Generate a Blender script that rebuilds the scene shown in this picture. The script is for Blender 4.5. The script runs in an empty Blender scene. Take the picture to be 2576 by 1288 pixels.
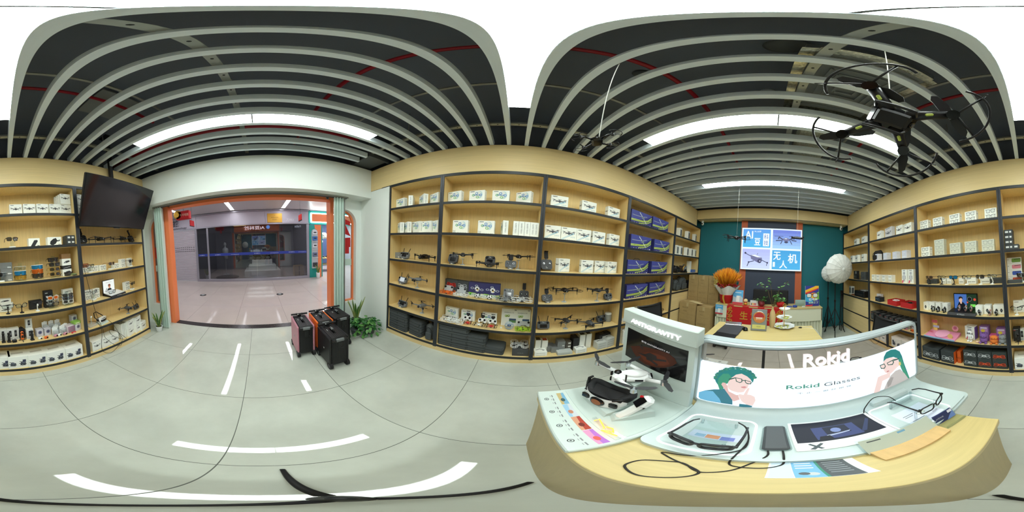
import bpy, math, random
from mathutils import Vector, Matrix, Euler
R = math.radians
random.seed(7)
SC = bpy.context.scene
COL = SC.collection

# ------------------------------------------------------------------ camera (360 degree panorama), world, exposure
CAMZ = 1.5
MROT = (Matrix.Rotation(R(1.16478), 3, 'Z') @ Matrix.Rotation(R(4.01852), 3, 'X') @ Matrix.Rotation(R(-2.32797), 3, 'Y'))
cd = bpy.data.cameras.new('camera')
cd.type = 'PANO'
try:
	cd.panorama_type = 'EQUIRECTANGULAR'
except Exception:
	cd.cycles.panorama_type = 'EQUIRECTANGULAR'
cd.clip_start = 0.01
cam = bpy.data.objects.new('camera', cd)
COL.objects.link(cam)
cam.matrix_world = Matrix.Translation((0, 0, CAMZ)) @ (MROT @ Matrix.Rotation(R(90), 3, 'Z') @ Matrix.Rotation(R(90), 3, 'X')).to_4x4()
SC.camera = cam
w = bpy.data.worlds.new('world')
SC.world = w
w.use_nodes = True
w.node_tree.nodes['Background'].inputs[0].default_value = (0.62, 0.66, 0.72, 1)
w.node_tree.nodes['Background'].inputs[1].default_value = 0.55
SC.view_settings.view_transform = 'Standard'
SC.view_settings.look = 'None'
SC.view_settings.exposure = 0.42
SC.view_settings.gamma = 1.0
SC.view_settings.use_curve_mapping = False

LEDPOWER = 22.0      # radiance of the ceiling strips

# ------------------------------------------------------------------ photo pixel -> place
K = 2 * math.pi / 2576
def ray(u, v):
	a = (u - 1932) * K
	e = (644 - v) * K
	return MROT @ Vector((math.sin(a) * math.cos(e), math.cos(a) * math.cos(e), math.sin(e)))
def at(u, v, x=None, y=None, z=None):
	d = ray(u, v)
	t = x / d.x if x is not None else y / d.y if y is not None else (z - CAMZ) / d.z
	p = d * t
	p.z += CAMZ
	return p
def along(u, v, r):
	p = ray(u, v) * r
	p.z += CAMZ
	return p

# ------------------------------------------------------------------ materials
def lin(c):
	c = c / 255.0
	return c / 12.92 if c <= 0.04045 else ((c + 0.055) / 1.055) ** 2.4
def rgb(c):
	return (lin(c[0]), lin(c[1]), lin(c[2]), 1.0)
MATS = {}
def mat(key, col=(200, 200, 200), rough=0.5, metal=0.0, emit=0.0, trans=0.0, alpha=1.0, spec=0.5, coat=0.0, tex=None, bump=0.0, ior=1.45):
	m = bpy.data.materials.new(key)
	m.use_nodes = True
	nt = m.node_tree
	b = nt.nodes['Principled BSDF']
	b.inputs['Base Color'].default_value = rgb(col)
	b.inputs['Roughness'].default_value = rough
	b.inputs['Metallic'].default_value = metal
	b.inputs['Specular IOR Level'].default_value = spec
	b.inputs['IOR'].default_value = ior
	b.inputs['Coat Weight'].default_value = coat
	b.inputs['Coat Roughness'].default_value = 0.05
	b.inputs['Transmission Weight'].default_value = trans
	b.inputs['Alpha'].default_value = alpha
	if emit:
		if emit <= 2: b.inputs['Base Color'].default_value = tuple(c * 0.15 for c in rgb(col)[:3]) + (1,)      # back-lit print: mostly its own light
		b.inputs['Emission Color'].default_value = rgb(col)
		b.inputs['Emission Strength'].default_value = emit
	if tex:
		kind, scale, amount = tex
		co = nt.nodes.new('ShaderNodeTexCoord')
		mp = nt.nodes.new('ShaderNodeMapping')
		mp.inputs['Scale'].default_value = scale
		nz = nt.nodes.new('ShaderNodeTexNoise')
		nz.inputs['Scale'].default_value = 1.0
		nz.inputs['Detail'].default_value = 5
		nz.inputs['Roughness'].default_value = 0.6
		rp = nt.nodes.new('ShaderNodeValToRGB')
		c = rgb(col)
		rp.color_ramp.elements[0].position = 0.3
		rp.color_ramp.elements[1].position = 0.7
		rp.color_ramp.elements[0].color = tuple(max(0, v * (1 - amount)) for v in c[:3]) + (1,)
		rp.color_ramp.elements[1].color = tuple(min(1, v * (1 + amount)) for v in c[:3]) + (1,)
		nt.links.new(co.outputs['Generated' if kind == 'gen' else 'Object'], mp.inputs[0])
		nt.links.new(mp.outputs[0], nz.inputs['Vector'])
		nt.links.new(nz.outputs['Fac'], rp.inputs[0])
		nt.links.new(rp.outputs[0], b.inputs['Base Color'])
		if bump:
			bp = nt.nodes.new('ShaderNodeBump')
			bp.inputs['Strength'].default_value = bump
			bp.inputs['Distance'].default_value = 0.002
			nt.links.new(nz.outputs['Fac'], bp.inputs['Height'])
			nt.links.new(bp.outputs[0], b.inputs['Normal'])
	MATS[key] = m
	return m
def M(key):
	"""a named material, or 'r,g,b' / 'r,g,b,e<strength>' for a plain print colour"""
	if key in MATS:
		return MATS[key]
	p = key.split(',')
	e = 0.0
	if len(p) > 3:
		e = float(p[3][1:]) * 0.72
	m = mat(key, tuple(int(q) for q in p[:3]), rough=0.5, emit=e)
	if e and e < 1: m.cycles.emission_sampling = 'NONE'      # weak print: seen, not sampled as a lamp
	return m

WOODC = (230, 205, 149)
mat('wood', WOODC, 0.45, tex=('obj', (3, 3, 60), 0.07), bump=0.05)
mat('wood_band', WOODC, 0.45, tex=('obj', (3, 2, 90), 0.06), bump=0.05)
mat('wood_in', (232, 205, 144), 0.5, tex=('obj', (60, 60, 3), 0.07), bump=0.05)
mat('wood_desk', (206, 186, 126), 0.38, tex=('obj', (4, 70, 10), 0.06), bump=0.03)
mat('wood_front', (182, 166, 120), 0.5, tex=('obj', (50, 4, 4), 0.05))
mat('edge', (38, 41, 44), 0.45)
mat('post', (44, 48, 54), 0.42)
mat('tile', (196, 201, 190), 0.025, spec=0.55, tex=('obj', (2.2, 2.2, 2.2), 0.10))
mat('grout', (95, 98, 92), 0.7)
mat('mall_tile', (196, 184, 178), 0.07, spec=0.6, tex=('obj', (1.5, 1.5, 1.5), 0.04))
mat('mall_grout', (120, 110, 108), 0.7)
mat('threshold', (52, 47, 47), 0.25, tex=('obj', (40, 40, 40), 0.2))
mat('wallwhite', (238, 244, 239), 0.6)
mat('slat', (218, 230, 236), 0.5, tex=('obj', (1, 30, 30), 0.03))
mat('ceil', (104, 110, 122), 0.85)
mat('rail', (150, 152, 146), 0.35, metal=0.6)
mat('redpipe', (150, 18, 34), 0.35)
mat('foil', (190, 185, 165), 0.22, metal=0.9, tex=('obj', (60, 60, 60), 0.5), bump=1.0)
mat('acgrey', (128, 132, 132), 0.5)
mat('led', (246, 255, 250), 0.4, emit=LEDPOWER)
mat('ledmall', (250, 252, 255), 0.4, emit=15.0)
mat('orange', (246, 136, 84), 0.4)
mat('doorgreen', (206, 226, 216), 0.45)
mat('teal', (34, 112, 122), 0.75, tex=('obj', (120, 120, 120), 0.05))
mat('navy', (70, 78, 96), 0.7, tex=('obj', (90, 90, 90), 0.05))
mat('rust', (206, 108, 70), 0.6)
mat('black', (20, 20, 22), 0.42)
mat('blackgloss', (12, 12, 14), 0.12)
mat('blackmat', (30, 30, 32), 0.7)
mat('screenoff', (24, 23, 24), 0.10, spec=0.6)
mat('dark', (48, 50, 53), 0.5)
mat('grey', (112, 116, 119), 0.45)
mat('greydk', (78, 82, 85), 0.5)
mat('greylt', (168, 173, 174), 0.45)
mat('casegrey', (74, 79, 80), 0.85, tex=('obj', (300, 300, 300), 0.12), bump=0.2)
mat('white', (236, 240, 236), 0.4)
mat('whitebox', (246, 249, 242), 0.5)
mat('whitegloss', (240, 243, 242), 0.18)
mat('cream', (226, 228, 204), 0.5)
mat('silver', (190, 198, 202), 0.25, metal=0.85)
mat('chrome', (215, 218, 220), 0.08, metal=1.0)
mat('mirror', (208, 196, 194), 0.02, metal=1.0)
mat('kraft', (172, 146, 98), 0.75, tex=('obj', (14, 14, 14), 0.06))
mat('kraftdk', (112, 92, 58), 0.75)
mat('clearplastic', (225, 232, 232), 0.15, alpha=0.35, spec=0.6)
def glassmat(key, tint, refl, rough=0.0, ior=1.5):
	m = bpy.data.materials.new(key)
	m.use_nodes = True
	nt = m.node_tree
	nt.nodes.clear()
	out = nt.nodes.new('ShaderNodeOutputMaterial')
	mx = nt.nodes.new('ShaderNodeMixShader')
	tr = nt.nodes.new('ShaderNodeBsdfTransparent')
	gl = nt.nodes.new('ShaderNodeBsdfGlossy')
	lw = nt.nodes.new('ShaderNodeFresnel')
	lw.inputs[0].default_value = ior
	ad = nt.nodes.new('ShaderNodeMath')
	ad.inputs[1].default_value = refl
	tr.inputs[0].default_value = rgb(tint)
	gl.inputs['Roughness'].default_value = rough
	gl.inputs[0].default_value = (0.9, 0.9, 0.92, 1)
	nt.links.new(lw.outputs[0], ad.inputs[0])
	nt.links.new(ad.outputs[0], mx.inputs[0])
	nt.links.new(tr.outputs[0], mx.inputs[1])
	nt.links.new(gl.outputs[0], mx.inputs[2])
	nt.links.new(mx.outputs[0], out.inputs[0])
	MATS[key] = m
glassmat('glasspane', (238, 244, 244), 0.02)
glassmat('shopglass', (208, 210, 216), 0.05)
glassmat('acrylic', (244, 248, 248), 0.03, ior=1.06)
glassmat('lensclear', (225, 236, 238), 0.08)
mat('lensdark', (28, 28, 30), 0.06, alpha=0.92, spec=0.8)
mat('lensblue', (50, 140, 190), 0.08, metal=0.5)
mat('lensorange', (215, 108, 40), 0.08, metal=0.45)
mat('lensgold', (190, 150, 60), 0.08, metal=0.5)
mat('pink', (205, 142, 158), 0.4)
mat('orangegloss', (236, 110, 32), 0.3)
mat('red', (198, 26, 32), 0.5)
mat('gold', (212, 164, 62), 0.4, metal=0.3)
mat('leaf', (44, 104, 46), 0.45)
mat('leaflt', (92, 146, 70), 0.45)
mat('leafedge', (176, 182, 104), 0.45)
mat('soil', (60, 46, 34), 0.9)
mat('purplepanel', (190, 184, 196), 0.35)
mat('shutter', (206, 198, 206), 0.4)
mat('alum', (170, 168, 178), 0.3, metal=0.5)
mat('mallceil', (196, 190, 192), 0.35)
mat('fabricwhite', (232, 234, 230), 0.8, tex=('obj', (20, 20, 20), 0.03))
mat('cable', (28, 26, 22), 0.5)
mat('rope', (190, 190, 182), 0.6)
mat('skin', (232, 190, 172), 0.6)
mat('meshblack', (30, 31, 33), 0.9)
mat('wrap', (150, 156, 158), 0.15, alpha=0.55)

# ------------------------------------------------------------------ mesh builder
class MB:
	def __init__(s):
		s.v = []; s.f = []; s.m = []; s.sm = []; s.T = None
	def _add(s, vs, fs, m, smooth=False):
		o = len(s.v)
		if s.T is not None:
			vs = [s.T @ Vector(q) for q in vs]
		s.v += [tuple(q) for q in vs]
		for k, f in enumerate(fs):
			s.f.append(tuple(o + i for i in f))
			s.m.append(m if isinstance(m, str) else m[k])
			s.sm.append(smooth)
		return s
	def box(s, c, d, m='white', b=0.0):
		x, y, z = c
		a, e, h = d[0] / 2, d[1] / 2, d[2] / 2
		if b <= 0:
			vs = [(x + i * a, y + j * e, z + k * h) for i in (-1, 1) for j in (-1, 1) for k in (-1, 1)]
			fs = [(0, 1, 3, 2), (4, 6, 7, 5), (0, 4, 5, 1), (2, 3, 7, 6), (0, 2, 6, 4), (1, 5, 7, 3)]
			return s._add(vs, fs, m)
		b = min(b, a * 0.95, e * 0.95, h * 0.95)
		vs = []; ix = {}
		for i in (-1, 1):
			for j in (-1, 1):
				for k in (-1, 1):
					for ax in range(3):
						ix[(i, j, k, ax)] = len(vs)
						vs.append((x + i * (a if ax == 0 else a - b), y + j * (e if ax == 1 else e - b), z + k * (h if ax == 2 else h - b)))
		fs = []
		for ax in range(3):
			u, w_ = [q for q in range(3) if q != ax]
			for sg in (-1, 1):
				f = []
				for p, q in ((-1, -1), (1, -1), (1, 1), (-1, 1)):
					t = [0, 0, 0]; t[ax] = sg; t[u] = p; t[w_] = q
					f.append(ix[(t[0], t[1], t[2], ax)])
				fs.append(tuple(f))
			for p in (-1, 1):
				for q in (-1, 1):
					t0 = [0, 0, 0]; t1 = [0, 0, 0]
					t0[ax] = -1; t1[ax] = 1
					t0[u] = t1[u] = p; t0[w_] = t1[w_] = q
					fs.append((ix[tuple(t0) + (u,)], ix[tuple(t1) + (u,)], ix[tuple(t1) + (w_,)], ix[tuple(t0) + (w_,)]))
		for i in (-1, 1):
			for j in (-1, 1):
				for k in (-1, 1):
					fs.append((ix[(i, j, k, 0)], ix[(i, j, k, 1)], ix[(i, j, k, 2)]))
		return s._add(vs, fs, m)
	def bar(s, p0, p1, w_, h, m='white', up=(0, 0, 1)):
		"""box beam from p0 to p1, w_ wide (sideways) and h high (along up)"""
		p0 = Vector(p0); p1 = Vector(p1); d = (p1 - p0).normalized()
		r = d.cross(Vector(up))
		r = r.normalized() if r.length > 1e-6 else Vector((1, 0, 0))
		q = r.cross(d)
		vs = [p + r * i * w_ / 2 + q * j * h / 2 for p in (p0, p1) for i, j in ((-1, -1), (1, -1), (1, 1), (-1, 1))]
		return s._add(vs, [(3, 2, 1, 0), (4, 5, 6, 7), (0, 1, 5, 4), (1, 2, 6, 5), (2, 3, 7, 6), (3, 0, 4, 7)], m)
	def cyl(s, p0, p1, r0, r1=None, n=14, m='white', caps=True):
		r1 = r0 if r1 is None else r1
		p0 = Vector(p0); p1 = Vector(p1); d = (p1 - p0)
		a = d.orthogonal().normalized(); b = d.normalized().cross(a)
		vs = []
		for p, r in ((p0, r0), (p1, r1)):
			for i in range(n):
				t = 2 * math.pi * i / n
				vs.append(p + (a * math.cos(t) + b * math.sin(t)) * r)
		s._add(vs, [(i, (i + 1) % n, n + (i + 1) % n, n + i) for i in range(n)], m, True)
		if caps:
			s._add(vs, [tuple(range(n - 1, -1, -1)), tuple(range(n, 2 * n))], m)
		return s
	def tube(s, pts, r, n=8, m='white', closed=False):
		pts = [Vector(p) for p in pts]
		k = len(pts)
		rs = r if isinstance(r, (list, tuple)) else [r] * k
		vs = []; prev = None
		for i, p in enumerate(pts):
			if closed:
				t = pts[(i + 1) % k] - pts[i - 1]
			else:
				t = pts[min(i + 1, k - 1)] - pts[max(i - 1, 0)]
			t = t.normalized() if t.length > 1e-9 else Vector((0, 0, 1))
			a = t.orthogonal().normalized() if prev is None else (prev - t * prev.dot(t))
			if a.length < 1e-6:
				a = t.orthogonal()
			a = a.normalized(); prev = a
			b = t.cross(a)
			for j in range(n):
				g = 2 * math.pi * j / n
				vs.append(p + (a * math.cos(g) + b * math.sin(g)) * rs[i])
		fs = []
		for i in range(k if closed else k - 1):
			i2 = (i + 1) % k
			for j in range(n):
				j2 = (j + 1) % n
				fs.append((i * n + j, i * n + j2, i2 * n + j2, i2 * n + j))
		if not closed:
			fs += [tuple(range(n - 1, -1, -1)), tuple(range((k - 1) * n, k * n))]
		return s._add(vs, fs, m, True)
	def lathe(s, prof, c=(0, 0, 0), n=20, m='white', axis='z', smooth=True):
		vs = []
		for r, z in prof:
			for i in range(n):
				t = 2 * math.pi * i / n
				p = (r * math.cos(t), r * math.sin(t), z)
				if axis == 'y': p = (p[0], -p[2], p[1])
				if axis == 'x': p = (p[2], p[0], p[1])
				vs.append((c[0] + p[0], c[1] + p[1], c[2] + p[2]))
		fs = []
		for k in range(len(prof) - 1):
			for i in range(n):
				j = (i + 1) % n
				fs.append((k * n + i, k * n + j, (k + 1) * n + j, (k + 1) * n + i))
		ms = m if isinstance(m, str) else [m[k] for k in range(len(prof) - 1) for _ in range(n)]
		s._add(vs, fs, ms, smooth)
		e = m if isinstance(m, str) else m[0]
		if prof[0][0] > 1e-5: s._add(vs, [tuple(range(n - 1, -1, -1))], e)
		e = m if isinstance(m, str) else m[-1]
		if prof[-1][0] > 1e-5: s._add(vs, [tuple(range((len(prof) - 1) * n, len(prof) * n))], e)
		return s
	def ell(s, c, r, m='white', nu=14, nv=9):
		vs = []
		for j in range(nv + 1):
			ph = math.pi * j / nv
			for i in range(nu):
				t = 2 * math.pi * i / nu
				vs.append((c[0] + r[0] * math.sin(ph) * math.cos(t), c[1] + r[1] * math.sin(ph) * math.sin(t), c[2] - r[2] * math.cos(ph)))
		fs = [(j * nu + i, j * nu + (i + 1) % nu, (j + 1) * nu + (i + 1) % nu, (j + 1) * nu + i) for j in range(nv) for i in range(nu)]
		return s._add(vs, fs, m, True)
	def prism(s, poly, a, b, m='white', ax='y'):
		"""extrude a 2-D outline from a to b; ax='y': outline in xz, 'z': xy, 'x': yz"""
		n = len(poly)
		def P(p, t):
			return (p[0], t, p[1]) if ax == 'y' else (p[0], p[1], t) if ax == 'z' else (t, p[0], p[1])
		vs = [P(p, a) for p in poly] + [P(p, b) for p in poly]
		fs = [(i, (i + 1) % n, n + (i + 1) % n, n + i) for i in range(n)]
		fs += [tuple(range(n - 1, -1, -1)), tuple(range(n, 2 * n))]
		return s._add(vs, fs, m)
	def poly(s, pts, m='white'):
		return s._add(pts, [tuple(range(len(pts)))], m)
	def grid(s, fn, nu, nv, m='white', smooth=True):
		vs = [fn(i / nu, j / nv) for j in range(nv + 1) for i in range(nu + 1)]
		fs = [(j * (nu + 1) + i, j * (nu + 1) + i + 1, (j + 1) * (nu + 1) + i + 1, (j + 1) * (nu + 1) + i) for j in range(nv) for i in range(nu)]
		return s._add(vs, fs, m, smooth)
	def mesh(s, name):
		me = bpy.data.meshes.new(name)
		me.from_pydata(s.v, [], s.f)
		keys = []
		idx = []
		for k in s.m:
			if k not in keys: keys.append(k)
			idx.append(keys.index(k))
		for k in keys: me.materials.append(M(k))
		me.polygons.foreach_set('material_index', idx)
		me.polygons.foreach_set('use_smooth', s.sm)
		me.update()
		return me

# ------------------------------------------------------------------ objects
def setp(o, label=None, cat=None, group=None, kind=None):
	if label: o['label'] = label
	if cat: o['category'] = cat
	if group: o['group'] = group
	if kind: o['kind'] = kind
	return o
def link(name, data, parent=None, loc=None, rz=0, scale=None):
	o = bpy.data.objects.new(name, data)
	COL.objects.link(o)
	if parent: o.parent = parent
	if loc is not None: o.location = loc
	if rz: o.rotation_euler = (0, 0, rz)
	if scale is not None: o.scale = scale if isinstance(scale, (tuple, list)) else (scale,) * 3
	return o
def empty(name, label, cat, loc=(0, 0, 0), rz=0, group=None, scale=None):
	o = link(name, None, None, loc, rz, scale)
	o.empty_display_size = 0.05
	return setp(o, label, cat, group)
def part(name, mb, parent, label=None, loc=None, rz=0):
	o = link(name, mb.mesh(name) if isinstance(mb, MB) else mb, parent, loc, rz)
	if label: o['label'] = label
	return o
def single(name, mb, label, cat, loc=(0, 0, 0), rz=0, group=None, kind=None, scale=None):
	o = link(name, mb.mesh(name) if isinstance(mb, MB) else mb, None, loc, rz, scale)
	return setp(o, label, cat, group, kind)
def struct(name, mb, parent=None, label=None):
	o = link(name, mb.mesh(name), parent)
	if parent is None: o['kind'] = 'structure'
	if label: o['label'] = label
	return o
class Proto:
	"""a thing's parts, made once and placed as often as wanted (copies share the mesh data)"""
	def __init__(s):
		s.parts = []
	def add(s, name, mb, *subs):
		me = mb.mesh(name) if isinstance(mb, MB) else mb
		s.parts.append((name, me, [(n, b.mesh(n) if isinstance(b, MB) else b) for n, b in subs]))
		return s
	def put(s, name, label, cat, loc, rz=0, group=None, scale=None, rot=None):
		e = empty(name, label, cat, loc, rz, group, scale)
		if rot is not None: e.rotation_euler = rot
		for n, me, subs in s.parts:
			o = link(n, me, e)
			for n2, m2 in subs: link(n2, m2, o)
		return e

# ------------------------------------------------------------------ flat print (2-D shapes) and lettering
def disc(cx, cy, r, n=16, ry=None):
	ry = r if ry is None else ry
	return [(cx + r * math.cos(2 * math.pi * i / n), cy + ry * math.sin(2 * math.pi * i / n)) for i in range(n)]
def rrect(x0, y0, x1, y1, r, n=4):
	r = min(r, abs(x1 - x0) / 2, abs(y1 - y0) / 2)
	o = []
	for cx, cy, a in ((x1 - r, y1 - r, 0), (x0 + r, y1 - r, 90), (x0 + r, y0 + r, 180), (x1 - r, y0 + r, 270)):
		for i in range(n + 1):
			t = R(a + 90 * i / n)
			o.append((cx + r * math.cos(t), cy + r * math.sin(t)))
	return o
def rect(x0, y0, x1, y1):
	return [(x0, y0), (x1, y0), (x1, y1), (x0, y1)]
def strip(pts, w0, w1=None):
	"""a band along a 2-D line"""
	w1 = w0 if w1 is None else w1
	L = []; Rr = []
	n = len(pts)
	for i, p in enumerate(pts):
		a = pts[max(i - 1, 0)]; b = pts[min(i + 1, n - 1)]
		dx, dy = b[0] - a[0], b[1] - a[1]
		q = math.hypot(dx, dy) or 1
		wd = (w0 + (w1 - w0) * i / (n - 1)) / 2
		L.append((p[0] - dy / q * wd, p[1] + dx / q * wd)); Rr.append((p[0] + dy / q * wd, p[1] - dx / q * wd))
	return L + Rr[::-1]
def arc(cx, cy, r, a0, a1, n=10, ry=None):
	ry = r if ry is None else ry
	return [(cx + r * math.cos(R(a0 + (a1 - a0) * i / n)), cy + ry * math.sin(R(a0 + (a1 - a0) * i / n))) for i in range(n + 1)]
def ring(cx, cy, r0, r1, n=18, ry=1.0):
	a = [(cx + r1 * math.cos(2 * math.pi * i / n), cy + ry * r1 * math.sin(2 * math.pi * i / n)) for i in range(n + 1)]
	b = [(cx + r0 * math.cos(2 * math.pi * i / n), cy + ry * r0 * math.sin(2 * math.pi * i / n)) for i in range(n + 1)]
	return a + b[::-1]
def hoop(outer, inner):
	return outer + [outer[0], inner[0]] + inner[::-1]
def xf(polys, sx=1, sy=1, dx=0, dy=0, rot=0):
	c, q = math.cos(R(rot)), math.sin(R(rot))
	return [(k, [((x * c - y * q) * sx + dx, (x * q + y * c) * sy + dy) for x, y in p]) for k, p in polys]
def paint(mb, polys, T, lift=0.00025, base=0.0006):
	"""polys: [(material, outline)] laid on the plane of T (x right, y up, z out), later ones above earlier ones"""
	old = mb.T
	for i, (k, p) in enumerate(polys):
		mb.T = (old if old is not None else Matrix.Identity(4)) @ T
		mb.poly([(x, y, base + lift * i) for x, y in p], k)
	mb.T = old
	return mb
def face_front(y, x0=0, z0=0):      # plane facing -Y
	return Matrix(((1, 0, 0, x0), (0, 0, -1, y), (0, 1, 0, z0), (0, 0, 0, 1)))
def face_right(x, y0=0, z0=0):      # plane facing +X, read from outside
	return Matrix(((0, 0, 1, x), (1, 0, 0, y0), (0, 1, 0, z0), (0, 0, 0, 1)))
def face_left(x, y0=0, z0=0):
	return Matrix(((0, 0, -1, x), (-1, 0, 0, y0), (0, 1, 0, z0), (0, 0, 0, 1)))
def face_top(z, x0=0, y0=0):
	return Matrix(((1, 0, 0, x0), (0, 1, 0, y0), (0, 0, 1, z), (0, 0, 0, 1)))
TXT = {}
def text_polys(body, bold=0.0, thick=0.0, spacing=1.0, shear=0.0):
	key = (body, bold, thick, spacing, shear)
	if key not in TXT:
		c = bpy.data.curves.new('txt', 'FONT')
		c.body = body
		c.offset = bold
		c.extrude = thick
		c.space_character = spacing
		c.shear = shear
		c.align_x = 'CENTER'; c.align_y = 'CENTER'
		c.resolution_u = 3
		o = bpy.data.objects.new('txt', c)
		COL.objects.link(o)
		bpy.context.view_layer.update()
		dg = bpy.context.evaluated_depsgraph_get()
		me = bpy.data.meshes.new_from_object(o.evaluated_get(dg))
		vs = [tuple(v.co) for v in me.vertices]
		fs = [tuple(p.vertices) for p in me.polygons]
		xs = [v[0] for v in vs] or [0]; ys = [v[1] for v in vs] or [0]
		x0, x1, y0, y1 = min(xs), max(xs), min(ys), max(ys)
		vs = [(v[0] - (x0 + x1) / 2, v[1] - (y0 + y1) / 2, v[2] + thick) for v in vs]
		TXT[key] = (vs, fs, max(x1 - x0, 1e-6), max(y1 - y0, 1e-6))
		bpy.data.objects.remove(o)
		bpy.data.meshes.remove(me)
		bpy.data.curves.remove(c)
	return TXT[key]
def write(mb, body, T, m, w_=None, h=None, at2=(0, 0), bold=0.0, thick=0.0, lift=0.0014, rot=0, spacing=1.0, shear=0.0):
	"""lettering centred at at2 on the plane of T, w_ wide or h high (both: stretched)"""
	vs, fs, tw, th = text_polys(body, bold, thick, spacing, shear)
	sx = w_ / tw if w_ else None
	sy = h / th if h else None
	sx = sx or sy; sy = sy or sx
	old = mb.T
	mb.T = (old if old is not None else Matrix.Identity(4)) @ T @ Matrix.Translation((at2[0], at2[1], lift)) @ Matrix.Rotation(R(rot), 4, 'Z') @ Matrix.Diagonal((sx, sy, sx, 1))
	mb._add(vs, fs, m)
	mb.T = old
	return mb
# ================================================================== the room
FX = 1.80            # shelf fronts
BX = 2.08            # shelf backs
YB = 3.84            # back wall
LV = [0.090, 0.485, 0.871, 1.257, 1.646, 2.034]      # shelf edges
ZS = [z + 0.012 for z in LV]                          # shelf top faces
TOPZ = 2.415
POSTS_L = [-1.771, -0.907, 0.275, 1.450, 2.636, 3.815]
POSTS_R = [-2.123, -0.920, 0.270, 1.450, 2.640, 3.812]

def tiles(parent, xs, ys, m, gap=0.004, th=0.02, hole=None):
	cache = {}
	for i in range(len(xs) - 1):
		for j in range(len(ys) - 1):
			a, b, c, d = xs[i] + gap / 2, xs[i + 1] - gap / 2, ys[j] + gap / 2, ys[j + 1] - gap / 2
			k = (round(b - a, 4), round(d - c, 4))
			if k not in cache:
				cache[k] = MB().box((0, 0, -th / 2), (b - a, d - c, th), m, 0.0008).mesh('tile')
			link('tile', cache[k], parent, ((a + b) / 2, (c + d) / 2, 0))
fl = struct('floor', MB().box((0, 0.52, -0.032), (4.2, 6.66, 0.06), 'grout'))
tiles(fl, [-2.10, -1.355, -0.586, 0.172, 0.922, 1.69, 2.10], [-2.655, -1.873, -1.095, -0.322, 0.482, 1.262, 2.042, 2.822, 3.602, 3.84], 'tile')
struct('trim_1', MB().box((0.15, -2.73, -0.010), (3.5, 0.142, 0.021), 'threshold', 0.002), label='dark stone threshold strip')
mf = struct('floor_mall', MB().box((0.5, -6.4, -0.032), (17, 7.19, 0.06), 'mall_grout'))
tiles(mf, [-8, -6.4, -5.4, -4.4, -3.4, -2.4, -1.45, -0.48, 0.49, 1.46, 2.13, 3.1, 4.1, 5.1, 6.1, 7.1, 9], [-9.99, -8.9, -7.9, -6.65, -5.68, -4.71, -3.74, -2.805], 'mall_tile')

# walls
struct('wall_left', MB().box((-2.16, 0.52, 1.75), (0.12, 6.66, 3.5), 'wallwhite'))
struct('wall_right', MB().box((2.16, 0.52, 1.75), (0.12, 6.66, 3.5), 'wallwhite'))
struct('wall_back', MB().box((0, YB + 0.06, 1.75), (4.4, 0.12, 3.5), 'teal'))
struct('ceiling', MB().box((0, 0.52, 3.50), (4.4, 6.9, 0.08), 'ceil'))
# dark painted zone above the fascia
struct('wall_upper', MB().box((-2.095, 0.5, 3.15), (0.01, 6.6, 0.62), 'ceil').box((2.095, 0.5, 3.15), (0.01, 6.6, 0.62), 'ceil').box((0, 3.83, 3.15), (4.2, 0.01, 0.62), 'ceil').box((0, -2.58, 3.15), (4.2, 0.01, 0.60), 'ceil'))
# wooden fascia over the shelves and the soffit at the back
struct('trim_left', MB().box((-(FX + 0.14), 0.66, 2.636), (0.28, 5.76, 0.405), 'wood_band').box((-FX - 0.1385, 0.8, 2.43), (0.28, 5.5, 0.012), 'edge'), label='wooden fascia over the shelves')
struct('trim_right', MB().box((FX + 0.14, 0.66, 2.636), (0.28, 5.76, 0.405), 'wood_band').box((FX + 0.1385, 0.8, 2.43), (0.28, 5.5, 0.012), 'edge'), label='wooden fascia over the shelves')
struct('trim_back', MB().box((0, 3.69, 2.716), (2 * FX - 0.004, 0.29, 0.245), 'wood_band').box((0, 3.546, 2.594), (2 * FX - 0.006, 0.01, 0.008), 'edge'), label='wooden soffit above the teal wall')

# entrance header, recess walls with arched windows
struct('wall_header', MB().box((0, -2.38, 2.577), (4.2, 0.32, 0.555), 'wallwhite'))
struct('wall_return', MB().box((-1.95, -2.17, 1.15), (0.30, 0.77, 2.30), 'wallwhite').box((-1.95, -2.0, 2.36), (0.299, 0.43, 0.13), 'wallwhite').box((2.09, -2.35, 1.15), (0.04, 0.42, 2.30), 'wallwhite'))
def arch_wall(name, x_out, x_in, z0, z1, xw0, xw1, ax):
	"""recess wall from xw0 to xw1 with a window from x_out (round shoulder) to x_in"""
	mb = MB()
	ya, yb = -2.62, -2.50
	lo, hi = min(x_out, x_in), max(x_out, x_in)
	mb.prism(rect(min(xw0, xw1), 0, lo, 2.30), ya, yb, 'wallwhite')
	mb.prism(rect(hi, 0, max(xw0, xw1), 2.30), ya, yb, 'wallwhite')
	mb.prism(rect(lo, 0, hi, z0), ya, yb, 'wallwhite')
	n = 10
	cur = []
	for i in range(n + 1):
		t = math.pi / 2 * i / n
		cur.append((ax + (x_out - ax) * math.cos(t), z1 - 0.25 + 0.25 * math.sin(t)))
	for i in range(n):
		(a0, b0), (a1, b1) = cur[i], cur[i + 1]
		mb.prism([(a0, b0), (a1, b1), (a1, 2.30), (a0, 2.30)], ya, yb, 'wallwhite')
	mb.prism(rect(min(ax, x_in), z1, max(ax, x_in), 2.30), ya, yb, 'wallwhite')
	struct(name, mb)
	return cur
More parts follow.
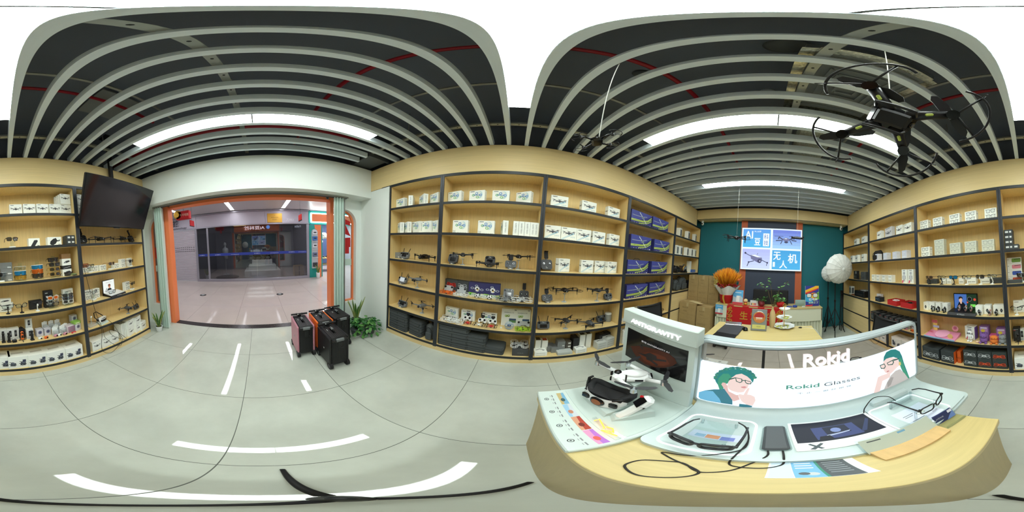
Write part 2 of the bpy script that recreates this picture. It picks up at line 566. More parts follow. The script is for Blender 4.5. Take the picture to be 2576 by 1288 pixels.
def arch_window(name, x_out, x_in, z0, z1, ax, decal):
	e = empty(name, None, None)
	e['kind'] = 'structure'
	t = 0.032 if x_out > 0 else -0.032
	cur = []
	for i in range(11):
		a = math.pi / 2 * i / 10
		cur.append((ax + (x_out - ax) * math.cos(a), z1 - 0.25 + 0.25 * math.sin(a)))
	pts = [(x_out, z0)] + cur + [(x_in, z1)]
	f = MB()
	for i in range(len(pts) - 1):
		f.bar((pts[i][0] - t / 2, -2.60, pts[i][1]), (pts[i + 1][0] - t / 2, -2.60, pts[i + 1][1]), 0.045, abs(t), 'orange', up=(0, 1, 0))
	f.bar((x_out, -2.60, z0 + 0.015), (x_in, -2.60, z0 + 0.015), 0.03, 0.045, 'orange', up=(0, 1, 0))
	part('window_frame', f, e)
	g = MB().prism([(x_out, z0)] + cur + [(x_in, z1), (x_in, z0)], -2.606, -2.600, 'glasspane')
	part('pane', g, e)
	d = MB()
	for p in decal:
		d.prism(p, -2.599, -2.5975, 'red')
	d.prism(rect(min(x_out, x_in), 1.08, max(x_out, x_in), 1.20), -2.599, -2.5975, 'doorgreen')
	part('window_lettering', d, e, 'red lettering and a frosted band on the glass')
LA = (-1.69, -1.36, 0.385, 2.10, -1.45)
RA = (1.97, 1.70, 0.43, 2.13, 1.78)
arch_wall('wall_front_left', LA[0], LA[1], LA[2], LA[3], -2.1, -1.30, LA[4])
arch_wall('wall_front_right', RA[0], RA[1], RA[2], RA[3], 2.1, 1.68, RA[4])
arch_window('window_1', LA[0], LA[1], LA[2], LA[3], LA[4], [
	[(-1.40, 1.98), (-1.62, 1.90), (-1.63, 1.82), (-1.52, 1.84), (-1.60, 1.68), (-1.64, 1.62), (-1.52, 1.66), (-1.44, 1.78), (-1.40, 1.84)],
	[(-1.40, 1.58), (-1.63, 1.60), (-1.63, 1.42), (-1.60, 1.42), (-1.60, 1.30), (-1.40, 1.30)],
	[(-1.42, 1.26), (-1.50, 1.26), (-1.47, 1.22), (-1.42, 1.22)]])
arch_window('window_2', RA[0], RA[1], RA[2], RA[3], RA[4], [
	[(1.74, 1.84), (1.90, 1.86), (1.90, 1.74), (1.86, 1.66), (1.78, 1.62), (1.82, 1.76), (1.74, 1.76)],
	[(1.74, 1.54), (1.92, 1.56), (1.92, 1.34), (1.74, 1.32)],
	[(1.76, 1.98), (1.86, 2.0), (1.84, 1.92), (1.76, 1.92)]])
# orange door frame and the folding door pushed to both sides
fr = empty('door_1', None, None); fr['kind'] = 'structure'
part('door_frame', MB().box((1.645, -2.72, 1.166), (0.11, 0.17, 2.332), 'orange', 0.004).box((-1.268, -2.72, 1.166), (0.066, 0.17, 2.332), 'orange', 0.004).box((0.15, -2.72, 2.306), (2.79, 0.17, 0.06), 'orange', 0.004), fr)
part('door_rail', MB().box((0.15, -2.42, 2.293), (3.2, 0.05, 0.022), 'greydk').box((0.15, -2.38, 2.29), (3.2, 0.008, 0.03), 'rail').box((0.15, -2.46, 2.29), (3.2, 0.008, 0.03), 'rail'), fr)
def fold(x0, x1, y0, n, lab):
	e = empty('folding_door', lab, 'folding door', (0, 0, 0), group='folding doors of the entrance')
	dx = (x1 - x0) / n
	for i in range(n):
		a = (x0 + dx * i, y0 + (0.0 if i % 2 else 0.085))
		b = (x0 + dx * (i + 1), y0 + (0.085 if i % 2 else 0.0))
		p = MB().bar((a[0], a[1], 1.14), (b[0], b[1], 1.14), 0.012, 2.25, 'doorgreen')
		for q in range(1, 4):
			f = q / 4
			p.cyl((a[0] + (b[0] - a[0]) * f, a[1] + (b[1] - a[1]) * f, 0.02), (a[0] + (b[0] - a[0]) * f, a[1] + (b[1] - a[1]) * f, 2.26), 0.008, n=6, m='doorgreen')
		part('door_panel', p, e)
	part('guide_edge', MB().box((x1, y0 + 0.04, 1.14), (0.014, 0.10, 2.26), 'rail', 0.003), e)
fold(1.58, 1.72, -2.45, 6, 'pale green folding door pushed aside by the pot plant and the television')
fold(-1.19, -1.37, -2.45, 7, 'pale green folding door pushed aside behind the wheeled suitcases')

# back wall: teal boards, navy and rust centre, glow strips
struct('wall_panel', MB().box((-1.273, 3.822, 1.29), (1.07, 0.03, 2.58), 'teal', 0.003).box((1.258, 3.822, 1.29), (1.07, 0.03, 2.58), 'teal', 0.003), label='teal wall boards')
struct('wall_centre', MB().box((-0.008, 3.80, 1.295), (1.15, 0.08, 2.59), 'navy').box((-0.656, 3.80, 1.295), (0.148, 0.082, 2.59), 'rust').box((0.642, 3.80, 1.295), (0.152, 0.082, 2.59), 'rust'), label='navy centre board between two rust stripes')
mat('glow', (190, 240, 240), 0.5, emit=3.0)
struct('trim_glow', MB().box((-0.735, 3.812, 1.3), (0.006, 0.012, 2.5), 'glow').box((0.722, 3.812, 1.3), (0.006, 0.012, 2.5), 'glow'), label='light strips at the edges of the centre board')

# ------------------------------------------------------------------ ceiling grille
SL = lambda n: 0.0245 + 0.187 * n
smesh = MB().box((0, 0, 0.04), (3.70, 0.042, 0.08), 'slat').mesh('ceiling_slat')
smesh2 = MB().box((0.20, 0, 0.04), (3.26, 0.042, 0.08), 'slat').mesh('ceiling_slat')
gr = empty('ceiling_grille', None, None)
gr['kind'] = 'structure'
for n in range(-11, 19):
	link('slat', smesh2 if n < -9 else smesh, gr, (0.02 if n < -9 else 0, SL(n), 2.8415))
for x, wd in ((0.10, 0.045), (-1.48, 0.04), (1.48, 0.04)):
	mb = MB().box((x, 0.65, 2.937), (wd, 5.8, 0.028), 'rail')
	for n in range(-11, 18):
		mb.cyl((x, SL(n) + 0.094, 2.9225), (x, SL(n) + 0.094, 2.9235), 0.007, n=8, m='black')
	part('carrier_rail', mb, gr)
for x, y in ((0.10, -1.2), (0.10, 0.6), (0.10, 2.4), (-1.48, -1.2), (-1.48, 0.7), (-1.48, 2.5), (1.48, -1.2), (1.48, 0.7), (1.48, 2.5)):
	part('hanger_rod', MB().cyl((x, y, 2.95), (x, y, 3.46), 0.005, n=6, m='rail'), gr)
for x in (-1.02, 0.72):
	part('cross_rail', MB().box((x, 0.5, 3.16), (0.022, 5.6, 0.02), 'rail'), gr)

def led_strip(n, lab):
	y = SL(n) + 0.0935
	e = empty('ceiling_light', lab, 'ceiling light', (0, y, 2.8425))
	part('housing', MB().box((0, 0, 0.034), (2.262, 0.142, 0.05), 'slat'), e)
	for s in (-1, 1):
		part('diffuser', MB().box((s * 0.566, 0, 0.0045), (1.118, 0.138, 0.009), 'led'), e)
	part('joint', MB().box((0, 0, 0.004), (0.010, 0.139, 0.008), 'grey'), e)
led_strip(-1, 'long white light strip of two halves right above the camera tripod')
led_strip(-8, 'long white light strip in the ceiling towards the shop entrance')
led_strip(5, 'long white light strip in the ceiling beside the hanging black drones')
led_strip(12, 'long white light strip in the ceiling above the office desk')

# services above the grille
def pipe(pts, r, lab, m='redpipe'):
	single('sprinkler_pipe', MB().tube(pts, r, 10, m), lab, 'pipe')
pipe([(-0.57, -2.4, 3.22), (-0.57, 0.0, 3.22), (-0.57, 1.6, 3.22), (-0.57, 3.7, 3.22)], 0.019, 'red sprinkler pipe above the grille on the blue box side')
pipe([(0.94, -1.45, 3.22), (0.94, 0.0, 3.22), (0.94, 1.6, 3.22), (0.94, 3.7, 3.22)], 0.019, 'red sprinkler pipe above the grille on the television side')
pipe([(2.05, -1.75, 3.05), (0.2, -1.75, 3.05), (-1.2, -1.75, 3.05)], 0.028, 'red pipe running crosswise near the hanging television')
ac = empty('air_conditioner', 'grey square air conditioner vent above the slats with foil tape around it', 'air conditioner', (0.335, 0.665, 3.02))
part('casing', MB().box((0, 0, 0.10), (0.60, 0.66, 0.2), 'acgrey'), ac)
for k in range(5):
	a = 0.24 - 0.045 * k
	q = MB()
	for s in (-1, 1):
		q.box((0, s * a * 1.1, -0.006 - 0.004 * k), (2 * a, 0.018, 0.012), 'acgrey')
		q.box((s * a, 0, -0.006 - 0.004 * k), (0.018, 2.2 * a, 0.012), 'acgrey')
	part('louvre', q, ac)
ft = MB()
for s in (-1, 1):
	ft.box((s * 0.285, 0, -0.004), (0.05, 0.68, 0.008), 'foil').box((0, s * 0.325, -0.004), (0.52, 0.05, 0.008), 'foil')
part('foil_tape', ft, ac)
single('foil_duct', MB().box((0.38, 1.72, 3.16), (0.40, 0.95, 0.22), 'foil', 0.03), 'foil wrapped air duct above the slats behind the vent', 'duct')
single('ceiling_speaker', MB().lathe([(0.0, -0.01), (0.07, -0.008), (0.085, 0.0), (0.085, 0.03), (0, 0.03)], (-0.02, 0.41, 3.42), 20, 'greydk'), 'round grey ceiling speaker beside the air conditioner', 'speaker')
single('smoke_detector', MB().lathe([(0.0, -0.04), (0.03, -0.035), (0.05, -0.01), (0.055, 0.01), (0, 0.01)], (-0.10, 1.05, 3.45), 18, 'greylt'), 'small round smoke detector on the dark ceiling', 'smoke detector')
single('smoke_detector', MB().lathe([(0.0, -0.04), (0.03, -0.035), (0.05, -0.01), (0.055, 0.01), (0, 0.01)], (-0.75, 0.52, 3.45), 18, 'greydk'), 'grey smoke detector on the ceiling near the red pipe', 'smoke detector')
single('air_duct', MB().box((-1.62, -2.15, 3.02), (0.34, 0.62, 0.26), 'greydk', 0.01).box((-1.62, -1.83, 3.02), (0.38, 0.03, 0.30), 'greydk'), 'grey sheet metal air duct over the white entrance wall', 'duct')
single('hatch_panel', MB().box((1.05, -0.98, 3.34), (0.40, 0.40, 0.02), 'acgrey'), 'square grey hatch hanging under the dark ceiling', 'hatch')

# ------------------------------------------------------------------ shelving: one unit per bay
def bay(side, ya, yb, lab, drawers=False, first=False, last=False):
	s = side
	e = empty('shelving_unit', lab, 'shelving', (0, 0, 0))
	ym, wd = (ya + yb) / 2, yb - ya
	part('back_panel', MB().box((s * (BX + 0.005), ym, 1.25), (0.015, wd, 2.34), 'wood_in'), e)
	for y, mirror in ((ya, 1), (yb, -1)):
		part('side_panel', MB().box((s * (FX + 0.145), y + mirror * 0.0115, 1.25), (0.265, 0.021, 2.34), 'wood_in'), e)
	for y, q in ((ya, 1), (yb, -1)):
		part('post', MB().box((s * (FX + 0.006), y + q * 0.0125, 1.245), (0.014, 0.023, 2.37), 'post'), e)
	part('plinth', MB().box((s * (FX + 0.14), ym, 0.037), (0.279, wd - 0.002, 0.074), 'wood'), e)
	for i, z in enumerate(LV + [TOPZ]):
		if drawers and i == 1: continue
		b = part('shelf', MB().box((s * (FX + 0.148), ym, z - 0.003), (0.276, wd - 0.026, 0.030), 'wood_in'), e)
		link('edge_strip', MB().box((s * (FX + 0.004), ym, z - 0.003), (0.012, wd - 0.046, 0.030), 'edge').mesh('edge_strip'), b)
	if drawers:
		for k in (0, 1):
			z0, z1 = LV[k] + 0.018, LV[k + 1] - 0.016
			part('drawer_front', MB().box((s * (FX + 0.014), ym, (z0 + z1) / 2), (0.016, wd - 0.054, z1 - z0), 'wood', 0.002), e)
			part('drawer_gap', MB().box((s * (FX + 0.02), ym, LV[k + 1] - 0.003), (0.012, wd - 0.05, 0.02), 'edge'), e)
BAYS = {'A': ('L', 0, 'narrow shelving bay of grey drone cases beside the leafy floor plants'),
		'B': ('L', 1, 'shelving bay with the football drones and stacked grey cases'),
		'C': ('L', 2, 'shelving bay with the small grey cloth speaker'),
		'D': ('L', 3, 'shelving bay full of large dark blue boxes'),
		'E': ('L', 4, 'shelving bay with drawers beside the brown cartons and teal wall'),
		'F': ('R', 4, 'shelving bay with drawers behind the white softbox lamp'),
		'G': ('R', 3, 'shelving bay with the red trays and small dark boxes'),
		'H': ('R', 2, 'shelving bay with the watch display and plush toys'),
		'I': ('R', 1, 'shelving bay with the sports sunglasses and small cameras'),
		'J': ('R', 0, 'shelving bay behind and below the black television')}
for k, (wl, i, lab) in BAYS.items():
	P = POSTS_L if wl == 'L' else POSTS_R
	bay(-1 if wl == 'L' else 1, P[i], P[i + 1], lab, k in 'EF', i == 0, i == 4)
# ================================================================== the mall outside the entrance
def face_back(y, x0=0, z0=0):      # plane facing +Y (towards the shop)
	return Matrix(((-1, 0, 0, x0), (0, 0, 1, y), (0, 1, 0, z0), (0, 0, 0, 1)))
YF = -6.65
struct('ceiling_mall', MB().box((0.5, -4.75, 2.97), (17, 3.9, 0.06), 'mallceil'))
for i, (x, y0, y1) in enumerate(((0.97, -6.35, -3.3), (-0.99, -6.35, -3.3), (2.96, -6.0, -3.3), (-3.0, -6.0, -3.3), (5.0, -6.0, -3.3), (-5.2, -6.0, -3.3))):
	e = empty('mall_light', ('long light strip in the mall ceiling, two nearest the gold plaque', 'long light strip in the mall ceiling farther along the corridor')[i > 1], 'ceiling light', (x, (y0 + y1) / 2, 2.93), group='mall ceiling lights')
	part('diffuser', MB().box((0, 0, 0.004), (0.13, y1 - y0, 0.012), 'ledmall'), e)
	part('housing', MB().box((-0.07, 0, 0.004), (0.008, y1 - y0, 0.014), 'greylt').box((0.07, 0, 0.004), (0.008, y1 - y0, 0.014), 'greylt'), e)
# shop front opposite: fascia, frame, glass, shutter
fa = struct('wall_opposite', MB().box((3.0, YF - 0.05, 2.61), (10.2, 0.06, 0.56), 'alum'))
for x0, x1 in ((-2.10, -0.3), (-0.29, 1.15), (1.16, 2.62), (2.63, 4.2), (4.21, 6.0), (6.01, 8)):
	part('fascia_panel', MB().box(((x0 + x1) / 2, YF - 0.01, 2.61), (x1 - x0, 0.02, 0.53), 'purplepanel', 0.002), fa)
part('fascia_ledge', MB().box((3.0, YF + 0.02, 2.335), (10.2, 0.10, 0.05), 'alum', 0.005), fa)
part('fascia_ledge', MB().box((3.0, YF + 0.02, 2.90), (10.2, 0.10, 0.04), 'alum', 0.005), fa)
sg = struct('window_shop', MB().box((-2.05, YF, 1.15), (0.11, 0.08, 2.31), 'alum', 0.006).box((2.135, YF, 1.15), (0.07, 0.08, 2.31), 'alum', 0.006).box((2.66, YF, 1.15), (0.09, 0.08, 2.31), 'alum', 0.006).box((0.3, YF, 0.055), (4.65, 0.09, 0.11), 'alum', 0.006))
for x0, x1 in ((-1.99, -0.9), (-0.897, 0.1), (0.103, 1.1), (1.103, 2.095), (2.175, 2.61)):
	part('pane', MB().box(((x0 + x1) / 2, YF, 1.21), (x1 - x0, 0.012, 2.20), 'shopglass'), sg)
mat('bluetape', (44, 62, 150), 0.5)
tp = MB()
tp.poly([(2.60, YF + 0.008, 1.10), (-1.99, YF + 0.008, 1.08), (-1.99, YF + 0.008, 1.19), (2.60, YF + 0.008, 1.21)], 'bluetape')
for x in (2.42, 1.72, 0.08, -1.35):
	write(tp, '出口管理中心', face_back(YF + 0.009, x, 1.145), '205,215,235', h=0.04)
for x in (1.0, -0.62, -1.80):
	write(tp, 'www.chinagoods.com', face_back(YF + 0.009, x, 1.135), '205,215,235', w_=0.34)
part('tape_band', tp, sg, 'blue band with white lettering across the glass')
sh = empty('roller_shutter', 'closed white roller shutter with three rows of slots beside the glass shop', 'shutter', (0, 0, 0))
mb = MB()
nrow = 44
for i in range(nrow):
	z0 = 0.02 + i * 2.28 / nrow
	mb.prism([(YF - 0.02, z0), (YF + 0.006, z0 + 0.012), (YF + 0.006, z0 + 0.040), (YF - 0.02, z0 + 2.28 / nrow)], 2.71, 7.6, 'shutter', ax='x')
q = part('shutter_slats', mb, sh); q['kind'] = 'stuff'
mb = MB()
for r_ in range(3):
	for i in range(22):
		mb.box((2.80 + i * 0.1, YF + 0.004, 1.36 + r_ * 0.085), (0.045, 0.02, 0.022), 'black')
q = part('slots', mb, sh); q['kind'] = 'stuff'
# signs of the opposite side
mb = MB().box((0, 0, 0), (0.60, 0.02, 0.38), 'gold', 0.004)
T = face_back(0.012)
for k, (t, h) in enumerate((('商户', 0.03), ('诚信经营示范单位', 0.036), ('规范经营户', 0.036))):
	write(mb, t, T, '90,56,20', h=h, at2=(0, 0.11 - 0.09 * k))
single('gold_plaque', mb, 'gold plaque with brown lettering on the fascia of the glass shop', 'plaque', (-0.68, YF + 0.012, 2.572))
single('number_sign', write(MB(), '73901', face_back(0), '235,235,240', w_=0.30, h=0.11, thick=0.02, bold=0.01), 'white number 73901 on the lilac fascia', 'sign', (-1.316, YF + 0.004, 2.483))
mb = write(MB(), '科技', face_back(0), '84,84,92', h=0.30, thick=0.04, bold=0.02, at2=(0.0, 0.08))
write(mb, 'Technology', face_back(0), '84,84,92', w_=0.8, h=0.12, thick=0.02, at2=(0.3, -0.18))
single('fascia_lettering', mb, 'dark raised lettering on the fascia above the roller shutter', 'sign', (3.78, YF + 0.002, 2.60))
def hang_sign(x, z, lab):
	e = empty('hanging_sign', lab, 'sign', (x, -4.7, z))
	part('board', MB().box((0, 0, 0), (0.03, 0.30, 0.18), 'red', 0.006).box((0, 0, -0.095), (0.034, 0.30, 0.016), 'black'), e)
	part('rod', MB().cyl((0, 0, 0.09), (0, 0, 2.94 - z), 0.004, n=6, m='greydk'), e)
hang_sign(1.99, 2.275, 'small red sign on a rod beside the red festive sign box')
hang_sign(-1.228, 2.27, 'small red sign on a rod in front of the number sign')
bs = empty('festive_sign', 'red festive sign box with gold emblem and white lettering over the corridor', 'sign', (2.12, -4.4, 2.50))
mb = MB().box((0, 0, 0), (0.44, 0.16, 0.26), 'red', 0.02)
part('box', mb, bs)
part('emblem', MB().lathe([(0.0, 0.05), (0.10, 0.05), (0.13, 0.03), (0.13, 0), (0, 0)], (0.16, 0.08, 0.03), 20, 'gold', axis='y').lathe([(0.0, 0.01), (0.08, 0.01), (0.08, 0)], (0.16, 0.14, 0.02), 18, '245,196,60', axis='y'), bs)
part('lettering', write(MB(), '牛不可挡', face_back(0.081), '250,230,200', w_=0.27, h=0.08, at2=(0.06, 0.0)), bs)
part('rod', MB().cyl((0, 0, 0.13), (0, 0, 0.44), 0.005, n=6, m='greydk'), bs)
for x in (1.755, -0.557):
	single('floor_spot', MB().lathe([(0.0, 0.006), (0.05, 0.006), (0.09, 0.004), (0.10, 0.0)], (0, 0, 0), 24, ['greylt', 'black', 'blackgloss']), 'round black floor spot set in the mall tiles', 'floor light', (x, -4.66, 0.001), group='floor spots in the corridor')
# inside the glass shop
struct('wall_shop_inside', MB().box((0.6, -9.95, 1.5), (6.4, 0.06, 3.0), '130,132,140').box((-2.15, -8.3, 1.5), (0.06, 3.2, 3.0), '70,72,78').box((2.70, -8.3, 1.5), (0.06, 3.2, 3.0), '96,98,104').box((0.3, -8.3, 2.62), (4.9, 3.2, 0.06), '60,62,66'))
pl = empty('display_plinth', 'white stepped plinth inside the glass shop', 'plinth', (-0.13, -8.2, 0))
for k, (wd, dp, z0, z1) in enumerate(((1.70, 1.3, 0.0, 0.27), (1.33, 0.9, 0.272, 0.49), (1.0, 0.5, 0.492, 0.73))):
	part('step', MB().box((0, 0, (z0 + z1) / 2), (wd, dp, z1 - z0), 'white', 0.006), pl)
def robot_dog(x, lab):
	e = empty('robot_dog', lab, 'robot dog', (x, -8.15, 0.732))
	part('body', MB().box((0, 0, 0.20), (0.34, 0.12, 0.10), 'black', 0.03), e)
	part('head', MB().box((0.20, 0, 0.22), (0.10, 0.09, 0.08), 'blackgloss', 0.02), e)
	for sx in (-1, 1):
		for sy in (-1, 1):
			part('leg', MB().tube([(sx * 0.13, sy * 0.08, 0.19), (sx * 0.13 - 0.07, sy * 0.085, 0.10), (sx * 0.13 + 0.01, sy * 0.085, 0.014)], [0.026, 0.02, 0.012], 8, 'black'), e)
robot_dog(0.10, 'black robot dog on the plinth, the one away from the cartons')
robot_dog(-0.38, 'black robot dog on the plinth, the one beside the shop cartons')
for k in range(2):
	single('shop_carton', MB().box((0, 0, 0.115), (0.44, 0.36, 0.23), 'kraft', 0.004).box((0, 0, 0.2305), (0.44, 0.05, 0.002), 'kraftdk').box((0, 0.1805, 0.115), (0.05, 0.002, 0.2), 'kraftdk'),
		   ('brown carton on the floor inside the glass shop', 'brown carton stacked on another inside the glass shop')[k], 'carton', (-1.80, -7.4, 0.001 + 0.235 * k))
single('round_mat', MB().lathe([(0.0, 0.012), (0.55, 0.012), (0.56, 0.0)], (0, 0, 0), 32, 'black'), 'round black mat on the floor inside the glass shop', 'mat', (1.55, -7.6, 0.001))
mat('fill_lamp', (255, 252, 245), 0.5, emit=110.0)  # two fill lights added to brighten the plinth behind the glass
for x in (0.9, -1.1):
	single('fill_light', MB().lathe([(0.0, -0.006), (0.11, -0.006), (0.13, 0.0), (0.13, 0.02)], (x, -7.3, 2.57), 20, ['fill_lamp', 'greylt', 'greylt']), 'added round fill light inside the glass shop', 'light', group='added fill lights inside the glass shop')
mat('warmled', (255, 226, 150), 0.5, emit=3.0)
single('shop_led_line', MB().bar((2.0, -7.0, 2.50), (1.2, -8.2, 2.50), 0.03, 0.02, 'warmled').bar((1.2, -8.2, 2.50), (0.6, -8.2, 2.50), 0.03, 0.02, 'warmled'), 'warm light line under the ceiling inside the glass shop', 'light')
mn = empty('mannequin', 'grey mannequin standing inside the glass shop', 'mannequin', (1.75, -8.3, 0))
part('torso', MB().lathe([(0.0, 0.82), (0.13, 0.84), (0.12, 1.0), (0.17, 1.25), (0.15, 1.36), (0.05, 1.42), (0.04, 1.5)], (0, 0, 0), 14, 'greylt'), mn)
part('head', MB().ell((0, 0, 1.58), (0.075, 0.09, 0.11), 'greylt'), mn)
part('stand', MB().cyl((0, 0, 0.02), (0, 0, 0.84), 0.015, n=8, m='greylt').cyl((0, 0, 0), (0, 0, 0.02), 0.18, n=18, m='greylt'), mn)
# the bright teal and orange shop beside it
mat('tealshop', (38, 160, 148), 0.5)
struct('wall_teal_shop', MB().box((-2.42, YF - 0.02, 1.14), (0.60, 0.05, 2.28), 'tealshop').box((-3.9, YF - 0.02, 2.61), (3.6, 0.05, 0.60), 'tealshop'))
ts = empty('shop_sign_board', 'orange sign board framed in white light above the teal shop', 'sign', (-3.5, YF + 0.01, 2.60))
part('board', MB().box((0, 0.0, 0), (2.5, 0.02, 0.35), 'orange', 0.004), ts)
part('light_border', MB().box((0, 0.004, 0.195), (2.6, 0.03, 0.03), 'ledmall').box((0, 0.004, -0.195), (2.6, 0.03, 0.03), 'ledmall').box((1.29, 0.004, 0), (0.03, 0.03, 0.36), 'ledmall'), ts)
aw = empty('display_window', 'arched display window with boxed toys in the teal shop wall', 'display case', (-2.36, YF + 0.006, 0))
outl = [(-0.14, 0.40), (0.14, 0.40), (0.14, 1.96)] + [(0.14 * math.cos(R(a)), 1.96 + 0.14 * math.sin(R(a))) for a in range(15, 180, 15)] + [(-0.14, 1.96)]
part('back', MB().prism(outl, 0.0, 0.006, '196,202,208'), aw)
part('orange_side', MB().prism([(-0.30, 0.0), (-0.145, 0.0), (-0.145, 1.98), (-0.10, 2.08), (-0.02, 2.12), (0.0, 2.29), (-0.30, 2.29)], 0.0, 0.012, 'orange'), aw)
for z in (0.42, 0.86, 1.24, 1.56, 1.80):
	part('shelf', MB().box((0, 0.04, z), (0.27, 0.07, 0.012), 'white'), aw)
for z, c in ((0.50, '60,62,72'), (0.94, '110,120,150'), (1.32, '215,218,222'), (1.63, '70,120,190'), (1.88, '222,224,228')):
	q = MB().box((0, 0.045, z + 0.07), (0.20, 0.05, 0.17), c, 0.003)
	q.box((0.0, 0.072, z + 0.075), (0.12, 0.004, 0.05), '52,54,62')
	part('toy_box', q, aw)
struct('wall_bright_shop', MB().box((-4.0, -9.9, 1.4), (3.6, 0.06, 2.8), '66,82,118').box((-5.6, -8.3, 1.4), (0.06, 3.2, 2.8), '180,184,190').box((-4.0, -8.3, 2.78), (3.4, 3.2, 0.06), '225,228,232'))
single('shop_lamp', MB().box((0, 0, 0), (1.6, 1.6, 0.02), 'ledmall'), 'white ceiling light panel inside the teal fronted shop', 'light', (-3.9, -8.2, 2.73))
for k, (x, z, r_) in enumerate(((-3.50, 1.90, 0.20), (-3.86, 1.70, 0.14), (-3.30, 1.58, 0.12))):
	cl = MB()
	for a in range(6):
		cl.ell((r_ * 0.55 * math.cos(a), r_ * 0.2 * math.sin(a * 2), r_ * 0.4 * math.sin(a)), (r_ * 0.55, r_ * 0.5, r_ * 0.5), 'fabricwhite', 10, 7)
	e = empty('cloud_lamp', ('large white cloud decoration hanging in the teal fronted shop', 'middle sized white cloud decoration in the teal fronted shop', 'small white cloud decoration in the teal fronted shop')[k], 'decoration', (x, -8.3, z))
	part('cloud', cl, e)
	part('cord', MB().cyl((0, 0, 0), (0, 0, 2.712 - z), 0.003, n=5, m='black'), e)
tb = empty('shop_table', 'light wooden display table inside the teal fronted shop', 'table', (-3.55, -8.1, 0))
part('table_top', MB().box((0, 0, 0.70), (1.0, 0.7, 0.04), 'wood_desk', 0.004), tb)
part('lower_shelf', MB().box((0, 0, 0.36), (0.96, 0.66, 0.03), 'wood_desk', 0.004), tb)
for sx in (-1, 1):
	for sy in (-1, 1):
		part('leg', MB().box((sx * 0.47, sy * 0.32, 0.34), (0.04, 0.04, 0.68), 'white', 0.003), tb)
for k, (x, c) in enumerate(((-3.3, 'black'), (-3.55, 'dark'), (-3.8, 'blackgloss'))):
	single('toy_car', MB().box((0, 0, 0.05), (0.18, 0.12, 0.05), c, 0.02).box((0, 0, 0.085), (0.09, 0.10, 0.04), c, 0.015).cyl((-0.055, -0.062, 0.028), (-0.055, 0.062, 0.028), 0.027, n=12, m='blackmat').cyl((0.055, -0.062, 0.028), (0.055, 0.062, 0.028), 0.027, n=12, m='blackmat'),
		   'dark toy car on the table of the teal fronted shop', 'toy', (x, -8.0, 0.721), group='toy cars in the teal fronted shop')
# our own front, seen only in the glass opposite: orange board with lit lettering
own = struct('wall_own_front', MB().box((0.5, -2.83, 2.62), (17, 0.05, 0.62), '150,150,156').box((3.2, -2.85, 1.2), (3.0, 0.06, 2.4), '120,122,128').box((-2.6, -2.85, 1.2), (1.0, 0.06, 2.4), '160,160,166'))
part('sign_board', MB().box((0.1, -2.87, 2.60), (2.9, 0.03, 0.50), 'orange', 0.004), own)
part('sign_lettering', write(MB(), 'Ai豆科技', face_front(-2.887, 0.25, 2.58), '235,242,255,e5', w_=1.30, h=0.24, thick=0.02, bold=0.01).lathe([(0.0, 0.03), (0.11, 0.03), (0.12, 0.0)], (-0.62, -2.887, 2.60), 20, '120,170,255,e4', axis='y'), own)
part('neighbour_sign', write(MB(), 'Felix', face_front(-2.862, -2.55, 2.62), '235,242,255,e3', w_=0.42, h=0.14, thick=0.01), own)
# ================================================================== printed artwork (flat print on packaging), metres on a w x h face
def A_drone(w, h, c='58,62,70', c2='96,102,112', cx=0.0, cy=0.55, s=0.42):
	k = w * s
	y0 = h * cy; x0 = w * cx
	P = [(c, strip([(-1.0, 0.18), (-0.3, 0.02), (0.3, 0.02), (1.0, 0.22)], 0.10)), (c, strip([(-0.7, -0.12), (0, 0.0), (0.75, -0.16)], 0.10)),
		 (c2, disc(0.0, 0.0, 0.30, 12, 0.20)), (c, disc(0.02, -0.14, 0.13, 10)), (c2, disc(0.02, -0.14, 0.06, 8)),
		 (c, strip([(-1.05, 0.18), (-1.0, -0.14)], 0.07)), (c, strip([(1.0, 0.24), (1.04, -0.10)], 0.07)),
		 (c, strip([(-1.25, 0.30), (-0.75, 0.22)], 0.05)), (c, strip([(0.75, 0.30), (1.25, 0.26)], 0.05)), (c, strip([(-0.35, 0.34), (0.30, 0.28)], 0.05)), (c, strip([(-0.1, 0.30), (-0.05, 0.05)], 0.06))]
	return [(m, [(x0 + x * k * 0.8, y0 + y * k * 0.8) for x, y in p]) for m, p in P]
def A_title(w, h, c='52,56,60', y=0.88, x=-0.28, wd=0.26):
	return [(c, rect(w * (x - wd / 2), h * y, w * (x + wd / 2), h * (y + 0.035)))]
def A_icons(w, h, n=7, y=0.08, c='120,130,136', x0=-0.3, x1=0.40, s=0.018):
	return [(c, disc(w * (x0 + (x1 - x0) * i / (n - 1)), h * y, w * s, 6)) for i in range(n)]
def A_beam(w, h):
	return [('206,226,232', [(-0.5 * w, 0.10 * h), (0.28 * w, 0.62 * h), (0.38 * w, 0.55 * h), (-0.42 * w, 0.02 * h)]), ('150,200,220', [(-0.10 * w, 0.28 * h), (0.26 * w, 0.56 * h), (0.34 * w, 0.50 * h)])]
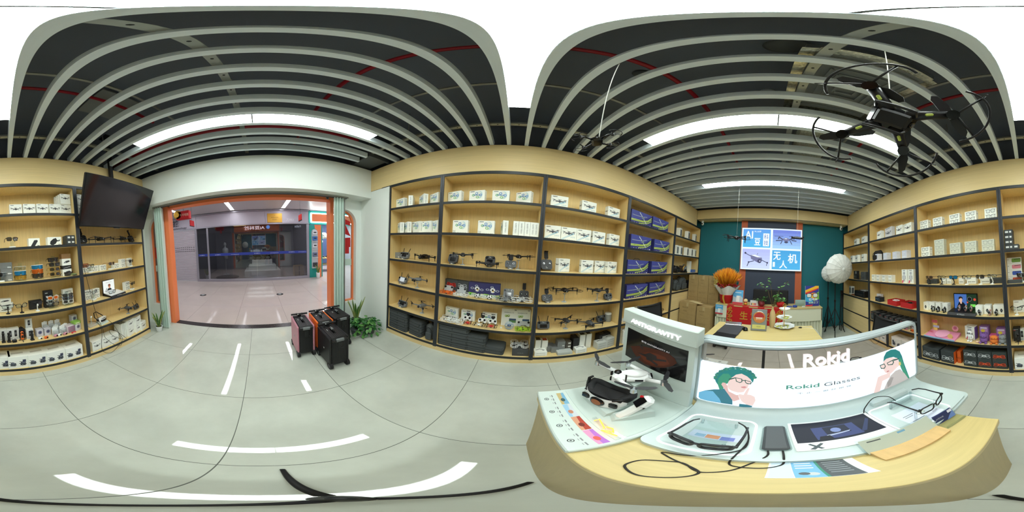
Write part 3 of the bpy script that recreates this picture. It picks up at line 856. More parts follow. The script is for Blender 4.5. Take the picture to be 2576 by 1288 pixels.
def A_swirl(w, h):
	P = [('196,222,226', disc(0.16 * w, 0.62 * h, 0.20 * w, 18, 0.30 * h)), ('232,236,228', disc(0.10 * w, 0.66 * h, 0.17 * w, 18, 0.26 * h))]
	for x, y, c in ((-0.22, 0.62, '110,180,90'), (-0.02, 0.74, '60,120,190'), (0.24, 0.60, '70,130,205'), (0.05, 0.44, '120,190,80')):
		P += [(c, disc(x * w, y * h, 0.095 * w, 14, 0.10 * h)), ('214,230,232', disc(x * w, y * h, 0.062 * w, 12, 0.062 * h))]
	P += [('90,140,190', strip([(x * w, y * h) for x, y in ((-0.22, 0.62), (0.02, 0.60), (0.24, 0.60))], 0.05 * h)), ('150,200,110', [(x * w, y * h) for x, y in ((0.05, 0.30), (0.24, 0.50), (0.30, 0.62), (0.20, 0.44))])]
	return P + A_title(w, h) + A_icons(w, h, 6, 0.07, x0=-0.15, x1=0.38)
def A_glasses(w, h, c='70,76,80', n=1, cy=0.5, s=0.74):
	P = []
	for i in range(n):
		X = w * ((i + 0.5) / n - 0.5)
		k = w / n * s / 2
		for q in (-1, 1):
			o = rrect(X + q * k * 0.52 - k * 0.42, h * cy - k * 0.36, X + q * k * 0.52 + k * 0.42, h * cy + k * 0.36, k * 0.22, 3)
			a = rrect(X + q * k * 0.52 - k * 0.35, h * cy - k * 0.29, X + q * k * 0.52 + k * 0.35, h * cy + k * 0.29, k * 0.18, 3)
			P.append((c, o)); P.append(('226,232,226', a))
		P.append((c, strip([(X - k * 0.16, h * cy + k * 0.14), (X + k * 0.16, h * cy + k * 0.14)], k * 0.09)))
		for q in (-1, 1):
			P.append((c, strip([(X + q * k * 0.94, h * cy + k * 0.2), (X + q * k * 1.04, h * cy + k * 0.34)], k * 0.10)))
	return P
def A_watch(w, h):
	return [('40,42,46', rrect(-0.10 * w, 0.22 * h, 0.10 * w, 0.62 * h, 0.04 * w)), ('24,25,28', disc(0, 0.42 * h, 0.20 * w, 14)), ('86,94,104', disc(0, 0.42 * h, 0.14 * w, 12))]
def A_robot(w, h):
	return [('196,200,204', rrect(-0.22 * w, 0.62 * h, 0.22 * w, 0.84 * h, 0.1 * w)), ('70,74,80', disc(-0.08 * w, 0.73 * h, 0.04 * w, 8)), ('70,74,80', disc(0.08 * w, 0.73 * h, 0.04 * w, 8)),
			('206,210,214', rrect(-0.20 * w, 0.34 * h, 0.20 * w, 0.60 * h, 0.08 * w)), ('80,84,90', strip([(-0.24 * w, 0.56 * h), (-0.30 * w, 0.30 * h)], 0.06 * w)), ('80,84,90', strip([(0.24 * w, 0.56 * h), (0.30 * w, 0.30 * h)], 0.06 * w)),
			('150,154,160', rect(-0.16 * w, 0.14 * h, -0.04 * w, 0.34 * h)), ('150,154,160', rect(0.04 * w, 0.14 * h, 0.16 * w, 0.34 * h)), ('214,74,108', [(-0.45 * w, 0.03 * h), (-0.2 * w, 0.03 * h), (-0.12 * w, 0.20 * h), (-0.34 * w, 0.24 * h)])] + A_title(w, h, y=0.92, x=0, wd=0.5)
def A_quad(w, h, c='206,212,214', bg=None, cy=0.46, s=0.40):
	k = w * s; P = []
	for x, y in ((-0.62, 0.22), (0.62, 0.22), (-0.72, -0.18), (0.72, -0.18)):
		P.append((c, disc(x * k, h * cy + y * k, 0.42 * k, 14, 0.24 * k)))
		P.append((bg or '64,70,74', disc(x * k, h * cy + y * k, 0.33 * k, 12, 0.17 * k)))
	P.append((c, disc(0, h * cy, 0.34 * k, 12, 0.30 * k)))
	P.append(('44,48,52', disc(0, h * cy - 0.06 * k, 0.12 * k, 8)))
	return P
def A_plane(w, h):
	P = [('70,76,150', [(-0.5 * w, 0.20 * h), (0.1 * w, 0.5 * h), (0.5 * w, 0.9 * h), (0.5 * w, 0.99 * h), (-0.5 * w, 0.99 * h)])]
	for k, (y0, yy) in enumerate(((0.30, 0.80), (0.22, 0.66), (0.10, 0.52))):
		pts = [(-0.5 * w + (0.35 * w if k == 2 else 0), y0 * h), (0.02 * w, (y0 + 0.04) * h), (0.28 * w, (y0 + 0.16) * h), (0.49 * w, yy * h)]
		P.append(('206,232,70', strip(pts, 0.045 * h)))
	P += [('196,204,206', strip([(-0.14 * w, 0.92 * h), (0.0, 0.66 * h), (0.10 * w, 0.44 * h), (0.22 * w, 0.18 * h)], 0.07 * h, 0.05 * h)), ('170,178,184', strip([(-0.46 * w, 0.62 * h), (-0.2 * w, 0.62 * h), (0.0, 0.64 * h), (0.24 * w, 0.74 * h)], 0.035 * h)),
		  ('120,130,140', disc(0.04 * w, 0.58 * h, 0.07 * w, 10, 0.11 * h)), ('150,158,164', disc(-0.38 * w, 0.62 * h, 0.06 * w, 8, 0.03 * h))]
	return P + A_icons(w, h, 7, 0.07, '214,216,232', -0.36, 0.30, 0.012) + [('222,224,236', rect(0.38 * w, 0.05 * h, 0.45 * w, 0.10 * h))]
def A_soccer(w, h):
	return [('70,150,50', rect(-0.5 * w, 0.0, 0.5 * w, 0.18 * h)), ('150,210,60', strip([(-0.48 * w, 0.20 * h), (0.1 * w, 0.16 * h)], 0.06 * h)), ('238,240,240', disc(0.05 * w, 0.52 * h, 0.16 * w, 16)), ('24,24,26', disc(0.05 * w, 0.54 * h, 0.06 * w, 6)), ('24,24,26', disc(-0.06 * w, 0.44 * h, 0.035 * w, 6)), ('24,24,26', disc(0.16 * w, 0.46 * h, 0.035 * w, 6)), ('240,200,60', disc(0.08 * w, 0.46 * h, 0.04 * w, 8)),
			('200,210,220', ring(-0.26 * w, 0.56 * h, 0.07 * w, 0.11 * w, 12, 0.6)), ('200,210,220', ring(0.34 * w, 0.50 * h, 0.07 * w, 0.11 * w, 12, 0.6)), ('200,210,220', ring(0.0, 0.76 * h, 0.06 * w, 0.10 * w, 12, 0.6)), ('236,240,120', rect(0.30 * w, 0.08 * h, 0.44 * w, 0.20 * h))]
def A_sunglass(w, h, c='30,31,34'):
	return [(c, [(x * w, y * h) for x, y in ((-0.36, 0.22), (-0.30, 0.52), (-0.10, 0.78), (0.10, 0.88), (0.18, 0.62), (0.30, 0.58), (0.40, 0.70), (0.44, 0.78), (0.36, 0.50), (0.16, 0.46), (0.06, 0.20), (-0.12, 0.06), (-0.28, 0.08))]), ('90,94,98', rect(0.24 * w, 0.10 * h, 0.42 * w, 0.15 * h))]
def A_folded(w, h):
	P = []
	for x, k in ((-0.26, 0), (0.22, 1)):
		X = x * w
		P += [('74,80,90', [(X - 0.16 * w, 0.24 * h), (X + 0.10 * w, 0.20 * h), (X + 0.14 * w, 0.46 * h), (X - 0.10 * w, 0.56 * h)]), ('40,44,50', strip([(X - 0.2 * w, 0.42 * h), (X + 0.16 * w, 0.30 * h)], 0.05 * h)), ('112,120,134', [(X - 0.08 * w, 0.42 * h), (X + 0.06 * w, 0.38 * h), (X + 0.05 * w, 0.54 * h), (X - 0.06 * w, 0.58 * h)]), ('40,44,50', strip([(X - 0.18 * w, 0.58 * h), (X + 0.02 * w, 0.50 * h)], 0.04 * h))]
		if k: P += [('40,44,50', disc(X - 0.04 * w, 0.28 * h, 0.06 * w, 10)), ('150,158,170', disc(X - 0.04 * w, 0.28 * h, 0.03 * w, 8)), ('60,66,90', rect(X - 0.02 * w, 0.50 * h, X + 0.14 * w, 0.72 * h))]
	return P

def pbox(w, d, h, col='whitebox', front=(), side=(), left=(), top=(), texts=(), bev=0.0018, lid=None):
	"""a printed carton: body, lid seam and prints; texts: (string, face, colour, w, h, (x, y), rot)"""
	p = Proto()
	b = MB().box((0, 0, h / 2), (w, d, h), col, bev)
	subs = []
	if lid: b.box((0, 0, h * lid), (w + 0.0012, d + 0.0012, 0.0016), 'greydk' if col not in ('whitebox', 'white') else '206,210,202')
	p.add('carton', b)
	F = {'f': (face_front(-d / 2), front, 'front_print'), 'r': (face_right(w / 2), side, 'side_print'), 'l': (face_left(-w / 2), left, 'end_print'), 't': (face_top(h), top, 'top_print')}
	for k, (T, polys, nm) in F.items():
		pr = MB()
		if polys:
			fw, fh = (w, h) if k == 'f' else (d, h) if k in 'rl' else (w, d)
			y0 = -0.47 * fh if k == 't' else 0.03 * fh
			paint(pr, [(col, rect(-0.47 * fw, y0, 0.47 * fw, y0 + 0.94 * fh))] + list(polys), T)
		for t, f, c, tw, th, xy, rot in texts:
			if f == k: write(pr, t, T, c, tw, th, xy, rot=rot, lift=0.0008 + 0.00025 * len(polys))
		if pr.f: p.add(nm, pr)
	return p

# ================================================================== eyewear
def rimloop(cx, w, h, r, z0, n=5, taper=0.0):
	pts = rrect(cx - w / 2, z0 - h / 2, cx + w / 2, z0 + h / 2, r, n)
	return [(x * (1 - taper * (z0 + h / 2 - y) / h) if taper else x, 0.012 * (x / 0.07) ** 2, y) for x, y in pts]
def glasses(frame='black', lens='lensclear', style='full', temple=None, wd=0.142, hh=0.042, rim=0.0026):
	"""opened pair of glasses facing -Y, lying level, origin under the bridge"""
	p = Proto()
	temple = temple or frame
	z0 = 0.024
	if style == 'sport':
		f = MB()
		top = [(wd / 2 * math.sin(a), 0.055 - 0.055 * math.cos(a), z0 + 0.022) for a in [R(-88 + 16 * i) for i in range(12)]]
		f.tube(top, 0.0035, 7, frame)
		g = MB()
		def sh(u, v):
			a = R(-84 + 168 * u)
			dip = 0.018 * math.exp(-((u - 0.5) / 0.06) ** 2) * (1 - v)
			e = 0.014 * (abs(u - 0.5) * 2) ** 3 * (1 - v)
			return ((wd / 2 - 0.001) * math.sin(a), 0.055 - 0.056 * math.cos(a), z0 + 0.020 - 0.050 * (1 - v) + dip + e)
		g.grid(sh, 24, 4, lens)
		p.add('frame', f); p.add('lens', g)
	else:
		f = MB()
		lw = wd * 0.40
		for q in (-1, 1):
			f.tube(rimloop(q * wd * 0.255, lw, hh, 0.014, z0, 4), rim if style == 'full' else 0.0014, 6, frame, closed=True)
		f.tube([(-wd * 0.06, 0, z0 + 0.008), (0, -0.002, z0 + 0.012), (wd * 0.06, 0, z0 + 0.008)], rim, 6, frame)
		for q in (-1, 1):
			f.box((q * wd * 0.475, 0.012, z0 + 0.012), (0.014, 0.010, 0.010), frame, 0.002)
		p.add('frame', f)
		for q in (-1, 1):
			p.add('lens', MB().poly([(x, y, z) for x, y, z in rimloop(q * wd * 0.255, lw - 0.004, hh - 0.004, 0.012, z0, 4)], lens))
	for q in (-1, 1):
		x = q * wd / 2 * 0.99
		y0 = 0.016 if style != 'sport' else 0.05
		p.add('temple', MB().tube([(x, y0, z0 + 0.012), (x * 1.01, 0.08, z0 + 0.012), (x * 0.98, 0.112, z0 + 0.006), (x * 0.94, 0.142, z0 - 0.018)], [0.0036, 0.0032, 0.003, 0.0034], 6, temple))
	return p
def headstand(col='black', h=0.09):
	"""small upright eyewear stand on a round foot"""
	return Proto().add('foot', MB().lathe([(0.026, 0), (0.026, 0.004), (0.018, 0.009), (0, 0.010)], (0, 0.01, 0), 16, col)).add('stem', MB().tube([(0, 0.012, 0.006), (0.003, 0.022, h * 0.35), (0.0, 0.012, h * 0.7), (0, 0.0, h)], [0.008, 0.006, 0.007, 0.006], 8, col).box((0, 0.0, h * 0.86), (0.020, 0.010, h * 0.3), col, 0.004))

# ================================================================== drones
def blade(r, w):
	return [(0.004, -w * 0.25), (r * 0.35, -w * 0.5), (r * 0.85, -w * 0.35), (r, -w * 0.05), (r * 0.92, w * 0.3), (r * 0.4, w * 0.45), (0.004, w * 0.25)]
def drone(col='dark', bw=0.075, bl=0.13, bh=0.042, ax=0.125, ay=0.095, prop=0.07, armr=0.008, feet=0.028, guard=None, cam='sphere', props=('black',), arms=None, drop=0.0, light=None, top=None, ang=(20, 70, 115, 160)):
	"""quadcopter facing -Y; origin on the ground below its middle"""
	p = Proto()
	zb = feet + bh / 2
	b = MB().box((0, 0, zb), (bw, bl, bh), col, bh * 0.36)
	b.ell((0, bl * 0.05, zb + bh * 0.42), (bw * 0.38, bl * 0.36, bh * 0.30), top or col, 12, 8)
	b.box((0, bl * 0.2, zb + bh * 0.5), (bw * 0.4, bl * 0.22, bh * 0.12), 'blackmat', 0.002)
	p.add('body', b)
	if cam == 'sphere':
		p.add('camera', MB().ell((0, -bl * 0.52, zb - bh * 0.12), (bh * 0.44, bh * 0.40, bh * 0.44), 'blackgloss', 12, 8).cyl((0, -bl * 0.52 - bh * 0.30, zb - bh * 0.12), (0, -bl * 0.52 - bh * 0.46, zb - bh * 0.12), bh * 0.22, n=12, m='greydk'))
	elif cam:
		p.add('camera', MB().box((0, -bl * 0.52, zb - bh * 0.05), (bw * 0.46, bh * 0.4, bh * 0.5), 'blackgloss', 0.004).cyl((0, -bl * 0.52 - bh * 0.2, zb - bh * 0.05), (0, -bl * 0.52 - bh * 0.28, zb - bh * 0.05), bh * 0.18, n=10, m='grey'))
	k = 0
	for sx in (-1, 1):
		for sy in (-1, 1):
			mx, my = sx * ax, sy * ay
			zm = zb + bh * (0.30 if sy < 0 else 0.05) - drop
			a = MB().tube([(sx * bw * 0.40, sy * bl * 0.32, zb + bh * 0.1), (mx * 0.75, my * 0.95, zm), (mx, my, zm)], [armr * 1.3, armr, armr], 8, arms or col)
			a.cyl((mx, my, zm - armr * 1.6), (mx, my, zm + armr * 2.2), armr * 1.5, n=10, m='black')
			if feet > 0.012:
				a.tube([(mx, my, zm), (mx * 1.01, my, 0.003 if sy < 0 else 0.010)], [armr * 0.8, armr * 0.45], 6, arms or col)
			if light: a.box((mx * 0.72, my * 0.92, zm - armr * 0.9), (armr * 1.2, armr * 1.6, armr * 0.3), light, 0.001)
			g = MB()
			zp = zm + armr * 2.3
			an = ang[k % 4]; k += 1
			for t in (0, 180):
				g.T = Matrix.Translation((mx, my, zp)) @ Matrix.Rotation(R(an + t), 4, 'Z') @ Matrix.Rotation(R(7), 4, 'X')
				g.prism(blade(prop, prop * 0.2), 0, 0.0012, props[k % len(props)], ax='z')
			g.T = None
			g.cyl((mx, my, zp - 0.001), (mx, my, zp + 0.004), armr * 0.6, n=8, m='black')
			subs = [('propeller', g)]
			if guard == 'arc':
				u = MB()
				base = math.atan2(my, mx)
				u.tube([(mx + prop * 1.12 * math.cos(base + R(t)), my + prop * 1.12 * math.sin(base + R(t)), zm) for t in range(-75, 76, 15)], 0.0022, 6, 'black')
				for t in (-45, 45):
					u.tube([(mx, my, zm), (mx + prop * 1.12 * math.cos(base + R(t)), my + prop * 1.12 * math.sin(base + R(t)), zm)], 0.0018, 5, 'black')
				subs.append(('propeller_guard', u))
			elif guard:
				u = MB()
				n = 20
				for zz in (zm - armr * 1.2, zp + 0.004):
					u.tube([(mx + prop * 1.14 * math.cos(2 * math.pi * i / n), my + prop * 1.14 * math.sin(2 * math.pi * i / n), zz) for i in range(n)], 0.003, 6, guard, closed=True)
				for i in range(0, n, 4):
					t = 2 * math.pi * i / n
					u.cyl((mx + prop * 1.14 * math.cos(t), my + prop * 1.14 * math.sin(t), zm - armr * 1.2), (mx + prop * 1.14 * math.cos(t), my + prop * 1.14 * math.sin(t), zp + 0.004), 0.002, n=5, m=guard)
				for t in (0, 120, 240):
					u.tube([(mx, my, zm - armr * 1.2), (mx + prop * 1.14 * math.cos(R(t)), my + prop * 1.14 * math.sin(R(t)), zm - armr * 1.2)], 0.0018, 5, guard)
				subs.append(('propeller_guard', u))
			p.add('arm', a, *subs)
	return p
def stand(h=0.09, col='greylt', r=0.032):
	return Proto().add('foot', MB().lathe([(r, 0), (r, 0.003), (r * 0.6, 0.008), (0, 0.010)], (0, 0, 0), 16, col)).add('stem', MB().tube([(0, 0, 0.005), (0.004, 0, h * 0.3), (0.002, 0, h * 0.7), (0, 0, h - 0.006)], [0.009, 0.006, 0.005, 0.006], 8, col)).add('cradle', MB().box((0, 0, h - 0.003), (0.040, 0.030, 0.006), col, 0.002))

# ================================================================== remote controllers
def controller(col='grey', w=0.17, h=0.10, screen='screenoff', antennas=True, phone=False, base='grey', tilt=24, sticks='black', sunk=False, wing=False):
	p = Proto()
	T = Matrix.Translation((0, 0, 0.018)) @ Matrix.Rotation(R(-tilt), 4, 'X')
	b = MB(); b.T = T
	if wing:
		b.prism([(-w / 2, h * 0.30), (-w * 0.44, h * 0.0), (-w * 0.28, h * 0.02), (-w * 0.18, h * 0.28), (w * 0.18, h * 0.28), (w * 0.28, h * 0.02), (w * 0.44, 0.0), (w / 2, h * 0.30), (w * 0.46, h * 0.78), (w * 0.30, h * 0.92), (-w * 0.30, h * 0.92), (-w * 0.46, h * 0.78)], -0.016, 0.016, col)
	else:
		b.prism(rrect(-w / 2, 0, w / 2, h, h * 0.22, 4), -0.014, 0.016, col)
		b.box((-w * 0.40, 0.022, h * 0.4), (w * 0.16, 0.03, h * 0.7), col, 0.008).box((w * 0.40, 0.022, h * 0.4), (w * 0.16, 0.03, h * 0.7), col, 0.008)
	p.add('body', b)
	if screen:
		s = MB(); s.T = T
		if sunk: s.box((0, -0.0165, h * 0.36), (w * 0.58, 0.003, h * 0.48), screen, 0.002)
		else: s.box((0, -0.0165, h * 0.52), (w * 0.56, 0.003, h * 0.70), screen, 0.002)
		p.add('screen', s)
	for q in (-1, 1):
		s = MB(); s.T = T
		x, z = (q * w * 0.39, h * 0.72) if not sunk else (q * w * 0.34, h * 0.80)
		if phone and not screen: x, z = q * w * 0.27, h * 0.58
		s.cyl((x, -0.015, z), (x, -0.018, z), 0.014, n=14, m='blackgloss').cyl((x, -0.018, z), (x, -0.030, z), 0.004, 0.006, n=8, m=sticks)
		p.add('stick', s)
	n = MB(); n.T = T
	n.box((0, -0.0152, h * 0.16 if not sunk else h * 0.84), (w * 0.16, 0.002, h * 0.05), 'greylt').box((-w * 0.06, -0.0152, h * 0.25 if not sunk else h * 0.92), (w * 0.04, 0.002, h * 0.04), 'white')
	p.add('buttons', n)
	if antennas:
		for q in (-1, 1):
			a = MB(); a.T = T
			a.tube([(q * w * 0.30, 0.004, h * 0.96), (q * w * 0.33, 0.004, h * 1.05), (q * w * 0.42, 0.004, h * 1.75)], [0.006, 0.005, 0.0045], 8, 'black')
			p.add('antenna', a)
	if phone:
		a = MB(); a.T = T
		a.box((0, 0.0, h * 1.05), (0.026, 0.012, h * 0.30), 'black', 0.003).box((0, -0.004, h * 1.5), (0.05, 0.012, h * 0.72), 'blackmat', 0.004).box((0, -0.014, h * 1.86), (0.05, 0.024, 0.008), 'black', 0.002)
		p.add('phone_holder', a)
	if base:
		p.add('stand', MB().prism([(-0.03, 0.0), (0.05, 0.0), (0.05, 0.012), (0.03, 0.05), (-0.006, 0.020), (-0.03, 0.022)], -w * 0.23, w * 0.23, base, ax='x').box((0, -0.031, 0.011), (w * 0.2, 0.001, 0.008), 'white'))
	return p
# ================================================================== the long desk and the two counter displays
DZ = 0.75
dk = empty('long_desk', 'long pale wooden desk carrying the two counter displays', 'desk', (-0.04, 1.07, 0))
part('desk_top', MB().box((0, 0, DZ - 0.018), (1.125, 1.86, 0.036), 'wood_desk', 0.002), dk)
part('front_panel', MB().box((0, -0.908, 0.357), (1.121, 0.024, 0.713), 'wood_front', 0.001), dk)
part('rear_panel', MB().box((0, 0.90, 0.357), (1.0, 0.02, 0.713), 'wood_front'), dk)
for s in (-1, 1):
	part('side_panel', MB().box((s * 0.548, -0.28, 0.357), (0.024, 1.22, 0.713), 'wood_front'), dk)
	part('leg', MB().box((s * 0.53, 0.86, 0.357), (0.06, 0.06, 0.713), 'wood_front', 0.003), dk)

# ---- drone display stand with screen
mat('agplate', (202, 215, 209), 0.35)
mat('agtray', (196, 210, 204), 0.45)
mat('signlit', (255, 255, 255), 0.4, emit=1.0)
ag = empty('drone_display_stand', 'pale display stand with a dark screen and raised white lettering on the desk', 'display stand', (0, 0, DZ))
part('base_plate', MB().box((-0.424, 0.355, 0.0145), (0.372, 0.434, 0.028), 'agplate', 0.004), ag)
part('tray', MB().box((-0.424, 0.392, 0.0295), (0.345, 0.285, 0.002), 'agtray', 0.0005), ag)
part('screen_body', MB().box((-0.437, 0.557, 0.222), (0.386, 0.034, 0.387), 'agplate', 0.003), ag)
part('header', MB().box((-0.434, 0.560, 0.453), (0.402, 0.062, 0.072), 'agplate', 0.003), ag)
wr = write(MB(), 'ANTIGRAVITY', face_front(0.5292, -0.434, 0.445), 'signlit', w_=0.272, h=0.021, bold=0.008, thick=0.004 / 0.05, lift=0.0)
part('sign_lettering', wr, ag, 'raised white lettering')
scr = MB().box((-0.435, 0.5395, 0.299), (0.332, 0.004, 0.180), 'screenoff', 0.001)
part('screen', scr, ag)
sp = MB()
pol = []
def PX4(pts, y, f):           # outline in photo crop pixels -> on the plane y
	return [(lambda p: (p.x, p.z - DZ))(at(*f(a, b), y=y)) for a, b in pts]
c3 = lambda x, y: (1340 + x / 3.389, 760 + y / 3.389)
c4 = lambda x, y: (1740 + x / 4.293, 800 + y / 4.293)
c5 = lambda x, y: (1540 + x / 5.152, 980 + y / 5.152)
c6 = lambda x, y: (1960 + x / 4.182, 940 + y / 4.182)
T0 = face_front(0.5373)
pol += [('96,42,18,e0.25', PX4([(835, 375), (860, 430), (905, 490), (960, 530), (1040, 555), (1120, 560), (1190, 545), (1230, 520), (1210, 480), (1160, 440), (1080, 410), (1000, 390), (920, 372)], 0.537, c3)),
		('130,58,24,e0.25', PX4([(905, 440), (950, 500), (1020, 535), (1110, 545), (1170, 530), (1130, 470), (1060, 440), (980, 425)], 0.537, c3)),
		('34,30,30,e0.4', PX4([(900, 430), (975, 445), (985, 475), (905, 438)], 0.537, c3)), ('44,38,36,e0.4', PX4([(965, 440), (1000, 432), (1055, 460), (1060, 490), (1000, 500), (970, 490)], 0.537, c3)),
		('40,36,36,e0.4', PX4([(1040, 480), (1140, 495), (1140, 510), (1040, 498)], 0.537, c3)), ('40,36,36,e0.4', PX4([(1010, 490), (1070, 530), (1060, 545), (1000, 500)], 0.537, c3)), ('44,40,40,e0.4', PX4([(910, 370), (925, 362), (945, 390), (940, 405)], 0.537, c3))]
paint(sp, pol, T0, 0.0001, 0.0003)
write(sp, '影翎 ANTIGRAVITY A1', T0, '220,220,220,e1', w_=0.15, h=0.010, at2=(-0.425, 0.352), lift=0.0016)
part('screen_picture', sp, ag)
gp = MB()
TT = face_top(0.0288)
def Q(x0, y0, x1, y1): return rect(x0, y0, x1, y1)
cols = (('120,170,200', '190,170,120', '60,90,90'), ('200,206,210', '150,190,215', '190,130,100'), ('170,60,44', '206,150,120', '110,40,30'), ('170,110,200', '220,150,190', '210,90,80'))
for i, (a, b, c) in enumerate(cols):
	x0 = -0.585 + 0.0845 * i; x1 = x0 + 0.082
	paint(gp, [(a, Q(x0, 0.208, x1, 0.236)), (b, [(x0, 0.208), (x1, 0.208), (x1, 0.218), (x0, 0.226)]), (c, disc((x0 + x1) / 2 + 0.01, 0.221, 0.012, 12, 0.008))], TT, 0.0001, 0.0002)
	xi = -0.549 + 0.0865 * i
	paint(gp, [('60,62,64', ring(xi, 0.164, 0.006, 0.0085, 14)), ('60,62,64', disc(xi, 0.164, 0.003, 8))], TT, 0.0001, 0.0002)
	for k in range(3):
		paint(gp, [('130,134,136', Q(x0 + 0.01 + 0.025 * k, 0.186, x0 + 0.026 + 0.025 * k, 0.190)), ('150,154,156', Q(x0 + 0.012 + 0.025 * k, 0.180, x0 + 0.022 + 0.025 * k, 0.182))], TT, 0.0001, 0.0002)
part('print', gp, ag)
mat('neon', (255, 150, 40), 0.4, emit=4.0)
nz = MB()
def neon(pts):
	nz.tube([tuple(at(*c3(a, b), z=DZ + 0.045) - Vector((0, 0, DZ))) for a, b in pts], 0.0022, 6, 'neon')
neon([(525, 1010), (570, 998), (612, 1072), (598, 1078)])
neon([(628, 1062), (682, 1078), (690, 1112), (655, 1100), (585, 1092), (722, 1140)])
part('neon_emblem', nz, ag, 'small glowing orange emblem')
part('emblem_block', MB().box((-0.315, 0.268, 0.036), (0.14, 0.012, 0.012), 'acrylic'), ag)
# things on that stand
g0 = at(*c3(620, 860), z=DZ + 0.032)
e = empty('headset_cradle', 'pale wedge cradle under the white headset', 'stand', (-0.455, 0.352, DZ + 0.0308))
part('wedge', MB().prism([(-0.055, 0), (0.055, 0), (0.045, 0.035), (-0.045, 0.022)], -0.075, 0.075, 'agtray', ax='x'), e)
e = empty('flight_headset', 'white and black video headset with side antennas on the drone display stand', 'headset', (-0.462, 0.350, DZ + 0.058), R(22))
hb = MB()
hb.grid(lambda u, v: ((0.092 * math.sin(R(-78 + 156 * u))) * (1 - 0.12 * (abs(v - 0.5) * 2) ** 3), -0.052 * math.cos(R(-78 + 156 * u)) + 0.004, 0.062 * v), 20, 6, 'whitegloss')
hb.box((0, 0.0, 0.003), (0.15, 0.06, 0.004), 'white', 0.001).box((0, 0.002, 0.056), (0.155, 0.066, 0.006), 'blackmat', 0.002)
part('shell', hb, e)
part('face_pad', MB().tube([(0.088 * math.cos(R(a)), 0.026 + 0.050 * math.sin(R(a)), 0.050 + 0.022 * math.cos(R(2 * a)) - 0.008) for a in range(0, 360, 24)], 0.019, 8, 'blackmat', closed=True), e)
for x, r_ in ((-0.055, 0.020), (0.058, 0.018)):
	part('camera_window', MB().box((x, -0.042, 0.032), (r_ * 1.8, 0.016, 0.03), 'blackgloss', 0.006), e)
part('front_screen', MB().lathe([(0.0, 0.008), (0.026, 0.006), (0.030, 0.0)], (0, -0.048, 0.03), 18, 'blackgloss', axis='y').lathe([(0.0, 0.0086), (0.020, 0.0072)], (0, -0.048, 0.03), 14, '150,86,40', axis='y'), e)
part('antenna', MB().tube([(-0.088, 0.0, 0.055), (-0.092, 0.01, 0.10), (-0.080, 0.016, 0.115)], [0.007, 0.007, 0.005], 8, 'black'), e)
part('antenna', MB().tube([(0.05, -0.04, 0.066), (0.095, -0.005, 0.068)], [0.007, 0.007], 8, 'black'), e)
# white drone on its post
e = empty('drone_post', 'thin pale post carrying the white drone', 'stand', (-0.43, 0.445, DZ + 0.0308))
part('post', MB().cyl((0, 0, 0), (0, 0, 0.135), 0.006, n=10, m='agplate').cyl((0, 0, 0), (0, 0, 0.004), 0.018, n=14, m='agplate'), e)
part('saddle', MB().box((0, 0, 0.139), (0.05, 0.04, 0.008), 'agplate', 0.002), e)
e = empty('white_drone', 'white folding drone with black propellers on the display stand', 'drone', (-0.445, 0.44, DZ + 0.174), 0)
bd = MB()
bd.T = Matrix.Rotation(R(-40), 4, 'Z')
bd.box((0, 0.01, 0.028), (0.062, 0.14, 0.05), 'whitegloss', 0.018).ell((0, 0.015, 0.050), (0.026, 0.055, 0.014), 'whitegloss').box((0, -0.055, 0.024), (0.066, 0.03, 0.055), 'whitegloss', 0.012)
part('body', bd, e)
cm = MB(); cm.T = Matrix.Rotation(R(-40), 4, 'Z')
cm.lathe([(0.0, 0.010), (0.010, 0.009), (0.013, 0.0)], (0, -0.068, 0.042), 14, 'blackgloss', axis='y').lathe([(0.0, 0.010), (0.010, 0.009), (0.013, 0.0)], (0, -0.068, 0.006), 14, 'blackgloss', axis='y').lathe([(0.015, 0.0), (0.013, 0.006), (0, 0.009)], (0, -0.05, 0.052), 14, 'blackgloss')
part('camera', cm, e)
for c_, d_, m_ in (((0, -0.018, 0.030), (0.0635, 0.006, 0.046), 'black'), ((0.0, 0.078, 0.030), (0.03, 0.008, 0.02), 'blackgloss'), ((0.0315, 0.03, 0.028), (0.002, 0.03, 0.012), 'black')):
	bt = MB(); bt.T = Matrix.Rotation(R(-40), 4, 'Z')
	part('band', bt.box(c_, d_, m_, 0.0009), e)
org = Vector((-0.445, 0.44, DZ + 0.174))
for k, (px, z, an) in enumerate((((555, 515), 0.985, 10), ((815, 525), 1.0, 95), ((1120, 688), 0.99, -35), ((860, 750), 0.975, 50))):
	mpt = at(*c3(*px), z=z) - org
	st = Matrix.Rotation(R(-40), 4, 'Z') @ Vector((0.026 * (1 if k in (2, 3) else -1), (-0.05 if k in (0, 3) else 0.06), 0.03))
	a = MB().tube([st, (st + mpt) / 2, mpt], [0.012, 0.009, 0.008], 8, 'whitegloss').cyl(mpt - Vector((0, 0, 0.012)), mpt + Vector((0, 0, 0.010)), 0.012, n=12, m='silver')
	pr = MB()
	for t in (0, 150):
		pr.T = Matrix.Translation(mpt + Vector((0, 0, 0.012))) @ Matrix.Rotation(R(an + t), 4, 'Z') @ Matrix.Rotation(R(10), 4, 'X')
		pr.prism(blade(0.075, 0.020), 0, 0.0014, 'dark', ax='z')
	o = part('arm', a, e)
	link('propeller', pr.mesh('propeller'), o)
e = empty('grip_cradle', 'pale sloping cradle under the motion controller', 'stand', (-0.335, 0.375, DZ + 0.0308), R(-25))
part('wedge', MB().prism([(-0.07, 0), (0.06, 0), (0.055, 0.05), (0.03, 0.055), (-0.06, 0.015)], -0.022, 0.022, 'agtray', ax='x'), e)
e = empty('motion_controller', 'white hand grip controller with black pad and red button', 'controller', (-0.335, 0.375, DZ + 0.0308), R(-25))
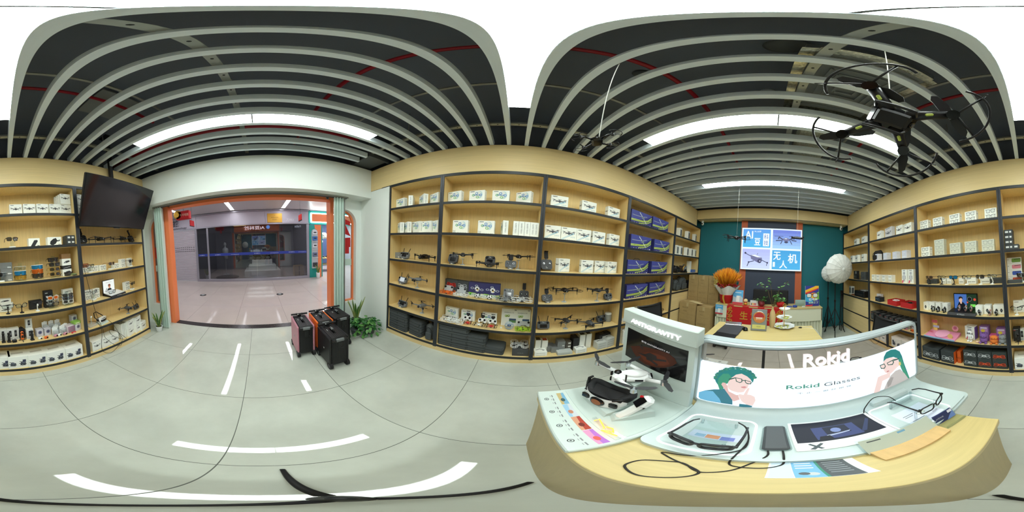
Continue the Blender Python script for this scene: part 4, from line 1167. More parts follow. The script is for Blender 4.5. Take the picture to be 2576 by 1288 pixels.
mc = MB(); mc.T = Matrix.Translation((0, -0.035, 0.028)) @ Matrix.Rotation(R(-38), 4, 'X')
mc.box((0, 0, 0.03), (0.034, 0.036, 0.11), 'white', 0.012).box((0, -0.002, 0.105), (0.048, 0.040, 0.06), 'whitegloss', 0.012)
part('grip', mc, e)
mc = MB(); mc.T = Matrix.Translation((0, -0.035, 0.028)) @ Matrix.Rotation(R(-38), 4, 'X')
mc.box((0.002, -0.0225, 0.10), (0.036, 0.004, 0.048), 'blackgloss', 0.001).box((0.0, 0.022, 0.075), (0.016, 0.012, 0.03), 'black', 0.004)
part('control_pad', mc, e)
mc = MB(); mc.T = Matrix.Translation((0, -0.035, 0.028)) @ Matrix.Rotation(R(-38), 4, 'X')
mc.cyl((-0.012, -0.024, 0.122), (-0.012, -0.030, 0.122), 0.006, n=12, m='red')
part('red_button', mc, e, 'red round button')

# ---- smart glasses display with light box and mirror strip
RY = 0.600
rk = empty('eyewear_display', 'curved-edge silver display with lit advert panel and mirror strip on the desk', 'display stand', (0, 0, DZ))
mat('rkplate', (192, 206, 204), 0.3)
bp = MB().prism(rrect(-0.237, 0.292, 0.682, 0.640, 0.03, 5), 0.001, 0.022, 'rkplate', ax='z')
part('base_plate', bp, rk)
cv = MB()
cv.grid(lambda u, v: (-0.235 + 0.915 * u, 0.525 + 0.065 * math.sin(v * math.pi / 2), 0.022 + 0.035 * (1 - math.cos(v * math.pi / 2))), 2, 8, 'rkplate')
part('rear_cove', cv, rk)
LB0, LB1 = 0.052, 0.3215       # light box, local z
mat('lightbox', (226, 244, 255), 0.3, emit=0.98)
mat('rkframe', (186, 198, 202), 0.3, metal=0.25)
part('panel_body', MB().prism(rrect(-0.262, 0.02, 0.722, 0.437, 0.03, 5), RY + 0.003, RY + 0.045, 'rkframe', ax='y'), rk)
part('frame', MB().tube([(x, RY + 0.004, z) for x, z in rrect(-0.252, 0.040, 0.712, 0.426, 0.035, 5)], 0.010, 8, 'rkframe', closed=True), rk)
lb = MB().prism(rrect(-0.242, LB0, 0.702, LB1, 0.012, 3), RY - 0.002, RY + 0.002, 'lightbox', ax='y')
part('light_panel', lb, rk, 'bright white lit advert panel')
mr = MB().prism(rrect(-0.242, LB1 + 0.001, 0.702, 0.416, 0.012, 3), RY - 0.001, RY + 0.002, 'mirror', ax='y')
part('mirror_strip', mr, rk, 'dark mirror strip')
part('mirror_joint', MB().box((-0.011, RY - 0.002, 0.369), (0.010, 0.004, 0.09), 'black'), rk)
TR = face_front(RY - 0.0022)
part('logo', write(MB(), 'Rokid', TR, 'signlit', w_=0.182, h=0.066, at2=(0.221, 0.360), bold=0.018, thick=0.03, lift=0.0), rk, 'white raised lettering')
ad = MB()
E_ = ',e1'
hair = '40,130,128' + E_; hairg = '64,150,120' + E_; skin = '240,214,208' + E_; skin2 = '226,186,180' + E_; jac = '60,124,140' + E_; jac2 = '110,180,215' + E_; ink = '48,92,84' + E_; wht = '240,250,255' + E_
F = lambda pts: PX4(pts, RY - 0.0022, c4)
pol = [(jac, F([(75, 850), (80, 800), (150, 780), (240, 770), (330, 770), (350, 760), (400, 800), (440, 860), (440, 935), (300, 915), (160, 890), (90, 870)])),
	   (jac2, F([(75, 850), (80, 800), (150, 782), (230, 790), (300, 870), (320, 915), (160, 890), (90, 870)])),
	   (hair, F([(300, 770), (290, 730), (262, 690), (250, 655), (272, 615), (300, 590), (340, 570), (390, 555), (440, 548), (510, 552), (570, 562), (620, 585), (660, 615), (675, 650), (660, 700), (640, 670), (560, 620), (480, 620), (430, 650), (400, 700), (350, 720), (340, 770)])),
	   (hairg, F([(300, 770), (280, 710), (290, 650), (340, 600), (400, 600), (430, 640), (390, 700), (345, 720), (335, 770)])),
	   (skin2, F([(350, 760), (320, 715), (335, 695), (365, 700), (385, 730), (400, 790), (480, 830), (500, 830), (520, 880), (450, 900), (400, 830)])),
	   (skin, F([(385, 735), (395, 690), (430, 645), (480, 610), (540, 600), (600, 630), (640, 665), (640, 700), (615, 725), (605, 755), (585, 770), (560, 800), (500, 805), (430, 785), (400, 765)])),
	   (skin, F([(500, 830), (520, 820), (560, 830), (600, 760), (622, 752), (625, 765), (600, 825), (640, 830), (680, 850), (690, 890), (660, 945), (600, 940), (540, 900)])),
	   (jac, F([(510, 960), (515, 925), (600, 935), (655, 950), (650, 962)])), (ink, F([(470, 640), (545, 655), (548, 690), (520, 700), (480, 685)])), (skin, F([(480, 648), (536, 660), (538, 685), (518, 692), (488, 680)])),
	   (ink, F([(575, 665), (650, 690), (640, 715), (600, 712), (578, 695)])), (skin, F([(584, 674), (640, 693), (632, 707), (604, 704), (586, 692)])), (ink, F([(400, 655), (470, 640), (472, 650), (405, 668)])), (ink, F([(545, 665), (577, 672), (577, 680), (545, 674)])), ('214,150,150' + E_, F([(530, 742), (570, 735), (598, 745), (570, 758), (540, 752)]))]
pol2 = [(hair, F([(2070, 470), (2075, 420), (2100, 370), (2150, 342), (2200, 338), (2245, 360), (2270, 410), (2290, 480), (2320, 560), (2350, 640), (2330, 660), (2290, 600), (2260, 540), (2240, 480), (2230, 440), (2180, 420), (2130, 430), (2090, 460)])),
		(hairg, F([(2240, 440), (2265, 430), (2300, 540), (2352, 645), (2335, 662), (2270, 560)])),
		(skin, F([(2055, 540), (2070, 470), (2100, 440), (2150, 425), (2215, 430), (2240, 470), (2245, 510), (2220, 530), (2190, 560), (2150, 600), (2115, 600), (2090, 590), (2075, 565)])),
		(skin, F([(1965, 810), (1990, 720), (2010, 640), (2050, 620), (2110, 600), (2145, 600), (2140, 640), (2100, 660), (2060, 680), (2040, 760), (2030, 800)])),
		('196,190,186' + E_, F([(2075, 770), (2110, 690), (2150, 620), (2200, 570), (2250, 550), (2300, 600), (2340, 655), (2290, 685), (2200, 725), (2120, 760)])), ('160,156,152' + E_, F([(2110, 700), (2150, 640), (2180, 640), (2150, 720), (2115, 750)])),
		(ink, F([(2028, 510), (2080, 490), (2095, 520), (2085, 545), (2045, 550)])), (skin, F([(2038, 515), (2077, 500), (2086, 520), (2078, 537), (2050, 541)])), (ink, F([(2105, 485), (2170, 450), (2185, 475), (2170, 505), (2120, 510)])), (skin, F([(2114, 488), (2165, 462), (2174, 477), (2164, 496), (2124, 502)])), (ink, F([(2170, 448), (2235, 435), (2236, 445), (2180, 462)])), ('206,140,140' + E_, F([(2100, 575), (2125, 565), (2135, 572), (2112, 585)])), ('222,196,120' + E_, F([(2235, 480), (2252, 470), (2260, 500), (2248, 515), (2236, 505)]))]
paint(ad, pol, TR, 0.00006, 0.0003)
part('portrait_print', paint(MB(), pol2, TR, 0.00006, 0.0003), rk, 'printed portrait with long green hair and glasses')
for a in range(26):          # loose curls round the hair
	t = R(5 + a * 6.6)
	px_, py_ = 470 - 215 * math.cos(t), 660 - 125 * math.sin(t)
	c0 = at(*c4(px_, py_), y=RY)
	q_ = 0.0062 + 0.002 * math.sin(a * 2.3)
	paint(ad, [((hair, hairg)[a % 2], disc(c0.x, c0.z - DZ, q_, 9)), ('70,104,106' + E_, ring(c0.x, c0.z - DZ, q_ * 0.62, q_ * 0.74, 9, 0.9)), ('70,104,106' + E_, ring(c0.x + 0.006 * math.cos(a), c0.z - DZ + 0.004, 0.0034, 0.0042, 8, 0.9))], TR, 0.00004, 0.00125)
part('portrait_print', ad, rk, 'printed portrait with curly teal hair and glasses')
for body, m, w_, h, x, z in (('Rokid', '80,150,130' + E_, 0.118, 0.026, 0.133, 0.960), ('Glasses', '84,92,94' + E_, 0.150, 0.024, 0.285, 0.957), ('不止一副好眼镜', '100,108,110' + E_, 0.205, 0.011, 0.217, 0.914)):
	part('advert_lettering', write(MB(), body, TR, m, w_, h, (x, z - DZ), bold=0.012 if body == 'Rokid' else 0.0, lift=0.0014, spacing=1.9 if '不' in body else 1.0), rk)
# recessed pads, tablet and lit rings on the base
mat('ringlit', (250, 253, 255), 0.4, emit=0.9)
rg = MB().tube([(x, y, 0.0235) for x, y in rrect(-0.206, 0.315, -0.010, 0.520, 0.03, 5)], 0.0042, 6, 'ringlit', closed=True)
part('lit_ring', rg, rk)
part('pad', MB().prism(rrect(-0.203, 0.318, -0.013, 0.517, 0.028, 5), 0.022, 0.0236, 'rkplate', ax='z'), rk)
part('price_card', paint(MB(), [('206,212,232', Q(-0.16, 0.385, -0.035, 0.425)), ('150,180,210', Q(-0.145, 0.392, -0.12, 0.408)), ('226,150,110', Q(-0.118, 0.390, -0.085, 0.410)), ('120,130,200', Q(-0.082, 0.388, -0.05, 0.408))], face_top(0.0238), 0.0001), rk)
tb = MB().box((0.199, 0.424, 0.0255), (0.250, 0.170, 0.007), 'white', 0.002)
part('tablet', tb, rk)
tp = MB()
paint(tp, [('26,32,54,e0.6', Q(0.083, 0.382, 0.312, 0.500)), ('70,84,140,e0.7', Q(0.13, 0.392, 0.25, 0.465)), ('34,44,70,e0.6', Q(0.16, 0.415, 0.225, 0.462)), ('140,160,214,e0.8', disc(0.19, 0.438, 0.014, 12)), ('190,205,235,e0.8', [(0.15, 0.405), (0.22, 0.418), (0.225, 0.424), (0.16, 0.415)]), ('60,74,120,e0.6', [(0.245, 0.40), (0.30, 0.47), (0.305, 0.46), (0.262, 0.40)]), ('24,28,44,e0.5', [(0.13, 0.382), (0.17, 0.382), (0.165, 0.412), (0.14, 0.41)])], face_top(0.029), 0.0001)
part('tablet_screen', tp, rk)
part('tablet_print', paint(MB(), [('70,80,84', [(0.10, 0.345), (0.13, 0.375), (0.135, 0.370), (0.11, 0.342)]), ('70,80,84', [(0.13, 0.345), (0.108, 0.376), (0.102, 0.372), (0.122, 0.343)])], face_top(0.029), 0.0001), rk)
rb = MB().prism(rrect(0.325, 0.300, 0.662, 0.535, 0.03, 5), 0.022, 0.034, 'rkplate', ax='z')
part('side_pad', rb, rk)
part('lit_ring', MB().tube([(x, y, 0.0352) for x, y in rrect(0.325, 0.308, 0.545, 0.500, 0.025, 5)], 0.0036, 6, 'ringlit', closed=True), rk)
part('rear_block', MB().box((0.455, 0.527, 0.048), (0.18, 0.03, 0.03), 'rkplate', 0.004), rk)
pc = paint(MB(), [('222,226,240', Q(0.37, 0.320, 0.51, 0.43)), ('120,126,134', Q(0.385, 0.39, 0.43, 0.393)), ('120,126,134', Q(0.385, 0.38, 0.42, 0.383)), ('120,126,134', Q(0.385, 0.35, 0.44, 0.353)), ('120,126,134', Q(0.385, 0.34, 0.43, 0.343))] + [(m, [(x + 0.45, y + 0.35) for x, y in p]) for m, p in A_glasses(0.05, 0.05, '50,54,60')], face_top(0.0343), 0.00008)
write(pc, '¥3299', face_top(0.0343), '70,74,80', w_=0.028, at2=(0.49, 0.345), lift=0.001)
part('price_card', pc, rk)

G = {}
G['black'] = glasses('black', 'lensclear'); G['blackdark'] = glasses('black', 'lensdark'); G['sunblue'] = glasses('white', 'lensblue', 'sport', 'white'); G['sunorange'] = glasses('orangegloss', 'lensorange', 'sport', 'black')
G['sunblack'] = glasses('black', 'lensdark', 'sport'); G['sungold'] = glasses('black', 'lensgold', 'sport'); G['white'] = glasses('white', 'lensclear'); G['whitedark'] = glasses('white', 'lensdark'); G['gold'] = glasses('gold', 'lensdark', 'thin', 'gold'); G['navy'] = glasses('40,60,110', 'lensdark')
G['clear'] = glasses('clearplastic', 'lensclear'); G['blue'] = glasses('black', 'lensblue'); G['grey'] = glasses('greydk', 'lensclear'); G['red'] = glasses('white', 'lensorange'); G['visor'] = glasses('clearplastic', 'lensclear', 'sport', 'white'); G['brown'] = glasses('150,110,80', 'lensdark')
# acrylic cradles and the two pairs of glasses on the base
e = empty('glasses_cradle', 'clear acrylic cradle inside the lit ring, under the thick black smart glasses', 'stand', (-0.11, 0.41, DZ + 0.0242))
part('plate', MB().box((0, 0.0, 0.022), (0.10, 0.13, 0.003), 'acrylic'), e)
for x, y in ((-0.048, -0.06), (0.048, -0.06), (-0.048, 0.06), (0.048, 0.06)):
	part('peg', MB().cyl((x, y, 0), (x, y, 0.032), 0.004, n=8, m='acrylic'), e)
glb = glasses('dark', 'lensdark', 'full', 'dark', 0.150, 0.040, 0.0052)
glb.put('smart_glasses', 'thick black smart glasses with a cable at one temple, inside the lit ring', 'glasses', (-0.110, 0.322, DZ + 0.048), R(-4))
e = empty('glasses_cradle', 'clear acrylic cradle on the raised pad beside the price card', 'stand', (0.455, 0.41, DZ + 0.0345))
part('plate', MB().box((0, 0.0, 0.060), (0.11, 0.12, 0.003), 'acrylic').box((0, 0.06, 0.03), (0.11, 0.003, 0.06), 'acrylic'), e)
for x, y in ((-0.052, -0.055), (0.052, -0.055), (-0.052, 0.055), (0.052, 0.055)):
	part('peg', MB().cyl((x, y, 0), (x, y, 0.068), 0.004, n=8, m='acrylic'), e)
G['black'].put('smart_glasses', 'black rimmed smart glasses on the clear cradle over the price card', 'glasses', (0.458, 0.320, DZ + 0.103), R(3))
single('power_bank', MB().box((0, 0, 0.009), (0.054, 0.138, 0.018), 'greydk', 0.006).prism(rrect(-0.031, -0.072, 0.031, 0.066, 0.012, 4), -0.0005, 0.006, 'acrylic', ax='z'), 'dark grey power bank with two plugs beside the tablet', 'power bank', (0.038, 0.418, DZ + 0.0232))
def cable(lab, pts, r=0.0022, m='cable', n=6, sm=6, name='cable'):
	P = [Vector(p) for p in pts]
	out = []
	for i in range(len(P) - 1):
		p0, p1, p2, p3 = P[max(i - 1, 0)], P[i], P[i + 1], P[min(i + 2, len(P) - 1)]
		for k in range(sm):
			t = k / sm
			out.append(0.5 * ((2 * p1) + (p2 - p0) * t + (2 * p0 - 5 * p1 + 4 * p2 - p3) * t * t + (3 * p1 - p0 - 3 * p2 + p3) * t ** 3))
	out.append(P[-1])
	return single(name, MB().tube(out, r, n, m), lab, 'cable')
dz = DZ + 0.003
cable('thin black cable looping on the desk in front of the lit ring', [(0.023, 0.345, DZ + 0.030), (0.022, 0.318, DZ + 0.028), (0.0, 0.285, dz), (-0.020, 0.245, dz), (-0.045, 0.226, dz), (-0.062, 0.232, dz), (-0.085, 0.252, dz), (-0.105, 0.254, dz), (-0.145, 0.232, dz), (-0.150, 0.205, dz), (-0.137, 0.186, dz), (-0.095, 0.172, dz), (-0.06, 0.190, dz), (-0.050, 0.22, dz), (-0.075, 0.245, dz), (-0.13, 0.270, dz), (-0.150, 0.283, dz), (-0.10, 0.290, dz + 0.012), (-0.055, 0.315, DZ + 0.028), (-0.02, 0.36, DZ + 0.03), (-0.03, 0.45, DZ + 0.05), (-0.06, 0.478, DZ + 0.066)])
cable('thin black cable from the power bank to the thick glasses', [(0.050, 0.345, DZ + 0.030), (0.049, 0.310, DZ + 0.028), (0.045, 0.282, dz), (0.020, 0.264, dz), (-0.015, 0.266, dz), (-0.030, 0.280, dz), (-0.03, 0.31, DZ + 0.028), (-0.02, 0.40, DZ + 0.03), (-0.035, 0.455, DZ + 0.055), (-0.058, 0.474, DZ + 0.068)])
cable('thin black cable arching behind the raised glasses pad', [(0.315, 0.50, DZ + 0.026), (0.33, 0.515, DZ + 0.055), (0.37, 0.52, DZ + 0.105), (0.42, 0.50, DZ + 0.10), (0.44, 0.48, DZ + 0.066)])
# things lying on the desk in front
mat('plywood', (216, 180, 122), 0.5, tex=('obj', (40, 4, 40), 0.08))
e = empty('card_stand', 'wooden card stand holding a pale printed card, on the desk edge', 'card stand', (0.300, 0.275, DZ + 0.001))
part('wooden_foot', MB().prism([(-0.03, 0), (0.02, 0), (0.02, 0.020), (0.006, 0.024), (-0.03, 0.012)], -0.108, 0.108, 'plywood', ax='x'), e)
cp = MB(); cp.T = Matrix.Translation((0, 0.01, 0.012)) @ Matrix.Rotation(R(-32), 4, 'X')
cp.box((0, 0, 0.040), (0.235, 0.003, 0.085), 'acrylic')
paint(cp, [('198,206,190', rect(-0.112, 0.0, 0.112, 0.078)), ('120,170,200', rect(-0.01, 0.062, 0.015, 0.072)), ('90,98,96', rect(-0.095, 0.062, -0.06, 0.068))], face_front(-0.0018), 0.0002)
part('card', cp, e)
e = empty('card_holder', 'clear acrylic holder with dark blue business cards on the desk corner', 'card holder', (0.470, 0.276, DZ + 0.001), R(-8))
part('tray', MB().box((0, 0, 0.003), (0.10, 0.05, 0.006), 'acrylic', 0.001).box((0, 0.02, 0.02), (0.10, 0.004, 0.035), 'acrylic').box((0, -0.023, 0.01), (0.10, 0.003, 0.016), 'acrylic'), e)
bc = MB(); bc.T = Matrix.Translation((-0.005, 0.012, 0.006)) @ Matrix.Rotation(R(-20), 4, 'X')
bc.box((0, 0, 0.027), (0.09, 0.006, 0.054), '40,52,96', 0.0006)
paint(bc, [('110,140,200', [(0.0, 0.0), (0.045, 0.0), (0.045, 0.04), (0.02, 0.02)]), ('226,230,240', rect(0.02, 0.036, 0.042, 0.052))], face_front(-0.003), 0.0002)
write(bc, 'AI豆科技', face_front(-0.003), '226,230,240', w_=0.035, at2=(-0.022, 0.034))
part('cards', bc, e)
lf = MB().box((0, 0, 0.0006), (0.130, 0.082, 0.0012), 'white')
paint(lf, [('206,226,240', rect(-0.062, -0.04, -0.035, 0.04)), ('120,180,220', rect(-0.034, -0.04, 0.0, 0.04)), ('84,90,94', rect(0.002, -0.04, 0.048, 0.04)), ('60,140,120', rect(0.0, -0.04, 0.004, 0.04)), ('200,205,206', disc(-0.012, -0.022, 0.008, 10)), ('90,96,100', disc(-0.022, -0.02, 0.007, 10))] + [('235,240,244', rect(-0.030, 0.03 - 0.012 * k, -0.006, 0.034 - 0.012 * k)) for k in range(3)] + [('150,156,160', rect(0.01, 0.03 - 0.01 * k, 0.04, 0.033 - 0.01 * k)) for k in range(6)], face_top(0.0012), 0.00008)
single('leaflet', lf, 'blue and grey printed leaflet under the edge of the display base', 'leaflet', (0.090, 0.252, DZ + 0.0004), R(-3))
# ================================================================== wheeled suitcases
def suitcase(x0, x1, y0, y1, zt, shell, lab):
	cx, cy = (x0 + x1) / 2, (y0 + y1) / 2
	w, d = x1 - x0, y1 - y0
	e = empty('wheeled_suitcase', lab, 'suitcase', (cx, cy, 0))
	part('body', MB().box((0, 0, (zt + 0.055) / 2), (w - 0.030, d, zt - 0.055), 'black', 0.014), e)
	for s in (-1, 1):
		o = part('side_shell', MB().box((s * (w / 2 - 0.010), 0, (zt + 0.055) / 2), (0.022, d + 0.004, zt - 0.06), shell, 0.009), e)
		link('badge', MB().lathe([(0.0, 0.002), (0.013, 0.002), (0.015, 0.0)], (s * (w / 2 + 0.001), 0.02, zt * 0.55), 16, 'silver', axis='x' ).mesh('badge'), o)
	for k in range(9):
		part('rib', MB().box((-w * 0.36 + k * w * 0.09, 0, zt + 0.0005), (0.004, d * 0.92, 0.003), 'blackmat'), e)
	for k in range(8):
		part('front_rib', MB().box((-w * 0.33 + k * w * 0.094, d / 2 + 0.0005, zt * 0.52), (0.004, 0.003, zt * 0.72), 'blackmat'), e)
	part('handlebar', MB().cyl((-w * 0.52, -d / 2 + 0.03, zt + 0.028), (w * 0.52, -d / 2 + 0.03, zt + 0.028), 0.013, n=12, m='blackmat').box((0, -d / 2 + 0.03, zt + 0.014), (0.05, 0.035, 0.03), 'black', 0.005).cyl((-w * 0.2, -d / 2 + 0.03, zt + 0.028), (-w * 0.16, -d / 2 + 0.03, zt + 0.028), 0.017, n=12, m='black').cyl((w * 0.2, -d / 2 + 0.03, zt + 0.028), (w * 0.16, -d / 2 + 0.03, zt + 0.028), 0.017, n=12, m='black').box((0.02, -d / 2 + 0.045, zt + 0.03), (0.012, 0.008, 0.010), 'whitegloss', 0.002), e)
	o = part('top_handle', MB().box((0, 0.0, zt + 0.003), (0.034, d * 0.40, 0.004), 'blackgloss', 0.001).tube([(0, -d * 0.16, zt + 0.004), (0, -d * 0.13, zt + 0.022), (0, d * 0.10, zt + 0.022), (0, d * 0.13, zt + 0.004)], 0.009, 8, 'black'), e)
	link('plastic_wrap', MB().tube([(0, -d * 0.12, zt + 0.022), (0.001, 0.0, zt + 0.025), (0, d * 0.05, zt + 0.022)], [0.014, 0.016, 0.014], 9, 'wrap').mesh('plastic_wrap'), o)
	o = part('front_handle', MB().box((0, d / 2 + 0.010, zt - 0.028), (w * 0.78, 0.026, 0.034), 'black', 0.008), e)
	link('plastic_wrap', MB().box((0.0, d / 2 + 0.012, zt - 0.027), (w * 0.44, 0.030, 0.040), 'wrap', 0.008).mesh('plastic_wrap'), o)
	part('latch', MB().box((-0.01, d / 2 + 0.002, zt - 0.115), (0.055, 0.006, 0.11), 'blackgloss', 0.003).box((-0.025, d / 2 + 0.006, zt - 0.15), (0.030, 0.008, 0.022), 'black', 0.003), e)
	part('control_dots', MB().box((w * 0.22, -d * 0.10, zt + 0.002), (0.008, 0.012, 0.004), 'white', 0.001).box((w * 0.22, -d * 0.04, zt + 0.002), (0.008, 0.008, 0.004), 'white', 0.001), e)
	for sx in (-1, 1):
		for sy in (-1, 1):
			o = part('wheel', MB().cyl((sx * (w / 2 - 0.030), sy * (d / 2 - 0.02), 0.048), (sx * (w / 2 + 0.002), sy * (d / 2 - 0.02), 0.048), 0.048, n=20, m='blackmat'), e)
			link('hub', MB().cyl((sx * (w / 2 + 0.001), sy * (d / 2 - 0.02), 0.048), (sx * (w / 2 + 0.005), sy * (d / 2 - 0.02), 0.048), 0.026, n=14, m='greydk').mesh('hub'), o)
suitcase(-0.855, -0.635, -1.735, -1.385, 0.470, 'black', 'black wheeled suitcase standing foremost, alone before the other three suitcases')
suitcase(-0.603, -0.392, -2.090, -1.735, 0.490, 'pink', 'wheeled suitcase with pink side shells beside the orange suitcase')
suitcase(-0.862, -0.643, -2.100, -1.765, 0.505, 'orangegloss', 'wheeled suitcase with orange side shells between pink and black suitcases')
suitcase(-1.118, -0.888, -2.130, -1.775, 0.505, 'black', 'black wheeled suitcase beside the leafy floor plants')

# ================================================================== plants
def sword_leaf(mb, base, h, lean, az, w, cu=0.02):
	c, s = math.cos(az), math.sin(az)
	prev = None
	n = 7
	rows = []
	for i in range(n + 1):
		t = i / n
		r_ = lean * t ** 1.6
		ww = w * (0.55 + 1.1 * t) * (1 - t) ** 0.6 if t < 1 else 0.001
		ctr = Vector(base) + Vector((c * r_, s * r_, h * t))
		sd = Vector((-s, c, 0)) * ww / 2
		rows.append((ctr - sd, ctr - sd * 0.6 + Vector((c, s, 0)) * (-0.006), ctr + Vector((c, s, 0)) * (-0.01), ctr + sd * 0.6 + Vector((c, s, 0)) * (-0.006), ctr + sd))
	vs = [p for r_ in rows for p in r_]
	fs = []; ms = []
	for i in range(n):
		for k in range(4):
			fs.append((i * 5 + k, i * 5 + k + 1, (i + 1) * 5 + k + 1, (i + 1) * 5 + k)); ms.append('leafedge' if k in (0, 3) else 'leaf')
	mb._add(vs, fs, ms, True)
def pot_plant(loc, lab, nleaf=9, h=0.30, pot=0.062, ph=0.11, seed=1, potc='whitegloss'):
	rnd = random.Random(seed)
	e = empty('potted_plant', lab, 'plant', loc)
	part('pot', MB().lathe([(pot * 0.72, 0), (pot * 0.80, 0.004), (pot, ph * 0.9), (pot * 1.06, ph), (pot * 0.96, ph), (pot * 0.90, ph * 0.86)], (0, 0, 0), 22, potc), e)
	part('soil', MB().cyl((0, 0, ph * 0.80), (0, 0, ph * 0.86), pot * 0.90, n=16, m='soil'), e)
	for i in range(nleaf):
		az = i * 2.4 + rnd.random() * 0.5
		b = MB()
		sword_leaf(b, (pot * 0.35 * math.cos(az), pot * 0.35 * math.sin(az), ph * 0.8), h * (0.62 + 0.45 * rnd.random()), (0.03 + 0.12 * rnd.random()), az, 0.048 + 0.016 * rnd.random())
		part('leaf', b, e)
pot_plant((1.685, -2.215, 0), 'white potted snake plant standing by the folding door under the television', 13, 0.30, 0.062, 0.115, 3)
pot_plant((-2.43, -6.45, 0), 'white potted snake plant in front of the teal shop outside', 11, 0.44, 0.085, 0.24, 4)
pot_plant((2.38, -7.0, 0), 'white potted snake plant inside the narrow shop window', 9, 0.36, 0.085, 0.22, 5)
pot_plant((-1.50, -2.20, 0), 'snake plant in a pot behind the bushy green floor plant', 11, 0.42, 0.085, 0.16, 6, 'greydk')
def bush(loc, lab, rx, ry, hz, n, seed, lw=0.055):
	rnd = random.Random(seed)
	e = empty('bushy_plant', lab, 'plant', loc)
	part('pot', MB().lathe([(0.07, 0), (0.09, 0.10), (0.095, 0.105), (0.085, 0.10)], (0, 0, 0), 18, 'greydk'), e)
	meshes = []
	for v in range(5):
		b = MB()
		L = lw * (0.8 + 0.14 * v)
		pts = []
		for i in range(6):
			t = i / 5
			ww = L * 0.72 * math.sin(math.pi * min(1, t * 0.92 + 0.08)) ** 0.8 * (1 - 0.35 * t)
			pts.append((t * L, ww / 2, -0.30 * L * t * t + 0.06 * L))
		vs = []
		for x, hw, z in pts: vs += [(x, -hw, z - 0.1 * hw), (x, 0, z - 0.25 * hw), (x, hw, z - 0.1 * hw)]
		fs = []
		for i in range(5):
			for k in range(2): fs.append((i * 3 + k, i * 3 + k + 1, (i + 1) * 3 + k + 1, (i + 1) * 3 + k))
		b._add(vs, fs, 'leaf' if v % 4 else 'leaflt', True)
		meshes.append(b.mesh('leaf'))
	st = MB()
	for i in range(n):
		a = rnd.random() * 2 * math.pi
		u = rnd.random()
		q = (1 - (1 - u) ** 1.6) * 0.5 * math.pi
		rr = math.cos(q) ** 0.7
		p = Vector((rx * rr * math.cos(a), ry * rr * math.sin(a), 0.03 + hz * math.sin(q) * (0.75 + 0.3 * rnd.random())))
		o = link('leaf', meshes[i % 5], e, p)
		o.rotation_euler = (rnd.uniform(-0.5, 0.5), rnd.uniform(-0.3, 0.7), a + rnd.uniform(-0.8, 0.8))
		if i % 5 == 0: st.tube([(0, 0, 0.09), (p.x * 0.5, p.y * 0.5, max(0.10, p.z * 0.9)), p], 0.003, 5, 'leaf')
	q = part('stems', st, e); q['kind'] = 'stuff'
bush((-1.36, -1.99, 0), 'bushy dark green leafy floor plant next to the black suitcase', 0.20, 0.16, 0.27, 150, 11)
bush((-1.555, -1.90, 0), 'bushy green leafy floor plant next to the narrow shelving bay', 0.175, 0.16, 0.25, 150, 12)

# ================================================================== televisions
tv = empty('television', 'large switched-off black television hanging from the ceiling on a pole', 'television', (1.612, -1.500, 2.172))
tv.rotation_euler = Euler((R(23.7), 0, R(-90)), 'XYZ')
tvT = MB().box((0, 0.018, 0), (1.18, 0.034, 0.672), 'black', 0.006).box((0, 0.05, -0.05), (0.8, 0.05, 0.42), 'blackmat', 0.02)
part('casing', tvT, tv)
part('screen', MB().box((0, -0.001, 0.004), (1.160, 0.006, 0.650), 'screenoff', 0.001), tv)
part('logo_bar', MB().box((0, -0.002, -0.338), (0.11, 0.014, 0.010), 'blackgloss', 0.002), tv)
single('ceiling_pole', MB().box((1.735, -1.475, 2.86), (0.05, 0.05, 1.16), 'blackmat', 0.004).box((1.735, -1.475, 3.45), (0.16, 0.16, 0.012), 'blackmat').box((1.70, -1.475, 2.27), (0.06, 0.22, 0.16), 'blackmat', 0.004), 'square black ceiling pole holding up the switched-off television', 'pole')
tv2 = empty('wall_screen', 'lit wall screen in four pictures of drones and white characters', 'television', (-0.002, 3.70, 1.92))
part('casing', MB().box((0, 0.03, 0), (1.40, 0.05, 0.975), 'black', 0.004), tv2)
part('screen', MB().box((0, 0.002, 0), (1.394, 0.006, 0.969), '226,242,252,e1.1', 0.0005), tv2)
part('wall_bracket', MB().box((0, 0.065, 0), (0.5, 0.03, 0.4), 'blackmat'), tv2)
ts = MB(); TV = face_front(-0.0012)
def gradbox(x0, z0, x1, z1, ca, cb, n=6):
	P = []
	for i in range(n):
		t = i / (n - 1)
		c = tuple(int(ca[k] + (cb[k] - ca[k]) * t) for k in range(3))
		P.append(('%d,%d,%d,e1' % c, rect(x0, z0 + (z1 - z0) * i / n, x1, z0 + (z1 - z0) * (i + 1) / n)))
	return P
wh = '238,248,255,e1'; dr = '70,72,110,e0.8'; dr2 = '120,122,165,e0.9'
paint(ts, gradbox(-0.665, 0.03, -0.03, 0.455, (70, 180, 235), (90, 160, 235)) + gradbox(0.02, 0.02, 0.67, 0.455, (160, 205, 245), (110, 130, 220)) + gradbox(-0.665, -0.455, -0.03, -0.01, (205, 220, 250), (180, 190, 245)) + gradbox(0.02, -0.455, 0.67, -0.02, (80, 180, 235), (70, 165, 225)), TV, 0.0)
def D2(cx, cz, s, polys, m): return [(mm or m, [(cx + x * s, cz + z * s) for x, z in p]) for mm, p in polys]
